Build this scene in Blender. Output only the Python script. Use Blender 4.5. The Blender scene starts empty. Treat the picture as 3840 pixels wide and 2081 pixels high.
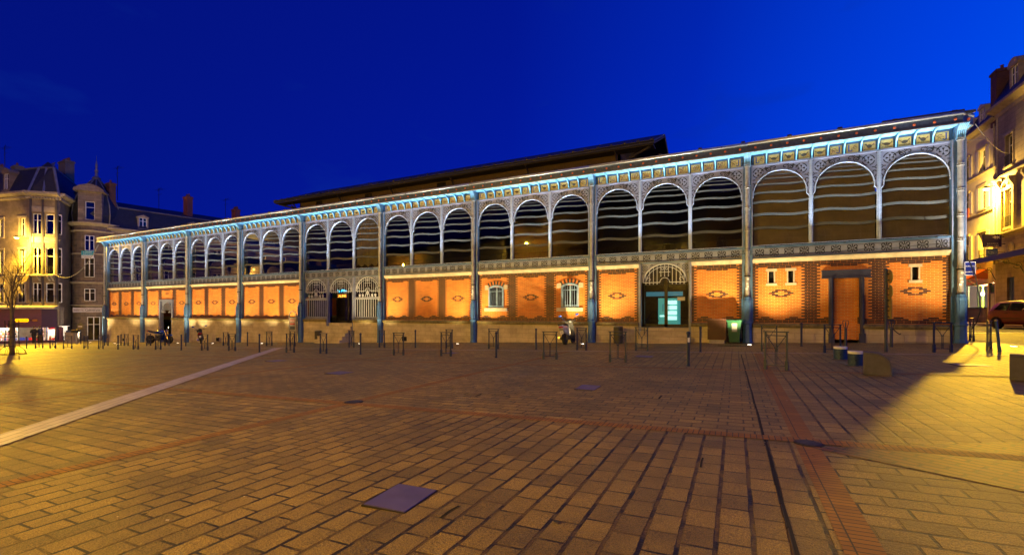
import bpy, math, random
from mathutils import Vector, Matrix
random.seed(7)
PI = math.pi
R = math.radians
SC = bpy.context.scene
COL = SC.collection
K = 0.0283                      # the square falls gently to the left
def gz(x): return K * x

# ------------------------------------------------------------ camera
cam = bpy.data.cameras.new('camera'); camo = bpy.data.objects.new('camera', cam); COL.objects.link(camo)
cam.sensor_width = 36; cam.lens = 36 * 1704 / 3840; cam.shift_y = 130.3 / 3840
cam.clip_start = .05; cam.clip_end = 2000
CX, CY, CZ = -8.81, -26.653, 1.3406
camo.location = (CX, CY, CZ); camo.rotation_euler = (R(90), 0, .456743)
SC.camera = camo
SC.view_settings.view_transform = 'Standard'; SC.view_settings.look = 'None'
SC.view_settings.exposure = 0.0; SC.view_settings.gamma = 1
# ------------------------------------------------------------ dusk sky
w = bpy.data.worlds.new('World'); SC.world = w; w.use_nodes = True
nt = w.node_tree; nt.nodes.clear()
def N(nt, t, **kw):
    n = nt.nodes.new(t)
    for k_, v in kw.items(): setattr(n, k_, v)
    return n
wo = N(nt, 'ShaderNodeOutputWorld'); bg = N(nt, 'ShaderNodeBackground')
tc = N(nt, 'ShaderNodeTexCoord')
dot = N(nt, 'ShaderNodeVectorMath', operation='DOT_PRODUCT')
dv = Vector((.93, .36, -.05)).normalized(); dot.inputs[1].default_value = dv
nt.links.new(tc.outputs['Generated'], dot.inputs[0])
cr = N(nt, 'ShaderNodeValToRGB')
mr = N(nt, 'ShaderNodeMapRange'); mr.inputs[1].default_value = -1; mr.inputs[2].default_value = 1
nt.links.new(dot.outputs['Value'], mr.inputs[0]); nt.links.new(mr.outputs[0], cr.inputs[0])
el = cr.color_ramp.elements
el[0].position = 0.0; el[0].color = (.0008, .006, .19, 1)
el[1].position = 1.0; el[1].color = (.0, .14, 1.0, 1)
for p, c in [(.25, (.0010, .0085, .29, 1)), (.45, (.0007, .0105, .36, 1)), (.62, (.0004, .024, .55, 1)), (.78, (.0, .062, .88, 1)), (.9, (.0, .11, 1.0, 1))]:
    e = el.new(p); e.color = c
# a little darker overhead, faint wisps of cloud
sep = N(nt, 'ShaderNodeSeparateXYZ'); nt.links.new(tc.outputs['Generated'], sep.inputs[0])
mz = N(nt, 'ShaderNodeMapRange'); mz.inputs[1].default_value = 0.05; mz.inputs[2].default_value = .8
mz.inputs[3].default_value = 1.08; mz.inputs[4].default_value = .6
nt.links.new(sep.outputs[2], mz.inputs[0])
ns = N(nt, 'ShaderNodeTexNoise'); ns.inputs['Scale'].default_value = 5; ns.inputs['Detail'].default_value = 6
mpn = N(nt, 'ShaderNodeMapping'); mpn.inputs['Scale'].default_value = (1, 1, 2.5)
nt.links.new(tc.outputs['Generated'], mpn.inputs[0]); nt.links.new(mpn.outputs[0], ns.inputs['Vector'])
mc = N(nt, 'ShaderNodeMapRange'); mc.inputs[1].default_value = .62; mc.inputs[2].default_value = .8
mc.inputs[3].default_value = 0; mc.inputs[4].default_value = .35
nt.links.new(ns.outputs[0], mc.inputs[0])
mx = N(nt, 'ShaderNodeMix', data_type='RGBA')
nt.links.new(mc.outputs[0], mx.inputs[0]); nt.links.new(cr.outputs[0], mx.inputs[6]); mx.inputs[7].default_value = (.004, .03, .32, 1)
nt.links.new(mx.outputs[2], bg.inputs[0]); nt.links.new(mz.outputs[0], bg.inputs[1]); nt.links.new(bg.outputs[0], wo.inputs[0])

# ------------------------------------------------------------ light helpers and tuned strengths
SODIUM = (1.0, .56, .015); AMBER = (1.0, .59, .05)
def lamp(kind, name, loc, energy, color, parent=None, size=.12, rot=(0, 0, 0), **kw):
    l = bpy.data.lights.new(name, kind); l.energy = energy; l.color = color
    if kind in ('POINT', 'SPOT'): l.shadow_soft_size = size
    for k_, v in kw.items(): setattr(l, k_, v)
    o = bpy.data.objects.new(name, l); COL.objects.link(o); o.location = loc; o.rotation_euler = rot
    if parent: o.parent = parent
    return o
P_LEFT, P_RIGHT, P_PLAZA, P_UP, P_STRIP = 15000, 17000, 21000, 2600, 300

# ------------------------------------------------------------ materials
MATS = {}
def base(name):
    m = bpy.data.materials.new(name); m.use_nodes = True
    n = m.node_tree; b = n.nodes['Principled BSDF']
    return m, n, b
def ocoord(n, mode='xyz'):
    t = N(n, 'ShaderNodeTexCoord')
    if mode == 'xyz': return t.outputs['Object']
    s = N(n, 'ShaderNodeSeparateXYZ'); n.links.new(t.outputs['Object'], s.inputs[0])
    c = N(n, 'ShaderNodeCombineXYZ')
    if mode == 'xz': n.links.new(s.outputs[0], c.inputs[0]); n.links.new(s.outputs[2], c.inputs[1])
    if mode == 'sz':
        a = N(n, 'ShaderNodeMath', operation='ADD'); n.links.new(s.outputs[0], a.inputs[0]); n.links.new(s.outputs[1], a.inputs[1])
        n.links.new(a.outputs[0], c.inputs[0]); n.links.new(s.outputs[2], c.inputs[1])
    return c.outputs[0]
def mat(name, col, rough=.6, metal=0, var=.25, scale=2.5, bump=.0, bscale=40, emit=0, ecol=None, spec=.5):
    if name in MATS: return MATS[name]
    m, n, b = base(name); v = ocoord(n)
    no = N(n, 'ShaderNodeTexNoise'); no.inputs['Scale'].default_value = scale; no.inputs['Detail'].default_value = 6; no.inputs['Roughness'].default_value = .65
    n.links.new(v, no.inputs['Vector'])
    r = N(n, 'ShaderNodeMapRange'); r.inputs[1].default_value = .3; r.inputs[2].default_value = .7
    r.inputs[3].default_value = 1 - var; r.inputs[4].default_value = 1 + var
    n.links.new(no.outputs[0], r.inputs[0])
    mu = N(n, 'ShaderNodeVectorMath', operation='SCALE'); mu.inputs[0].default_value = col[:3]
    n.links.new(r.outputs[0], mu.inputs['Scale']); n.links.new(mu.outputs[0], b.inputs['Base Color'])
    rr = N(n, 'ShaderNodeMapRange'); rr.inputs[1].default_value = .3; rr.inputs[2].default_value = .7
    rr.inputs[3].default_value = max(0, rough - .12); rr.inputs[4].default_value = min(1, rough + .12)
    n.links.new(no.outputs[0], rr.inputs[0]); n.links.new(rr.outputs[0], b.inputs['Roughness'])
    b.inputs['Metallic'].default_value = metal; b.inputs['Specular IOR Level'].default_value = spec
    if bump:
        n2 = N(n, 'ShaderNodeTexNoise'); n2.inputs['Scale'].default_value = bscale; n2.inputs['Detail'].default_value = 4
        n.links.new(v, n2.inputs['Vector']); bp = N(n, 'ShaderNodeBump'); bp.inputs['Strength'].default_value = bump; bp.inputs['Distance'].default_value = .02
        n.links.new(n2.outputs[0], bp.inputs['Height']); n.links.new(bp.outputs[0], b.inputs['Normal'])
    if emit:
        b.inputs['Emission Color'].default_value = (*(ecol or col)[:3], 1); b.inputs['Emission Strength'].default_value = emit
    MATS[name] = m; return m
def brickmat(name, c1, c2, cm, bw, bh, mort, mode='xz', rot=0, rough=.8, bump=.5, off=.5, dist=0.0, bias=0, stain=.25, grain=0, mvar=None, smooth=.1, sq=1, sqf=2, sx=1):
    if name in MATS: return MATS[name]
    m, n, b = base(name); v = ocoord(n, mode)
    mp = N(n, 'ShaderNodeMapping'); mp.inputs['Rotation'].default_value = (0, 0, rot); n.links.new(v, mp.inputs[0])
    vv = mp.outputs[0]
    if sx != 1:
        m2_ = N(n, 'ShaderNodeMapping'); m2_.inputs['Scale'].default_value = (sx, 1, 1); n.links.new(vv, m2_.inputs[0]); vv = m2_.outputs[0]
    if dist:
        nz = N(n, 'ShaderNodeTexNoise'); nz.inputs['Scale'].default_value = 5; nz.inputs['Detail'].default_value = 3
        n.links.new(vv, nz.inputs['Vector'])
        s0 = N(n, 'ShaderNodeVectorMath', operation='SUBTRACT'); n.links.new(nz.outputs['Color'], s0.inputs[0]); s0.inputs[1].default_value = (.5, .5, .5)
        s1 = N(n, 'ShaderNodeVectorMath', operation='SCALE'); n.links.new(s0.outputs[0], s1.inputs[0]); s1.inputs['Scale'].default_value = dist
        s2 = N(n, 'ShaderNodeVectorMath', operation='ADD'); n.links.new(vv, s2.inputs[0]); n.links.new(s1.outputs[0], s2.inputs[1]); vv = s2.outputs[0]
    bt = N(n, 'ShaderNodeTexBrick', offset=off, squash=sq, squash_frequency=sqf); n.links.new(vv, bt.inputs['Vector'])
    bt.inputs['Color1'].default_value = (*c1, 1); bt.inputs['Color2'].default_value = (*c2, 1); bt.inputs['Mortar'].default_value = (*cm, 1)
    bt.inputs['Scale'].default_value = 1; bt.inputs['Brick Width'].default_value = bw; bt.inputs['Row Height'].default_value = bh
    bt.inputs['Mortar Size'].default_value = mort; bt.inputs['Mortar Smooth'].default_value = smooth; bt.inputs['Bias'].default_value = bias
    no = N(n, 'ShaderNodeTexNoise'); no.inputs['Scale'].default_value = .9; no.inputs['Detail'].default_value = 8; no.inputs['Roughness'].default_value = .7
    n.links.new(v, no.inputs['Vector'])
    r = N(n, 'ShaderNodeMapRange'); r.inputs[1].default_value = .3; r.inputs[2].default_value = .7; r.inputs[3].default_value = 1 - stain; r.inputs[4].default_value = 1 + stain * .8
    n.links.new(no.outputs[0], r.inputs[0])
    mu = N(n, 'ShaderNodeVectorMath', operation='SCALE'); n.links.new(r.outputs[0], mu.inputs['Scale'])
    src = bt.outputs['Color']
    if mvar:      # mortar wanders between two colours (sand and black gaps)
        nm = N(n, 'ShaderNodeTexNoise'); nm.inputs['Scale'].default_value = 3.6; nm.inputs['Detail'].default_value = 5
        n.links.new(v, nm.inputs['Vector'])
        rm = N(n, 'ShaderNodeMapRange'); rm.inputs[1].default_value = .45; rm.inputs[2].default_value = .56; n.links.new(nm.outputs[0], rm.inputs[0])
        mm = N(n, 'ShaderNodeMix', data_type='RGBA'); mm.inputs[6].default_value = (*cm, 1); mm.inputs[7].default_value = (*mvar, 1)
        n.links.new(rm.outputs[0], mm.inputs[0]); n.links.new(mm.outputs[2], bt.inputs['Mortar'])
    if grain:
        ng = N(n, 'ShaderNodeTexNoise'); ng.inputs['Scale'].default_value = 130; ng.inputs['Detail'].default_value = 2
        n.links.new(v, ng.inputs['Vector'])
        rg = N(n, 'ShaderNodeMapRange'); rg.inputs[1].default_value = .35; rg.inputs[2].default_value = .65; rg.inputs[3].default_value = 1 - grain; rg.inputs[4].default_value = 1 + grain
        n.links.new(ng.outputs[0], rg.inputs[0])
        mg = N(n, 'ShaderNodeVectorMath', operation='SCALE'); n.links.new(src, mg.inputs[0]); n.links.new(rg.outputs[0], mg.inputs['Scale']); src = mg.outputs[0]
    n.links.new(src, mu.inputs[0]); n.links.new(mu.outputs[0], b.inputs['Base Color'])
    b.inputs['Roughness'].default_value = rough
    iv = N(n, 'ShaderNodeMath', operation='SUBTRACT'); iv.inputs[0].default_value = 1; n.links.new(bt.outputs['Fac'], iv.inputs[1])
    nb = N(n, 'ShaderNodeTexNoise'); nb.inputs['Scale'].default_value = 45; nb.inputs['Detail'].default_value = 5; n.links.new(v, nb.inputs['Vector'])
    ad = N(n, 'ShaderNodeMath', operation='MULTIPLY_ADD'); n.links.new(nb.outputs[0], ad.inputs[0]); ad.inputs[1].default_value = .35; n.links.new(iv.outputs[0], ad.inputs[2])
    bp = N(n, 'ShaderNodeBump'); bp.inputs['Strength'].default_value = bump; bp.inputs['Distance'].default_value = .012 if not grain else .03
    n.links.new(ad.outputs[0], bp.inputs['Height']); n.links.new(bp.outputs[0], b.inputs['Normal'])
    MATS[name] = m; return m
def glassmat(name, tint=(.5, .5, .5), f0=1.5, rough=.02, boost=0.0):
    if name in MATS: return MATS[name]
    m, n, b = base(name); n.nodes.remove(b); out = n.nodes['Material Output']
    tr = N(n, 'ShaderNodeBsdfTransparent'); tr.inputs[0].default_value = (*tint, 1)
    gl = N(n, 'ShaderNodeBsdfGlossy'); gl.inputs['Roughness'].default_value = rough; gl.inputs[0].default_value = (.9, .92, .95, 1)
    fr = N(n, 'ShaderNodeFresnel'); fr.inputs[0].default_value = f0
    ad = N(n, 'ShaderNodeMath', operation='ADD', use_clamp=True); n.links.new(fr.outputs[0], ad.inputs[0]); ad.inputs[1].default_value = boost
    nz = N(n, 'ShaderNodeTexNoise'); nz.inputs['Scale'].default_value = .8; n.links.new(ocoord(n), nz.inputs['Vector'])
    bp = N(n, 'ShaderNodeBump'); bp.inputs['Strength'].default_value = .04; bp.inputs['Distance'].default_value = .1
    n.links.new(nz.outputs[0], bp.inputs['Height']); n.links.new(bp.outputs[0], gl.inputs['Normal'])
    mx = N(n, 'ShaderNodeMixShader'); n.links.new(ad.outputs[0], mx.inputs[0]); n.links.new(tr.outputs[0], mx.inputs[1]); n.links.new(gl.outputs[0], mx.inputs[2])
    n.links.new(mx.outputs[0], out.inputs[0]); MATS[name] = m; return m

BRICK = brickmat('orange_brick', (.74, .215, .016), (.61, .15, .011), (.62, .40, .12), .265, .0765, .0085, bump=.6, stain=.22)
DARKBRICK = mat('glazed_dark_brick', (.028, .024, .02), .5, var=.5, scale=5)
STONE = brickmat('ashlar_stone', (.52, .43, .26), (.43, .35, .21), (.24, .18, .1), .85, .29, .006, mode='sz', bump=.5, stain=.35)
CORN = mat('cream_stone', (.55, .47, .32), .8, var=.25, bump=.4, bscale=12)
MOSS = mat('mossy_coping', (.17, .135, .05), .9, var=.5, scale=6, bump=.5, bscale=20)
STEEL = mat('grey_lilac_paint', (.20, .22, .31), .42, .15, var=.2, scale=3); STEELF = mat('pale_blue_grey_paint', (.32, .37, .47), .4, .15, var=.12, scale=3)
STEELB = mat('blue_grey_paint', (.085, .16, .27), .4, .1, var=.25, scale=4)
BLUEP = mat('column_blue_paint', (.05, .13, .30), .38, .1, var=.25, scale=6)
PIPE = mat('zinc_downpipe', (.33, .33, .31), .45, .4, var=.3, scale=6)
VOID = mat('pierced_opening', (.006, .006, .008), .9, var=0)
TILEC = mat('cream_frieze_tile', (.52, .37, .11), .4, var=.3, scale=20)
TILED = mat('frieze_tile_drawing', (.06, .04, .02), .5, var=.3)
TILEP = mat('frieze_tile_purple', (.22, .03, .09), .5)
LBLUE = mat('frieze_letter_blue', (.015, .05, .22), .5)
SOFF = mat('eave_blue_paint', (.16, .44, .66), .45, var=.15)
FASC = mat('fascia_dark_blue', (.045, .07, .13), .45, .2, var=.4, scale=7)
ROSE = mat('terracotta_rosette', (.55, .12, .04), .5)
ZINC = mat('zinc_gutter', (.42, .40, .34), .35, .5, var=.2)
SLATE = brickmat('slate_roof', (.028, .03, .038), (.018, .02, .027), (.01, .01, .012), .24, .14, .006, mode='sz', bump=.6, rough=.55)
LANT = mat('lantern_boards', (.085, .052, .022), .85, var=.35, scale=6)
DARKW = mat('dark_wood', (.03, .022, .014), .8, var=.4)
INT = mat('hall_interior', (.05, .04, .03), .9, var=.4)
NAVY = mat('navy_street_paint', (.018, .028, .075), .4, .2, var=.3, scale=12)
GLASS = glassmat('hall_glass', (.7, .7, .68), 1.42, .015, .0)
WGLASS = glassmat('window_glass', (.10, .10, .11), 1.5, .04, .05)
SHOPG = glassmat('shop_glass', (.9, .9, .9), 1.4, .02)
STRIPE = mat('frosted_stripe', (.08, .084, .08), .9, var=.06, spec=0)
WHITE = mat('white_paint', (.72, .72, .70), .55, var=.1)
BLACK = mat('black_plastic', (.015, .015, .016), .5, var=.3)
RUBBER = mat('tyre_rubber', (.012, .012, .012), .8)
CHROME = mat('chrome', (.6, .6, .6), .15, 1, var=.05)
IRON = mat('wrought_iron', (.02, .02, .022), .5, .6)
def emat(name, col, s): return mat(name, col, .5, var=0, emit=s)

# ------------------------------------------------------------ mesh builder
class MB:
    def __init__(s): s.v = []; s.f = []; s.m = []; s.T = None
    def add(s, vs, fs, m=0):
        o = len(s.v)
        if s.T is not None: vs = [tuple(s.T @ Vector(p)) for p in vs]
        s.v += [tuple(p) for p in vs]; s.f += [tuple(i + o for i in f) for f in fs]; s.m += [m] * len(fs)
    def box(s, x0, x1, y0, y1, z0, z1, m=0):
        s.add([(x0, y0, z0), (x1, y0, z0), (x1, y1, z0), (x0, y1, z0), (x0, y0, z1), (x1, y0, z1), (x1, y1, z1), (x0, y1, z1)],
              [(0, 3, 2, 1), (4, 5, 6, 7), (0, 1, 5, 4), (1, 2, 6, 5), (2, 3, 7, 6), (3, 0, 4, 7)], m)
    def face(s, pts, m=0): s.add(pts, [tuple(range(len(pts)))], m)
    def prism(s, pts, d, m=0):           # closed 3D outline swept by vector d
        n = len(pts); d = Vector(d); q = [Vector(p) for p in pts]
        s.add(q + [p + d for p in q], [tuple(range(n))[::-1], tuple(range(n, 2 * n))] + [(i, (i + 1) % n, n + (i + 1) % n, n + i) for i in range(n)], m)
    def tube(s, pts, r, n=6, m=0, cap=True):
        pts = [Vector(p) for p in pts]; rs = r if isinstance(r, (list, tuple)) else [r] * len(pts)
        vs = []; fs = []
        for i, p in enumerate(pts):
            a = pts[max(0, i - 1)]; b = pts[min(len(pts) - 1, i + 1)]; t = (b - a)
            if t.length < 1e-9: t = Vector((0, 0, 1))
            t.normalize(); u = Vector((0, 0, 1)) if abs(t.z) < .9 else Vector((0, 1, 0))
            u = (u - t * u.dot(t)).normalized(); w_ = t.cross(u)
            for k_ in range(n):
                an = 2 * PI * k_ / n; vs.append(p + (u * math.cos(an) + w_ * math.sin(an)) * rs[i])
        for i in range(len(pts) - 1):
            for k_ in range(n): fs.append((i * n + k_, i * n + (k_ + 1) % n, (i + 1) * n + (k_ + 1) % n, (i + 1) * n + k_))
        if cap: fs.append(tuple(range(n))[::-1]); fs.append(tuple(range((len(pts) - 1) * n, len(pts) * n)))
        s.add(vs, fs, m)
    def lathe(s, prof, n=16, c=(0, 0, 0), m=0, axis='z', a0=0, sy=1):
        vs = []; fs = []
        for (r, h) in prof:
            for k_ in range(n):
                a = a0 + 2 * PI * k_ / n; x, y = r * math.cos(a), r * math.sin(a) * sy
                p = (x, y, h) if axis == 'z' else ((h, x, y) if axis == 'x' else (x, h, y))
                vs.append((p[0] + c[0], p[1] + c[1], p[2] + c[2]))
        for i in range(len(prof) - 1):
            for k_ in range(n): fs.append((i * n + k_, i * n + (k_ + 1) % n, (i + 1) * n + (k_ + 1) % n, (i + 1) * n + k_))
        fs.append(tuple(range(n))[::-1]); fs.append(tuple(range((len(prof) - 1) * n, len(prof) * n)))
        s.add(vs, fs, m)
    def ell(s, c, r, n=12, m=0, k=7):
        s.lathe([(max(1e-3, math.sin(PI * i / k)) , -math.cos(PI * i / k)) for i in range(k + 1)], n, (0, 0, 0), m)
        cnt = n * (k + 1)
        for i in range(len(s.v) - cnt, len(s.v)):
            p = s.v[i]; q = (p[0] * r[0] + c[0], p[1] * r[1] + c[1], p[2] * r[2] + c[2]); s.v[i] = q
    def ribbon(s, pts, wd, y, m=0, wd2=None):   # flat stroke in the xz plane at depth y
        vs = []; fs = []; n = len(pts)
        for i, p in enumerate(pts):
            a = pts[max(0, i - 1)]; b = pts[min(n - 1, i + 1)]; dx, dz = b[0] - a[0], b[1] - a[1]; L = math.hypot(dx, dz) or 1
            ww = wd if wd2 is None else wd + (wd2 - wd) * i / (n - 1)
            nx, nz = -dz / L * ww / 2, dx / L * ww / 2
            vs += [(p[0] + nx, y, p[1] + nz), (p[0] - nx, y, p[1] - nz)]
        for i in range(n - 1): fs.append((2 * i, 2 * i + 1, 2 * i + 3, 2 * i + 2))
        s.add(vs, fs, m)
    def wall(s, x0, x1, z0, z1, holes=(), y=0, t=.3, m=0, mr=None, z0f=None):   # vertical wall at depth y with openings (x0,x1,z0,z1)
        xs = sorted(set([x0, x1] + [min(max(h[i], x0), x1) for h in holes for i in (0, 1)]))
        zs = sorted(set([z0, z1] + [min(max(h[i], z0), z1) for h in holes for i in (2, 3)]))
        for a, b in zip(xs, xs[1:]):
            for c, d in zip(zs, zs[1:]):
                mx_, mz_ = (a + b) / 2, (c + d) / 2
                if any(h[0] < mx_ < h[1] and h[2] < mz_ < h[3] for h in holes): continue
                s.face([(a, y, c), (b, y, c), (b, y, d), (a, y, d)], m); s.face([(a, y + t, c), (a, y + t, d), (b, y + t, d), (b, y + t, c)], m)
        for h in list(holes) + [(x0, x1, z0, z1)]:
            a, b, c, d = max(h[0], x0), min(h[1], x1), max(h[2], z0), min(h[3], z1); q = m if mr is None else mr
            s.face([(a, y, c), (a, y + t, c), (a, y + t, d), (a, y, d)], q); s.face([(b, y, c), (b, y, d), (b, y + t, d), (b, y + t, c)], q)
            s.face([(a, y, d), (a, y + t, d), (b, y + t, d), (b, y, d)], q); s.face([(a, y, c), (b, y, c), (b, y + t, c), (a, y + t, c)], q)
    def mesh(s, name, mats, smooth=False):
        me = bpy.data.meshes.new(name); me.from_pydata(s.v, [], s.f)
        for mt in (mats if isinstance(mats, (list, tuple)) else [mats]): me.materials.append(mt)
        me.polygons.foreach_set('material_index', s.m)
        if smooth: me.polygons.foreach_set('use_smooth', [True] * len(s.f))
        me.update(); return me
    def build(s, name, mats, parent=None, loc=(0, 0, 0), rz=0, smooth=False, world=False):
        return link(name, s.mesh(name, mats, smooth), parent, loc, rz, world)
def link(name, me, parent=None, loc=(0, 0, 0), rz=0, world=False):
    o = bpy.data.objects.new(name, me); COL.objects.link(o)
    if parent is not None:
        o.parent = parent
        if world:
            r = root_of(parent); o.location = Vector(loc) - r.location if parent == r else Vector(loc) - r.location - parent.location
            o.rotation_euler = (0, 0, rz); return o
    o.location = loc; o.rotation_euler = (0, 0, rz); return o
def root_of(o):
    while o.parent: o = o.parent
    return o
def tag(o, label=None, cat=None, group=None, kind=None):
    if label: o['label'] = label
    if cat: o['category'] = cat
    if group: o['group'] = group
    if kind: o['kind'] = kind
    return o
def thing(name, label, cat, loc=(0, 0, 0), rz=0, group=None):
    o = bpy.data.objects.new(name, None); o.empty_display_size = .3; COL.objects.link(o); o.location = loc; o.rotation_euler = (0, 0, rz)
    return tag(o, label, cat, group)
def clone(o, parent=None, loc=None, rz=None, label=None):
    c = o.copy(); COL.objects.link(c)
    if parent is not None: c.parent = parent
    if loc is not None: c.location = loc
    if rz is not None: c.rotation_euler = (0, 0, rz)
    if label: c['label'] = label
    for ch in list(o.children): clone(ch, c)
    return c
FONTC = {}
def text_mesh(s, size, ext=.006, shear=0, align='CENTER', space=1):
    cu = bpy.data.curves.new('t', 'FONT'); cu.body = s; cu.size = size; cu.extrude = ext; cu.shear = shear; cu.align_x = align; cu.resolution_u = 3; cu.space_character = space
    o = bpy.data.objects.new('t', cu); COL.objects.link(o); bpy.context.view_layer.update()
    me = bpy.data.meshes.new_from_object(o.evaluated_get(bpy.context.evaluated_depsgraph_get())); bpy.data.objects.remove(o)
    me.transform(Matrix.Rotation(R(90), 4, 'X')); return me
def text(name, s, size, mt, parent, loc, rz=0, **kw):
    me = text_mesh(s, size, **kw); me.materials.clear(); me.materials.append(mt); me.name = name
    return link(name, me, parent, loc, rz)
def arc(cx_, cz, r, a0, a1, n=12): return [(cx_ + r * math.cos(R(a0 + (a1 - a0) * i / n)), cz + r * math.sin(R(a0 + (a1 - a0) * i / n))) for i in range(n + 1)]
def spiral(cx_, cz, r0, r1, a0, a1, n=14):
    return [(cx_ + (r0 + (r1 - r0) * i / n) * math.cos(R(a0 + (a1 - a0) * i / n)), cz + (r0 + (r1 - r0) * i / n) * math.sin(R(a0 + (a1 - a0) * i / n))) for i in range(n + 1)]
# ------------------------------------------------------------ ground
def sheet(name, poly, m, off, kind='structure', label=None):
    mb = MB(); mb.face([(x, y, gz(x) + off) for x, y in poly], 0); o = mb.build(name, m); tag(o, kind=kind); return o
PV = dict(mort=.019, mvar=(.008, .006, .003), dist=.020, bump=1.0, rough=.6, stain=.46, grain=.6, off=.38, smooth=.3, sx=1.45)
PA, PB, PM = (.235, .160, .032), (.135, .092, .020), (.10, .062, .008)
def pav(name, rot, bw=.315, bh=.235, **k):
    d = dict(PV); d.update(k); return brickmat(name, PA, PB, PM, bw * 1.45, bh, d.pop('mort'), mode='xyz', rot=rot, **d)
PAVV = pav('granite_setts_lengthwise', R(90)); PAVH = pav('granite_setts_crosswise', 0, bw=.33, bh=.225)
PAVS = pav('granite_setts_stack', R(90), off=.08, bw=.31, bh=.25)
OBR = dict(mort=.006, bump=.6, rough=.7, stain=.3, dist=.006, off=0)
OB_Y = brickmat('orange_paver_band_y', (.26, .115, .006), (.18, .075, .004), (.03, .02, .01), .30, .068, **OBR, mode='xyz', rot=0)
OB_X = brickmat('orange_paver_band_x', (.26, .115, .006), (.18, .075, .004), (.03, .02, .01), .30, .068, **OBR, mode='xyz', rot=R(90))
OB_D = brickmat('orange_paver_herringbone', (.15, .05, .006), (.075, .026, .004), (.012, .01, .006), .34, .11, mort=.017, bump=.8, rough=.6, stain=.3, off=.5, mode='xyz', rot=R(38))
LILAC = brickmat('lilac_granite', (.36, .31, .35), (.29, .25, .29), (.05, .04, .035), .55, .165, mort=.008, bump=.4, rough=.55, stain=.15, mode='xyz', rot=R(135 - 90))
LILAC2 = mat('lilac_granite_line', (.33, .28, .33), .6, var=.25, scale=4, bump=.2)
ASPH = mat('asphalt_road', (.045, .042, .04), .8, var=.3, scale=4, bump=.5, bscale=60)
KERB = mat('granite_kerb', (.26, .24, .21), .75, var=.2, bump=.3)
sheet('ground', [(-420, -400), (400, -400), (400, 500), (-420, 500)], mat('pavement_base', (.11, .095, .075), .85, var=.3, bump=.4), -.012)
XL = [1.25, -.5, -8.05, -15.62, -23.15, -30.65, -38.15, -45.65, -53.15, -60.65, -68.15, -76, -100]
YL = [-50, -42.6, -35.1, -27.6, -20.1, -12.7, -5.9, .05, 9]
XL = [1.27, -8.05, -15.62, -23.15, -30.65, -38.15, -45.65, -53.15, -60.65, -68.15, -80]
for i in range(len(XL) - 1):
    for j in range(len(YL) - 1):
        if YL[j] >= 0 and XL[i + 1] > -76: continue
        par = (i + j) % 2
        m = PAVV if par == 0 else PAVH
        if i == 0 and j >= 4: m = PAVS if par == 1 else PAVH
        if i == 0 and j == 4: m = PAVS
        if i == 0 and j == 3: m = PAVH
        sheet('plaza_paving', [(XL[i + 1], YL[j]), (XL[i], YL[j]), (XL[i], YL[j + 1]), (XL[i + 1], YL[j + 1])], m, 0)
for x in XL[1:-1]: sheet('orange_brick_band', [(x - .12, -50), (x + .12, -50), (x + .12, -6.9), (x - .12, -6.9)], OB_Y, .004)
for y in (-42.6, -35.1, -27.6, -20.1, -12.7): sheet('orange_brick_band', [(-80, y - .11), (-.4, y - .11), (-.4, y + .11), (-80, y + .11)], OB_X, .008)
def strip(a, b, wd, m, off, name):
    a = Vector(a); b = Vector(b); t = (b - a).normalized(); n_ = Vector((-t.y, t.x)) * wd / 2
    return sheet(name, [tuple(a + n_), tuple(a - n_), tuple(b - n_), tuple(b + n_)][::-1], m, off)
strip((-35.9, -6.5), (-14, -28.4), .52, LILAC, .012, 'lilac_granite_strip')
strip((-80, -6.85), (1.2, -6.85), .14, LILAC2, .016, 'lilac_granite_line')
# herringbone brick fan on the right
sheet('orange_brick_fan', [(-8.02, -20.42), (-5.2, -22.1), (-2, -24.2), (1.2, -24.6), (1.2, -15.7), (-2.6, -17.6), (-5.6, -19.2)], OB_D, .006)
# slot drain: a dark groove with two iron lips
mb = MB()
for k_ in range(40):
    y0 = -26 + k_ * .46; dx = .004 * math.sin(k_ * 1.3)
    x0 = -8.42 - .0105 * (y0 + 26) + dx; x1 = -8.42 - .0105 * (y0 + .46 + 26) + .004 * math.sin((k_ + 1) * 1.3)
    mb.face([(x0 - .014, y0, gz(x0) + .005), (x0 + .014, y0, gz(x0) + .005), (x1 + .014, y0 + .46, gz(x1) + .005), (x1 - .014, y0 + .46, gz(x1) + .005)], 0)
    mb.box(x0 - .022, x0 - .015, y0, y0 + .45, gz(x0) - .01, gz(x0) + .009, 1)
o = mb.build('slot_drain', [mat('drain_void', (.004, .003, .002), .95, var=0), mat('drain_iron', (.03, .022, .015), .6, .5)])
tag(o, 'dark narrow slot drain running beside the wide orange brick band', 'drain')
# gaps where the jointing has washed out
def crack(pts, wd, off=.006):
    mb = MB()
    for (x0, y0), (x1, y1) in zip(pts, pts[1:]):
        L = math.hypot(x1 - x0, y1 - y0) or 1; nx, ny = -(y1 - y0) / L * wd / 2, (x1 - x0) / L * wd / 2
        mb.face([(x0 + nx, y0 + ny, gz(x0) + off), (x0 - nx, y0 - ny, gz(x0) + off), (x1 - nx, y1 - ny, gz(x1) + off), (x1 + nx, y1 + ny, gz(x1) + off)])
    return mb
mb = MB()
for pts, wd in [([(-10.93, -23.64), (-10.94, -23.5), (-10.92, -23.38)], .022), ([(-9.13, -21.6), (-9.135, -21.4), (-9.13, -21.25)], .02),
                ([(-14.2, -18.4), (-13.3, -18.35), (-12.9, -18.4)], .03), ([(-13.6, -18.36), (-13.6, -18.6)], .03),
                ([(-10.9, -17.8), (-10.1, -17.8), (-10.1, -17.4)], .035), ([(-11.6, -15.6), (-10.3, -15.6)], .03)]:
    q = crack(pts, wd); mb.add(q.v, q.f)
tag(mb.build('washed_out_joints', MATS['drain_void']), kind='structure')
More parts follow.
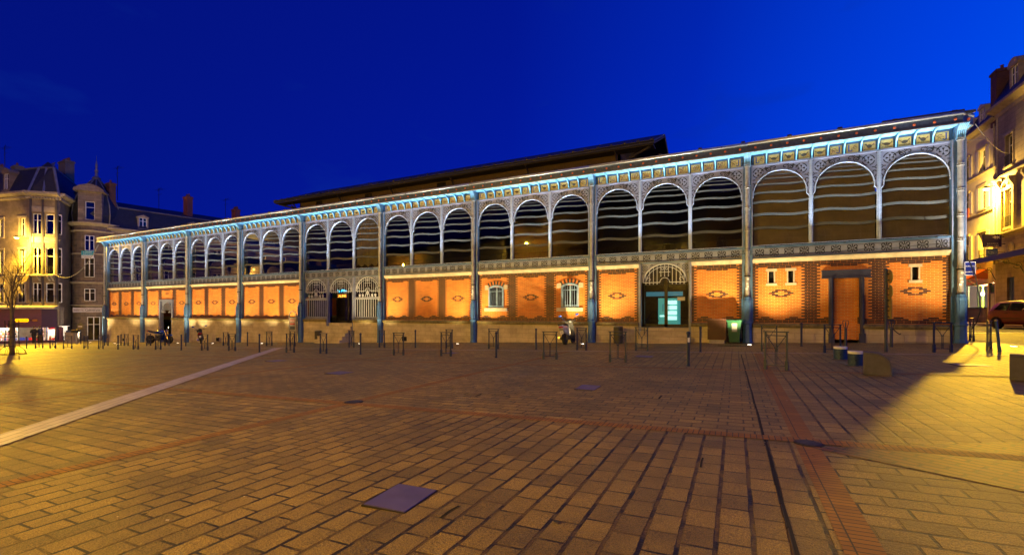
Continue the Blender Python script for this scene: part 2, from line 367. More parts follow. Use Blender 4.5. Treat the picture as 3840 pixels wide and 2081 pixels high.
# flush lilac hatches
HM = mat('lilac_steel_hatch', (.07, .058, .19), .6, var=.25, scale=3)
def hatch(x, y, sx, sy, rz, label):
    t = thing('floor_hatch', label, 'hatch', (x, y, gz(x)), rz, 'flush lilac floor hatches')
    mb = MB(); mb.box(-sx / 2, sx / 2, -sy / 2, sy / 2, -.02, .014); mb.build('cover', HM, t)
    mb = MB()
    for a, b, c, d in [(-sx / 2 - .015, sx / 2 + .015, -sy / 2 - .015, -sy / 2 - .003), (-sx / 2 - .015, sx / 2 + .015, sy / 2 + .003, sy / 2 + .015), (-sx / 2 - .015, -sx / 2 - .003, -sy / 2, sy / 2), (sx / 2 + .003, sx / 2 + .015, -sy / 2, sy / 2)]: mb.box(a, b, c, d, -.02, .009)
    mb.build('frame', MATS['drain_iron'], t)
hatch(-11.5, -23.43, .42, .50, R(4), 'square lilac metal hatch in the setts, the nearest and largest one')
hatch(-11.74, -16.86, .42, .62, R(2), 'lilac hatch in the middle square right of the crossing orange bands')
hatch(-19.95, -16.25, .6, .6, 0, 'lilac hatch beyond the diagonal granite strip, middle distance')
hatch(-26.5, -13.6, .6, .6, 0, 'small lilac hatch in the dim paving, the farthest left one')
hatch(-11.9, -9.0, .6, .6, 0, 'lilac hatch between the two rows of barriers before the glass door')
hatch(-3.1, -10.2, .7, .6, 0, 'lilac hatch at the edge of the amber light beside the concrete block')
hatch(-20.9, -8.6, .6, .6, 0, 'lilac hatch in front of the arched windows, just before the far barriers')
# round manholes at the band crossings
def manhole(x, y, r, label):
    t = thing('manhole', label, 'manhole', (x, y, gz(x)), 0, 'round manhole covers')
    mb = MB(); mb.lathe([(r, -.02), (r, .016), (r * .82, .018), (.001, .018)], 24); mb.build('cover', mat('manhole_iron', (.035, .04, .055), .5, .6, bump=.6, bscale=60), t)
    mb = MB(); mb.lathe([(r * 1.22, -.02), (r * 1.22, .011), (r * 1.03, .013)], 24); mb.build('frame', MATS['drain_iron'], t)
manhole(-8.02, -20.22, .13, 'round iron manhole where the wide orange band meets the brick fan')
manhole(-15.6, -19.95, .15, 'round manhole where two thin orange bands cross mid square')
# drain grating by the wheelie bin
mb = MB()
for i in range(16): mb.box(-.8 + i * .1, -.74 + i * .1, -.14, .14, 0, .012)
mb.box(-.85, .85, -.17, -.15, 0, .014); mb.box(-.85, .85, .15, .17, 0, .014)
tag(mb.build('drain_grating', MATS['drain_iron'], loc=(-8.7, -2.9, gz(-8.7))), 'dark drain grating in the paving before the green bin', 'grating')
# street on the right
sheet('road', [(1.42, -60), (9.7, -60), (9.7, 140), (1.42, 140)], ASPH, -.006 + .0)
mb = MB()
for i in range(60):
    y = -30 + i * 1.5; mb.box(1.27, 1.41, y, y + 1.49, gz(1.3) - .1, gz(1.3) + .012)
tag(mb.build('kerb', KERB), kind='structure')
mb = MB(); mb.box(9.7, 11.6, -60, 140, gz(10) - .1, gz(10) + .1); tag(mb.build('far_pavement', KERB), kind='structure')
mb = MB(); mb.face([(1.42, 9.6, gz(1.42) + .003), (9.6, 9.6, gz(9.6) + .003), (9.6, 10.1, gz(9.6) + .003), (1.42, 10.1, gz(1.42) + .003)])
mb.face([(5.1, 12, gz(5) + .004), (5.25, 12, gz(5) + .004), (5.25, 60, gz(5) + .004), (5.1, 60, gz(5) + .004)])
tag(mb.build('road_marking', mat('road_paint', (.6, .58, .5), .7, var=.3)), kind='structure')
# small litter flecks
mb = MB()
for k_ in range(90):
    x = random.uniform(-26, -2); y = random.uniform(-25, -9); a = random.uniform(0, 6); r = random.uniform(.010, .024)
    mb.face([(x + r * math.cos(a + q), y + r * .6 * math.sin(a + q), gz(x) + .018) for q in (0, 1.5, 3, 4.4)])
gm = MB()
for k_ in range(120):
    x = random.uniform(-24, -3); y = random.uniform(-25.2, -10); r = random.uniform(.012, .032)
    gm.face([(x + r * math.cos(q) * random.uniform(.8, 1.2), y + r * .8 * math.sin(q), gz(x) + .017) for q in (0, .9, 1.8, 2.7, 3.6, 4.5, 5.4)])
tag(gm.build('gum_spots', mat('old_gum', (.035, .03, .026), .9), None), 'dark trodden gum and oil spots dotted over the setts', 'gum spots', kind='stuff')
tag(mb.build('paper_litter', mat('litter_pale', (.5, .42, .3), .8), None), 'tiny pale scraps and chewing gum scattered on the setts', 'litter', kind='stuff')
# ------------------------------------------------------------ market hall
CX_ = [0, -8.25, -16.48, -24.66, -32.85, -41.5, -49.7, -57.88, -66.05, -74.15]
HR = Vector((-37.1, 0, gz(-37.1)))
hall = thing('market_hall', 'long iron and orange brick market hall with tall glazed arches and blue columns', 'market hall', HR)
Z_SILL, Z_BB, Z_CO, Z_BT, Z_BBOT = 4.72, 4.11, 4.10, 3.87, .80
BW, BH = .265, .0765
ROWS = int(round((Z_BT - Z_BBOT) / BH))
def Wb(mb, name, mats, parent=None, **k): return mb.build(name, mats, parent or hall, world=True, **k)
def dark(mb, xa, xb, row, n=1, holes=()):       # a run of dark bricks in one course, 2 mm proud
    z0 = Z_BT - (row + 1) * BH + .006; z1 = Z_BT - row * BH - .006
    L = xb - xa; c = max(1, int(round(L / BW))); st = L / c
    for i in range(c):
        a, b = xa + i * st + .006, xa + (i + 1) * st - .006; mid = (a + b) / 2; zm = (z0 + z1) / 2
        if any(h[0] - .02 < mid < h[1] + .02 and h[2] - .02 < zm < h[3] + .02 for h in holes): continue
        mb.box(a, b, -.0035, .01, z0, z1, 1)
def thirds(i):
    xr, xl = CX_[i], CX_[i + 1]; W = xr - xl; s = (W - .2) / 3; c = (xr + xl) / 2
    return [c + s, c, c - s], s                  # right, middle, left
def brick_panel(i, xa, xb, holes, teeth=True, name='brick_wall'):
    """one brick wall between columns; xa<xb"""
    mb = MB(); mb.wall(xa, xb, Z_BBOT, Z_BT, holes, 0, .3, 0)
    cs, s = thirds(i)
    for r in range(ROWS):
        dark(mb, xa, xa + (BW if r % 2 else BW / 2 + .01), r, holes=holes); dark(mb, xb - (BW if r % 2 else BW / 2 + .01), xb, r, holes=holes)
    for r in (0, 1, ROWS - 1, ROWS - 2): dark(mb, xa + BW, xb - BW, r, holes=holes)
    for c in ((cs[0] + cs[1]) / 2, (cs[1] + cs[2]) / 2):
        if xa + .4 < c < xb - .4:
            for r in range(2, ROWS - 2): dark(mb, c - (.40 if r % 2 else .265), c + (.40 if r % 2 else .265), r, holes=holes)
    for c in cs:
        if not xa + .5 < c < xb - .5: continue
        for r, q in ((2, .8), (3, .53), (ROWS - 3, .53), (ROWS - 4, .27)):
            if r < 4: dark(mb, c - q, c + q, r, holes=holes)
            else:
                for sg in (-.62, .62): dark(mb, c + sg - q * .7, c + sg + q * .7, r, holes=holes)
        for e in (-s / 2, s / 2):                # half steps beside the bands
            x = c + e; sg = -1 if e > 0 else 1
            a, b = sorted((x + sg * .3, x + sg * .62)); dark(mb, max(xa, a), min(xb, b), 2, holes=holes)
    return mb
def diamond(mb, c, zc, small=False, holes=()):
    r0 = int(round((Z_BT - zc) / BH))
    pat = [(-2, [(-.27, .27)]), (-1, [(-.42, -.12), (.12, .42)]), (0, [(-.55, -.27), (.27, .55)]), (1, [(-.42, -.12), (.12, .42)]), (2, [(-.27, .27)])]
    if small: pat = [(-1, [(-.2, .2)]), (0, [(-.36, -.12), (.12, .36)]), (1, [(-.2, .2)])]
    for dr, sp in pat:
        for a, b in sp: dark(mb, c + a, c + b, r0 + dr, holes=holes)
def cope(mb, xa, xb):
    prof = [(-.18, .56), (-.27, .57), (-.29, .66), (-.27, .74), (-.16, .795), (.02, .80), (.02, .56)]
    mb.prism([(xa, y, z) for y, z in prof], (xb - xa, 0, 0), 0)
def plinth(xa, xb, vent=None):
    mb = MB(); zb = gz(xa) - .3; mb.box(xa, xb, -.2, .3, zb, .56)
    mb.box(xa, xb, -.225, -.19, zb, gz(xb) + .28)
    if vent: mb.box(vent - .22, vent + .22, -.232, -.2, gz(vent) + .1, gz(vent) + .42, 1)
    p = Wb(mb, 'plinth_wall', [STONE, VOID]); m2 = MB(); cope(m2, xa, xb); Wb(m2, 'coping', MOSS, p); return p
def cornice(xa, xb):
    mb = MB(); prof = [(.02, 3.87), (-.05, 3.88), (-.07, 3.95), (-.13, 4.0), (-.15, 4.09), (.02, 4.105)]
    mb.prism([(xa, y, z) for y, z in prof], (xb - xa, 0, 0)); Wb(mb, 'stone_cornice', CORN)
def band(i):                       # cast iron frieze under the arches
    xr, xl = CX_[i] - .24, CX_[i + 1] + .24
    mb = MB(); mb.box(xl, xr, -.06, .1, Z_BB, Z_SILL - .03, 0)
    mb.box(xl, xr, -.14, -.06, Z_SILL - .09, Z_SILL, 1); mb.box(xl, xr, -.09, -.06, Z_BB, Z_BB + .05, 1)
    n = 12; st = (xr - xl) / n
    for k_ in range(n):
        c = xl + (k_ + .5) * st; z = (Z_BB + Z_SILL) / 2 - .02
        for sx in (-1, 1):
            for sz in (-1, 1):
                mb.ribbon([(c + sx * p[0], z + sz * p[1]) for p in spiral(.12, .1, .085, .03, -100, 230, 9)], .035, -.064, 2)
                mb.ribbon([(c + sx * .02, z + sz * .02), (c + sx * .09, z + sz * .15)], .03, -.0645, 2)
        mb.ribbon([(c - .2, z), (c - .05, z)], .03, -.065, 2); mb.ribbon([(c + .05, z), (c + .2, z)], .03, -.065, 2)
        mb.ribbon([(c, z - .2), (c, z - .06)], .035, -.065, 2); mb.ribbon([(c, z + .06), (c, z + .2)], .035, -.065, 2)
        for zz in (-.15, .15): mb.lathe([(.012, -.072), (.012, -.06)], 5, (c + st / 2, 0, z + zz), 0, axis='y')
    Wb(mb, 'ornamental_band', [STEEL, STEELB, VOID])
# ---- one arched window (local x about its centre, absolute z), cached by spacing
RI = 1.17; ZS = 7.37
WCACHE = {}
def window_meshes(s):
    key = round(s, 3)
    if key in WCACHE: return WCACHE[key]
    hw = s / 2; ri = RI * s / 2.68; top = 8.91
    sp = MB(); a0 = [(ri * math.cos(R(180 - 180 * i / 28)), ZS + 0 + ri * math.sin(R(180 - 180 * i / 28))) for i in range(29)]
    pts = [(-hw, top)] + [(-hw, 7.12), (-ri - .05, 7.12), (-ri, 7.2)] + a0 + [(ri, 7.2), (ri + .05, 7.12), (hw, 7.12), (hw, top)]
    # plate in quads: from the arch up / out to the rectangle edge
    arch = [(-ri, 7.2)] + a0 + [(ri, 7.2)]
    def outp(p, k_, n): 
        x, z = p
        if z <= ZS + 1e-6: return (-hw if x < 0 else hw, z)
        if abs(x) * (top - ZS) >= (z - ZS) * hw: return (math.copysign(hw, x), ZS + (z - ZS) * hw / abs(x))
        return (x * (top - ZS) / (z - ZS), top)
    out = [outp(p, 0, 0) for p in arch]
    for k_ in range(len(arch) - 1):
        q = [arch[k_], arch[k_ + 1], out[k_ + 1]]
        c0, c1 = out[k_], out[k_ + 1]
        if abs(abs(c0[0]) - hw) < 1e-6 and abs(c1[1] - top) < 1e-6 and abs(c0[1] - top) > 1e-6: q = [arch[k_], arch[k_ + 1], c1, (math.copysign(hw, c0[0]), top), c0]
        elif abs(abs(c1[0]) - hw) < 1e-6 and abs(c0[1] - top) < 1e-6 and abs(c1[1] - top) > 1e-6: q = [arch[k_], arch[k_ + 1], c1, (math.copysign(hw, c1[0]), top), c0]
        else: q = [arch[k_], arch[k_ + 1], c1, c0]
        sp.face([(x, 0, z) for x, z in q][::-1], 0)
        sp.face([(arch[k_][0], 0, arch[k_][1]), (arch[k_][0], .16, arch[k_][1]), (arch[k_ + 1][0], .16, arch[k_ + 1][1]), (arch[k_ + 1][0], 0, arch[k_ + 1][1])], 0)
    sp.box(-hw, hw, -.05, .0, 8.85, 8.93, 0)
    for k_ in range(12): sp.lathe([(.014, -.062), (.014, -.05)], 5, (-hw + (k_ + .5) * s / 12, 0, 8.89), 0, axis='y')
    # pierced scrollwork
    for sg in (-1, 1):
        def P(l): return [(sg * x, z) for x, z in l]
        cxx, czz, rr = hw - .40, 8.50, .235
        for q in range(4): sp.ribbon(P(arc(cxx, czz, rr, 12 + 90 * q, 78 + 90 * q, 7)), .042, -.004, 1)
        for q in range(4):
            a = 90 * q; sp.ribbon(P([(cxx + .05 * math.cos(R(a)), czz + .05 * math.sin(R(a))), (cxx + .155 * math.cos(R(a)), czz + .155 * math.sin(R(a)))]), .025, -.004, 1, .10)
            sp.lathe([(.02, -.005), (.02, -.003)], 6, (sg * (cxx + rr * math.cos(R(a + 45))), 0, czz + rr * math.sin(R(a + 45))), 1, axis='y')
        sp.lathe([(.022, -.005), (.022, -.003)], 6, (sg * cxx, 0, czz), 1, axis='y')
        sp.ribbon(P(arc(.62, 8.47, .22, 25, 175, 9)), .04, -.004, 1, .03)
        sp.ribbon(P(spiral(.50, 8.62, .13, .05, 200, -120, 12)), .035, -.0045, 1, .05)
        sp.ribbon(P(spiral(.24, 8.70, .09, .04, 30, 320, 10)), .03, -.004, 1, .045)
        sp.ribbon(P([(.42, 8.80), (.36, 8.72), (.33, 8.80)]), .045, -.0045, 1)
        sp.ribbon(P([(hw - .12, 7.55), (hw - .16, 7.68), (hw - .10, 7.80)]), .04, -.004, 1)
        sp.ribbon(P(spiral(hw - .15, 7.93, .10, .04, 250, 0, 10)), .032, -.004, 1, .045)
        sp.ribbon(P(arc(hw - .22, 8.03, .13, 20, 110, 6)), .035, -.0045, 1)
        sp.ribbon(P([(hw - .70, 8.30), (hw - .60, 8.20), (hw - .56, 8.10)]), .045, -.004, 1)
        sp.ribbon(P([(cxx - .34, 8.60), (cxx - .34, 8.80)]), .03, -.004, 1); sp.ribbon(P([(cxx - .40, 8.73), (cxx - .28, 8.73)]), .03, -.0045, 1)
        sp.ribbon(P([(hw - .15, 8.18), (hw - .05, 8.26)]), .03, -.004, 1)
        sp.face([(sg * (hw - .14), -.004, 8.82), (sg * (hw - .04), -.004, 8.82), (sg * (hw - .04), -.004, 8.74)], 1)
    fr = MB(); bp = [(-ri - .10, 0, Z_SILL), (-ri - .10, 0, 7.12), (-ri - .0, 0, 7.26)] + [(x, 0, z) for x, z in a0[1:-1]] + [(ri, 0, 7.26), (ri + .10, 0, 7.12), (ri + .10, 0, Z_SILL)]
    fr.tube([(x, -.02, z) for x, y, z in bp], .025, 6)
    for sg in (-1, 1):
        fr.box(*sorted((sg * hw, sg * (ri + .11))), -.02, .14, Z_SILL, 7.14); 
    fr.box(-ri - .1, ri + .1, -.01, .12, Z_SILL, Z_SILL + .07)
    gl = MB(); gl.face([(-hw + .02, .09, Z_SILL), (hw - .02, .09, Z_SILL), (hw - .02, .09, 8.85), (-hw + .02, .09, 8.85)], 0)
    for zc, wd in ((5.64, .115), (6.33, .105), (6.97, .095), (7.45, .085), (7.87, .07), (8.17, .055), (8.36, .035)):
        lim = ri + .09 if zc < 7.1 else math.sqrt(max(.01, ri * ri - max(0, zc - ZS) ** 2))
        pts = [(-lim + 2 * lim * k_ / 20, zc + (.015 + .04 * min(1, (8.9 - zc) / 2)) * math.sin(2 * PI * (-lim + 2 * lim * k_ / 20) / s + PI) ) for k_ in range(21)]
        pts = [(x, z - .03 * (x / hw) ** 2 * 0) for x, z in pts]
        gl.ribbon(pts, wd * 1.25, .084, 1)
    WCACHE[key] = (sp.mesh('spandrel', [STEEL, VOID]), fr.mesh('window_frame', STEELF), gl.mesh('window_pane', [GLASS, STRIPE]))
    return WCACHE[key]
BLIND = brickmat('brown_mesh_blind', (.42, .35, .23), (.38, .31, .21), (.25, .21, .14), 4, .05, .012, bump=.1, stain=.25)
CURT = mat('beige_curtain', (.24, .21, .145), .9, var=.3, scale=1.5)
def arched_window(x, s, blind=None, parent=None, loc=None, rz=0):
    me = window_meshes(s); H = parent or hall
    f = link('arched_window', me[1], H, (x, -.03, 0) if loc is None else loc, rz)
    if loc is None: f.location = Vector((x, -.03, 0)) - HR
    link('spandrel', me[0], f); link('window_pane', me[2], f)
    if blind:
        mb = MB(); hw = s / 2 - .1
        if blind == 'blind': mb.face([(-hw, .2, 4.75), (hw, .2, 4.75), (hw, .2, 8.8), (-hw, .2, 8.8)]); mb.build('blind', BLIND, f)
        else:
            for k_ in range(24):
                a, b = -hw + k_ * 2 * hw / 24, -hw + (k_ + 1) * 2 * hw / 24; ya, yb = .2 + .04 * math.sin(k_ * 2.1), .2 + .04 * math.sin((k_ + 1) * 2.1)
                mb.face([(a, ya, 5.0 + .1 * math.sin(k_)), (b, yb, 5.0 + .1 * math.sin(k_ + 1)), (b, yb, 8.8), (a, ya, 8.8)])
            mb.build('curtain', CURT, f)
    return f
def mullion(x):
    mb = MB(); mb.box(-.07, .07, -.10, .1, Z_SILL, 8.85, 0); mb.box(-.025, .025, -.135, -.1, Z_SILL, 8.85, 0)
    for k_ in range(34):
        for sx in (-.05, .05): mb.box(sx - .011, sx + .011, -.108, -.1, 4.85 + k_ * .118, 4.872 + k_ * .118, 1)
    return mb
mul_me = None
# ---- frieze with painted tiles
def tile_mesh(kind):
    mb = MB(); mb.box(-.235, .235, -.005, .02, 0, .40, 0)
    P = lambda l: [(x, z + .2) for x, z in l]
    rr = random.Random(kind * 5 + 1)
    if kind in (0, 1):             # scrolls with an L or a J
        sx = -1 if kind == 0 else 1
        mb.ribbon(P([(sx * .14, -.14), (sx * .14, .15)]), .05, -.008, 3)
        if kind == 0: mb.ribbon(P([(-.16, -.13), (-.03, -.13), (-.02, -.08)]), .045, -.009, 3); mb.ribbon(P([(-.19, .15), (-.09, .15)]), .025, -.009, 3)
        else: mb.ribbon(P([(.15, -.12), (.09, -.16), (.02, -.10)]), .045, -.009, 3); mb.ribbon(P([(.09, .15), (.19, .15)]), .025, -.009, 3)
        for q in range(3): mb.ribbon(P(spiral(-sx * (.02 + .07 * q), -.06 + .07 * q, .09, .03, 40 * q, 40 * q + 260, 9)), .017, -.008, 1)
        for q in range(5): mb.lathe([(.02, -.011), (.02, -.006)], 5, (-sx * (.02 + .04 * q) , 0, .2 + rr.uniform(-.14, .14)), 2 if q % 2 else 1, axis='y')
    elif kind in (2, 3, 4):        # poultry and game
        d = 1 if kind != 3 else -1
        mb.T = Matrix.Translation((0, -.008, .19)) @ Matrix.Rotation(R(8 * d), 4, 'Y')
        bw, bh = ((.13, .065), (.12, .075), (.10, .085))[kind - 2]
        mb.face([(bw * math.cos(t * PI / 7), 0, bh * math.sin(t * PI / 7)) for t in range(14)], 1)
        mb.ribbon([(d * bw * .7, .02), (d * (bw + .04), .08), (d * (bw + .05), .12)], .03, -.001, 1); mb.ribbon([(d * (bw + .03), .12), (d * (bw + .10), .11)], .03, -.002, 2 if kind == 4 else 1, .008)
        mb.ribbon([(-d * bw * .7, .0), (-d * (bw + .07), .05 if kind == 2 else .1)], .04, -.001, 1, .07 if kind == 4 else .03)
        for q in (-.03, .03): mb.ribbon([(q, -bh * .8), (q + .01, -.14)], .012, -.001, 1)
        mb.T = None; mb.ribbon(P([(-.2, -.165), (-.05, -.15), (.1, -.168), (.2, -.15)]), .02, -.008, 1)
        for q in range(4): mb.ribbon(P([(.19 * d * -1, -.15 + .07 * q), (-d * (.15 + .03 * (q % 2)), -.10 + .07 * q)]), .014, -.008, 1)
    else:                          # sprays of flowers and leaves
        for q in range(4): mb.ribbon(P([(-.18 + .06 * q, -.16), (-.12 + .08 * q, -.02), (-.16 + .1 * q, .14)]), .013, -.008, 1)
        for q in range(16): mb.lathe([(rr.uniform(.014, .032), -.011), (.012, -.006)], 5, (rr.uniform(-.19, .19), 0, rr.uniform(.05, .36)), 1 if q % 3 else 2, axis='y')
    return mb.mesh('frieze_tile', [TILEC, TILED, TILEP, LBLUE])
TM = [tile_mesh(k_) for k_ in range(8)]
SEQ_A = [1, 4, 3, 2, 4, 0, 1, 2, 3, 4, 2, 0]     # game, seen from right to left
SEQ_B = [1, 5, 6, 7, 5, 0, 1, 6, 7, 5, 6, 0]     # flowers
br = MB()
q = [(0, 0), (-.03, -.02), (-.16, .02), (-.30, .12), (-.46, .26), (-.60, .40), (-.60, .46), (-.30, .46), (0, .46)]
prof = [(0, .02), (-.03, .0), (-.05, .12), (-.10, .26), (-.22, .38), (-.40, .45), (-.66, .47), (-.66, .50), (0, .50)]
br.prism([(-.022, y, z) for y, z in prof], (.044, 0, 0), 0)
br.tube([(0, y - .01, z - .004) for y, z in prof[:7]], .032, 5, 1)
BRM = br.mesh('eave_bracket', [STEELB, SOFF])
def frieze(i):
    xr, xl = CX_[i] - .22, CX_[i + 1] + .22
    mb = MB(); mb.box(xl, xr, -.03, .1, 8.93, 9.47, 0); mb.box(xl, xr, -.06, -.03, 9.38, 9.47, 0)
    f = Wb(mb, 'tile_frieze', [mat('frieze_blue', (.035, .07, .14), .45, .1)])
    st = (xr - xl) / 12; seq = SEQ_A if i % 2 == 0 else SEQ_B
    for k_ in range(12):
        c = xr - (k_ + .5) * st; o = link('frieze_tile', TM[seq[k_]], f); o.location = Vector((c, -.035, 8.955)); o.scale = (st / .69 * 1.05, 1, 1)
        if k_ < 11: o = link('eave_bracket', BRM, f); o.location = Vector((c - st / 2, -.03, 8.94))
    return f
rs = MB(); rs.lathe([(.055, 0), (.055, -.02), (.03, -.035), (.001, -.035)], 8, (0, 0, 0), 0, axis='y'); ROSM = rs.mesh('rosette', ROSE)
def eave(i):
    xr, xl = CX_[i], CX_[i + 1]
    if i == 0: xr = -.10
    if i == 8: xl -= .6
    mb = MB()                                      # coved soffit
    pr = [(-.03, 9.46), (-.2, 9.475), (-.45, 9.47), (-.72, 9.43)]
    for a, b in zip(pr, pr[1:]): mb.face([(xl, a[0], a[1]), (xl, b[0], b[1]), (xr, b[0], b[1]), (xr, a[0], a[1])])
    Wb(mb, 'eave_soffit', SOFF)
    mb = MB(); mb.box(xl, xr, -.80, -.72, 9.40, 9.80, 0); mb.box(xl, xr, -.825, -.80, 9.39, 9.425, 1)
    f = Wb(mb, 'eave_fascia', [FASC, ZINC])
    st = (CX_[i] - CX_[i + 1]) / 12
    for k_ in range(12):
        o = link('rosette', ROSM, f); o.location = Vector((CX_[i] - (k_ + .5) * st, -.80, 9.60))
    mb = MB(); mb.tube([(xl, -.86, 9.80), (xr, -.86, 9.80)], .055, 8); mb.tube([(xl, -.80, 9.885), (xr, -.80, 9.885)], .03, 6)
    Wb(mb, 'gutter', ZINC, smooth=True)
# columns
def column(i, x):
    zb = gz(x) - .05
    mb = MB(); mb.box(x - .24, x + .24, -.16, .12, .8, 8.93, 0)
    for sx in (-1, 1):
        mb.box(*sorted((x + sx * .24, x + sx * .20)), -.20, -.16, 4.72, 8.9, 1)
        for k_ in range(50): mb.box(x + sx * .17 - .012, x + sx * .17 + .012, -.168, -.16, 3.95 + k_ * .098, 3.97 + k_ * .098, 1)
    mb.box(x - .27, x + .27, -.19, -.14, .8, 2.05, 2); mb.box(x - .17, x + .17, -.16, .1, 8.93, 9.46, 2)
    c = Wb(mb, 'column', [STEELB, STEEL, BLUEP])
    m2 = MB(); m2.lathe([(.105, 2.0), (.105, 8.85)], 12, (x, -.31, 0), 0)
    for z in (8.82, 7.72, 6.62, 5.52, 4.45, 3.2):
        for dz in (0, .085): m2.lathe([(.105, z + dz - .02), (.135, z + dz - .012), (.135, z + dz + .012), (.105, z + dz + .02)], 12, (x, -.31, 0), 0)
    for z in (3.2, 2.15): m2.lathe([(.15, z - .03), (.15, z + .03)], 12, (x, -.31, 0), 1)
    if i in (0, 1, 2, 3): 
        for z, dx in ((2.5, -.03), (2.62, .02), (2.75, .0), (3.0, .03)): m2.box(x + dx - .05, x + dx + .04, -.418, -.40, z, z + .09, 2)
    Wb(m2, 'downpipe', [PIPE, IRON, WHITE], c, smooth=False)
    m3 = MB(); m3.lathe([(.24, zb), (.24, zb + .12), (.215, zb + .2), (.205, .72), (.24, .76), (.24, .84), (.19, .88), (.19, 1.95), (.155, 2.05), (.15, 2.12)], 8, (x, -.31, 0), 0, a0=PI / 8)
    for k_ in range(7): m3.box(x - .12 + k_ * .04 - .006, x - .12 + k_ * .04 + .006, -.505, -.49, 1.0, 1.85, 0)
    m3.lathe([(.15, zb), (.15, .75)], 8, (x + .05, -.2, 0), 0)
    Wb(m3, 'column_base', [BLUEP], c)
    m4 = MB(); pr = [(-.14, 8.88), (-.36, 8.88), (-.38, 9.05), (-.46, 9.22), (-.6, 9.36), (-.80, 9.40), (-.80, 9.44), (-.14, 9.46)]
    m4.prism([(x - .16, y, z) for y, z in pr], (.32, 0, 0), 0)
    for k_ in range(5): m4.tube([(x - .13 + k_ * .065, y - .004, z - .004) for y, z in pr[1:6]], .014, 4, 1)
    Wb(m4, 'gutter_bracket', [STEELB, SOFF], c)
for i, x in enumerate(CX_): column(i, x if i else -.02)
bl = {0: ['blind'] * 3, 4: ['curtain', None, None]}
cutouts = {}
for i in range(9):
    cs, s = thirds(i); xr, xl = CX_[i] - .24, CX_[i + 1] + .24
    for k_, c in enumerate(cs): arched_window(c, s, bl.get(i, [None] * 3)[k_])
    for c in ((cs[0] + cs[1]) / 2, (cs[1] + cs[2]) / 2):
        if mul_me is None: mul_me = mullion(0).mesh('mullion', [STEELF, STEELB])
        o = link('mullion', mul_me, hall); o.location = Vector((c, 0, 0)) - HR
    band(i); frieze(i); eave(i)
# ---- ground storey, bay by bay
def blank_bay(i, vents=None):
    cs, s = thirds(i); xr, xl = CX_[i] - .24, CX_[i + 1] + .24
    mb = brick_panel(i, xl, xr, []); [diamond(mb, c, 2.35) for c in cs]
    Wb(mb, 'brick_wall', [BRICK, DARKBRICK]); plinth(xl, xr, vents); cornice(xl, xr)
for i, v in ((3, -30.6), (5, None), (6, -53.0), (8, -70.2)): blank_bay(i, v)
# bay 0: slits and the bricked-up portal
xr, xl = -.26, CX_[1] + .24; cs, s = thirds(0)
sl = [(-7.27, -7.05, 2.82, 3.42), (-6.42, -6.20, 2.82, 3.42), (-1.57, -1.35, 2.80, 3.40)]
mb = brick_panel(0, xl, xr, sl); 
portal = (-4.62, -3.50, -.3, 3.02)
def slit_trim(h):
    m = MB(); a, b, c, d = h
    m.box(a - .13, b + .13, -.03, .1, d, d + .14); m.box(a - .13, b + .13, -.05, .1, c - .12, c); m.box(a - .06, a, -.02, .1, c, d); m.box(b, b + .06, -.02, .1, c, d)
    m.box(a, b, .14, .2, c, d, 1); return m
diamond(mb, -6.73, 2.35); diamond(mb, -1.46, 2.35)
bw0 = Wb(mb, 'brick_wall', [BRICK, DARKBRICK])
for h in sl: Wb(slit_trim(h), 'slit_window', [CORN, VOID], bw0)
plinth(xl, -4.66); plinth(-3.46, xr); cornice(xl, xr)
mb = MB(); mb.box(-4.62, -3.5, -.19, 0, gz(-4) + .15, Z_BBOT); mb.box(-4.52, -3.6, -.02, 0, Z_BBOT, 3.0)
Wb(mb, 'bricked_up_doorway', BRICK)
mb = MB()
for x in (-4.66, -3.46): mb.box(x - .08, x + .08, -.26, -.0, gz(x) - .02, 3.02); mb.box(x - .03, x + .03, -.29, -.26, gz(x), 3.02); mb.box(x - .12, x + .12, -.30, -.0, gz(x) - .02, .45 + gz(x))
mb.box(-5.02, -3.12, -.2, .0, 3.0, 3.34); mb.box(-5.04, -3.10, -.24, 0, 3.32, 3.37); mb.box(-5.04, -3.10, -.24, 0, 2.98, 3.03)
for k_ in range(8): mb.lathe([(.02, -.225), (.02, -.2)], 6, (-4.95 + k_ * .25, 0, 3.17), 0, axis='y')
Wb(mb, 'portal_frame', [mat('dark_portal_paint', (.05, .055, .10), .5, .3, bump=.2)])
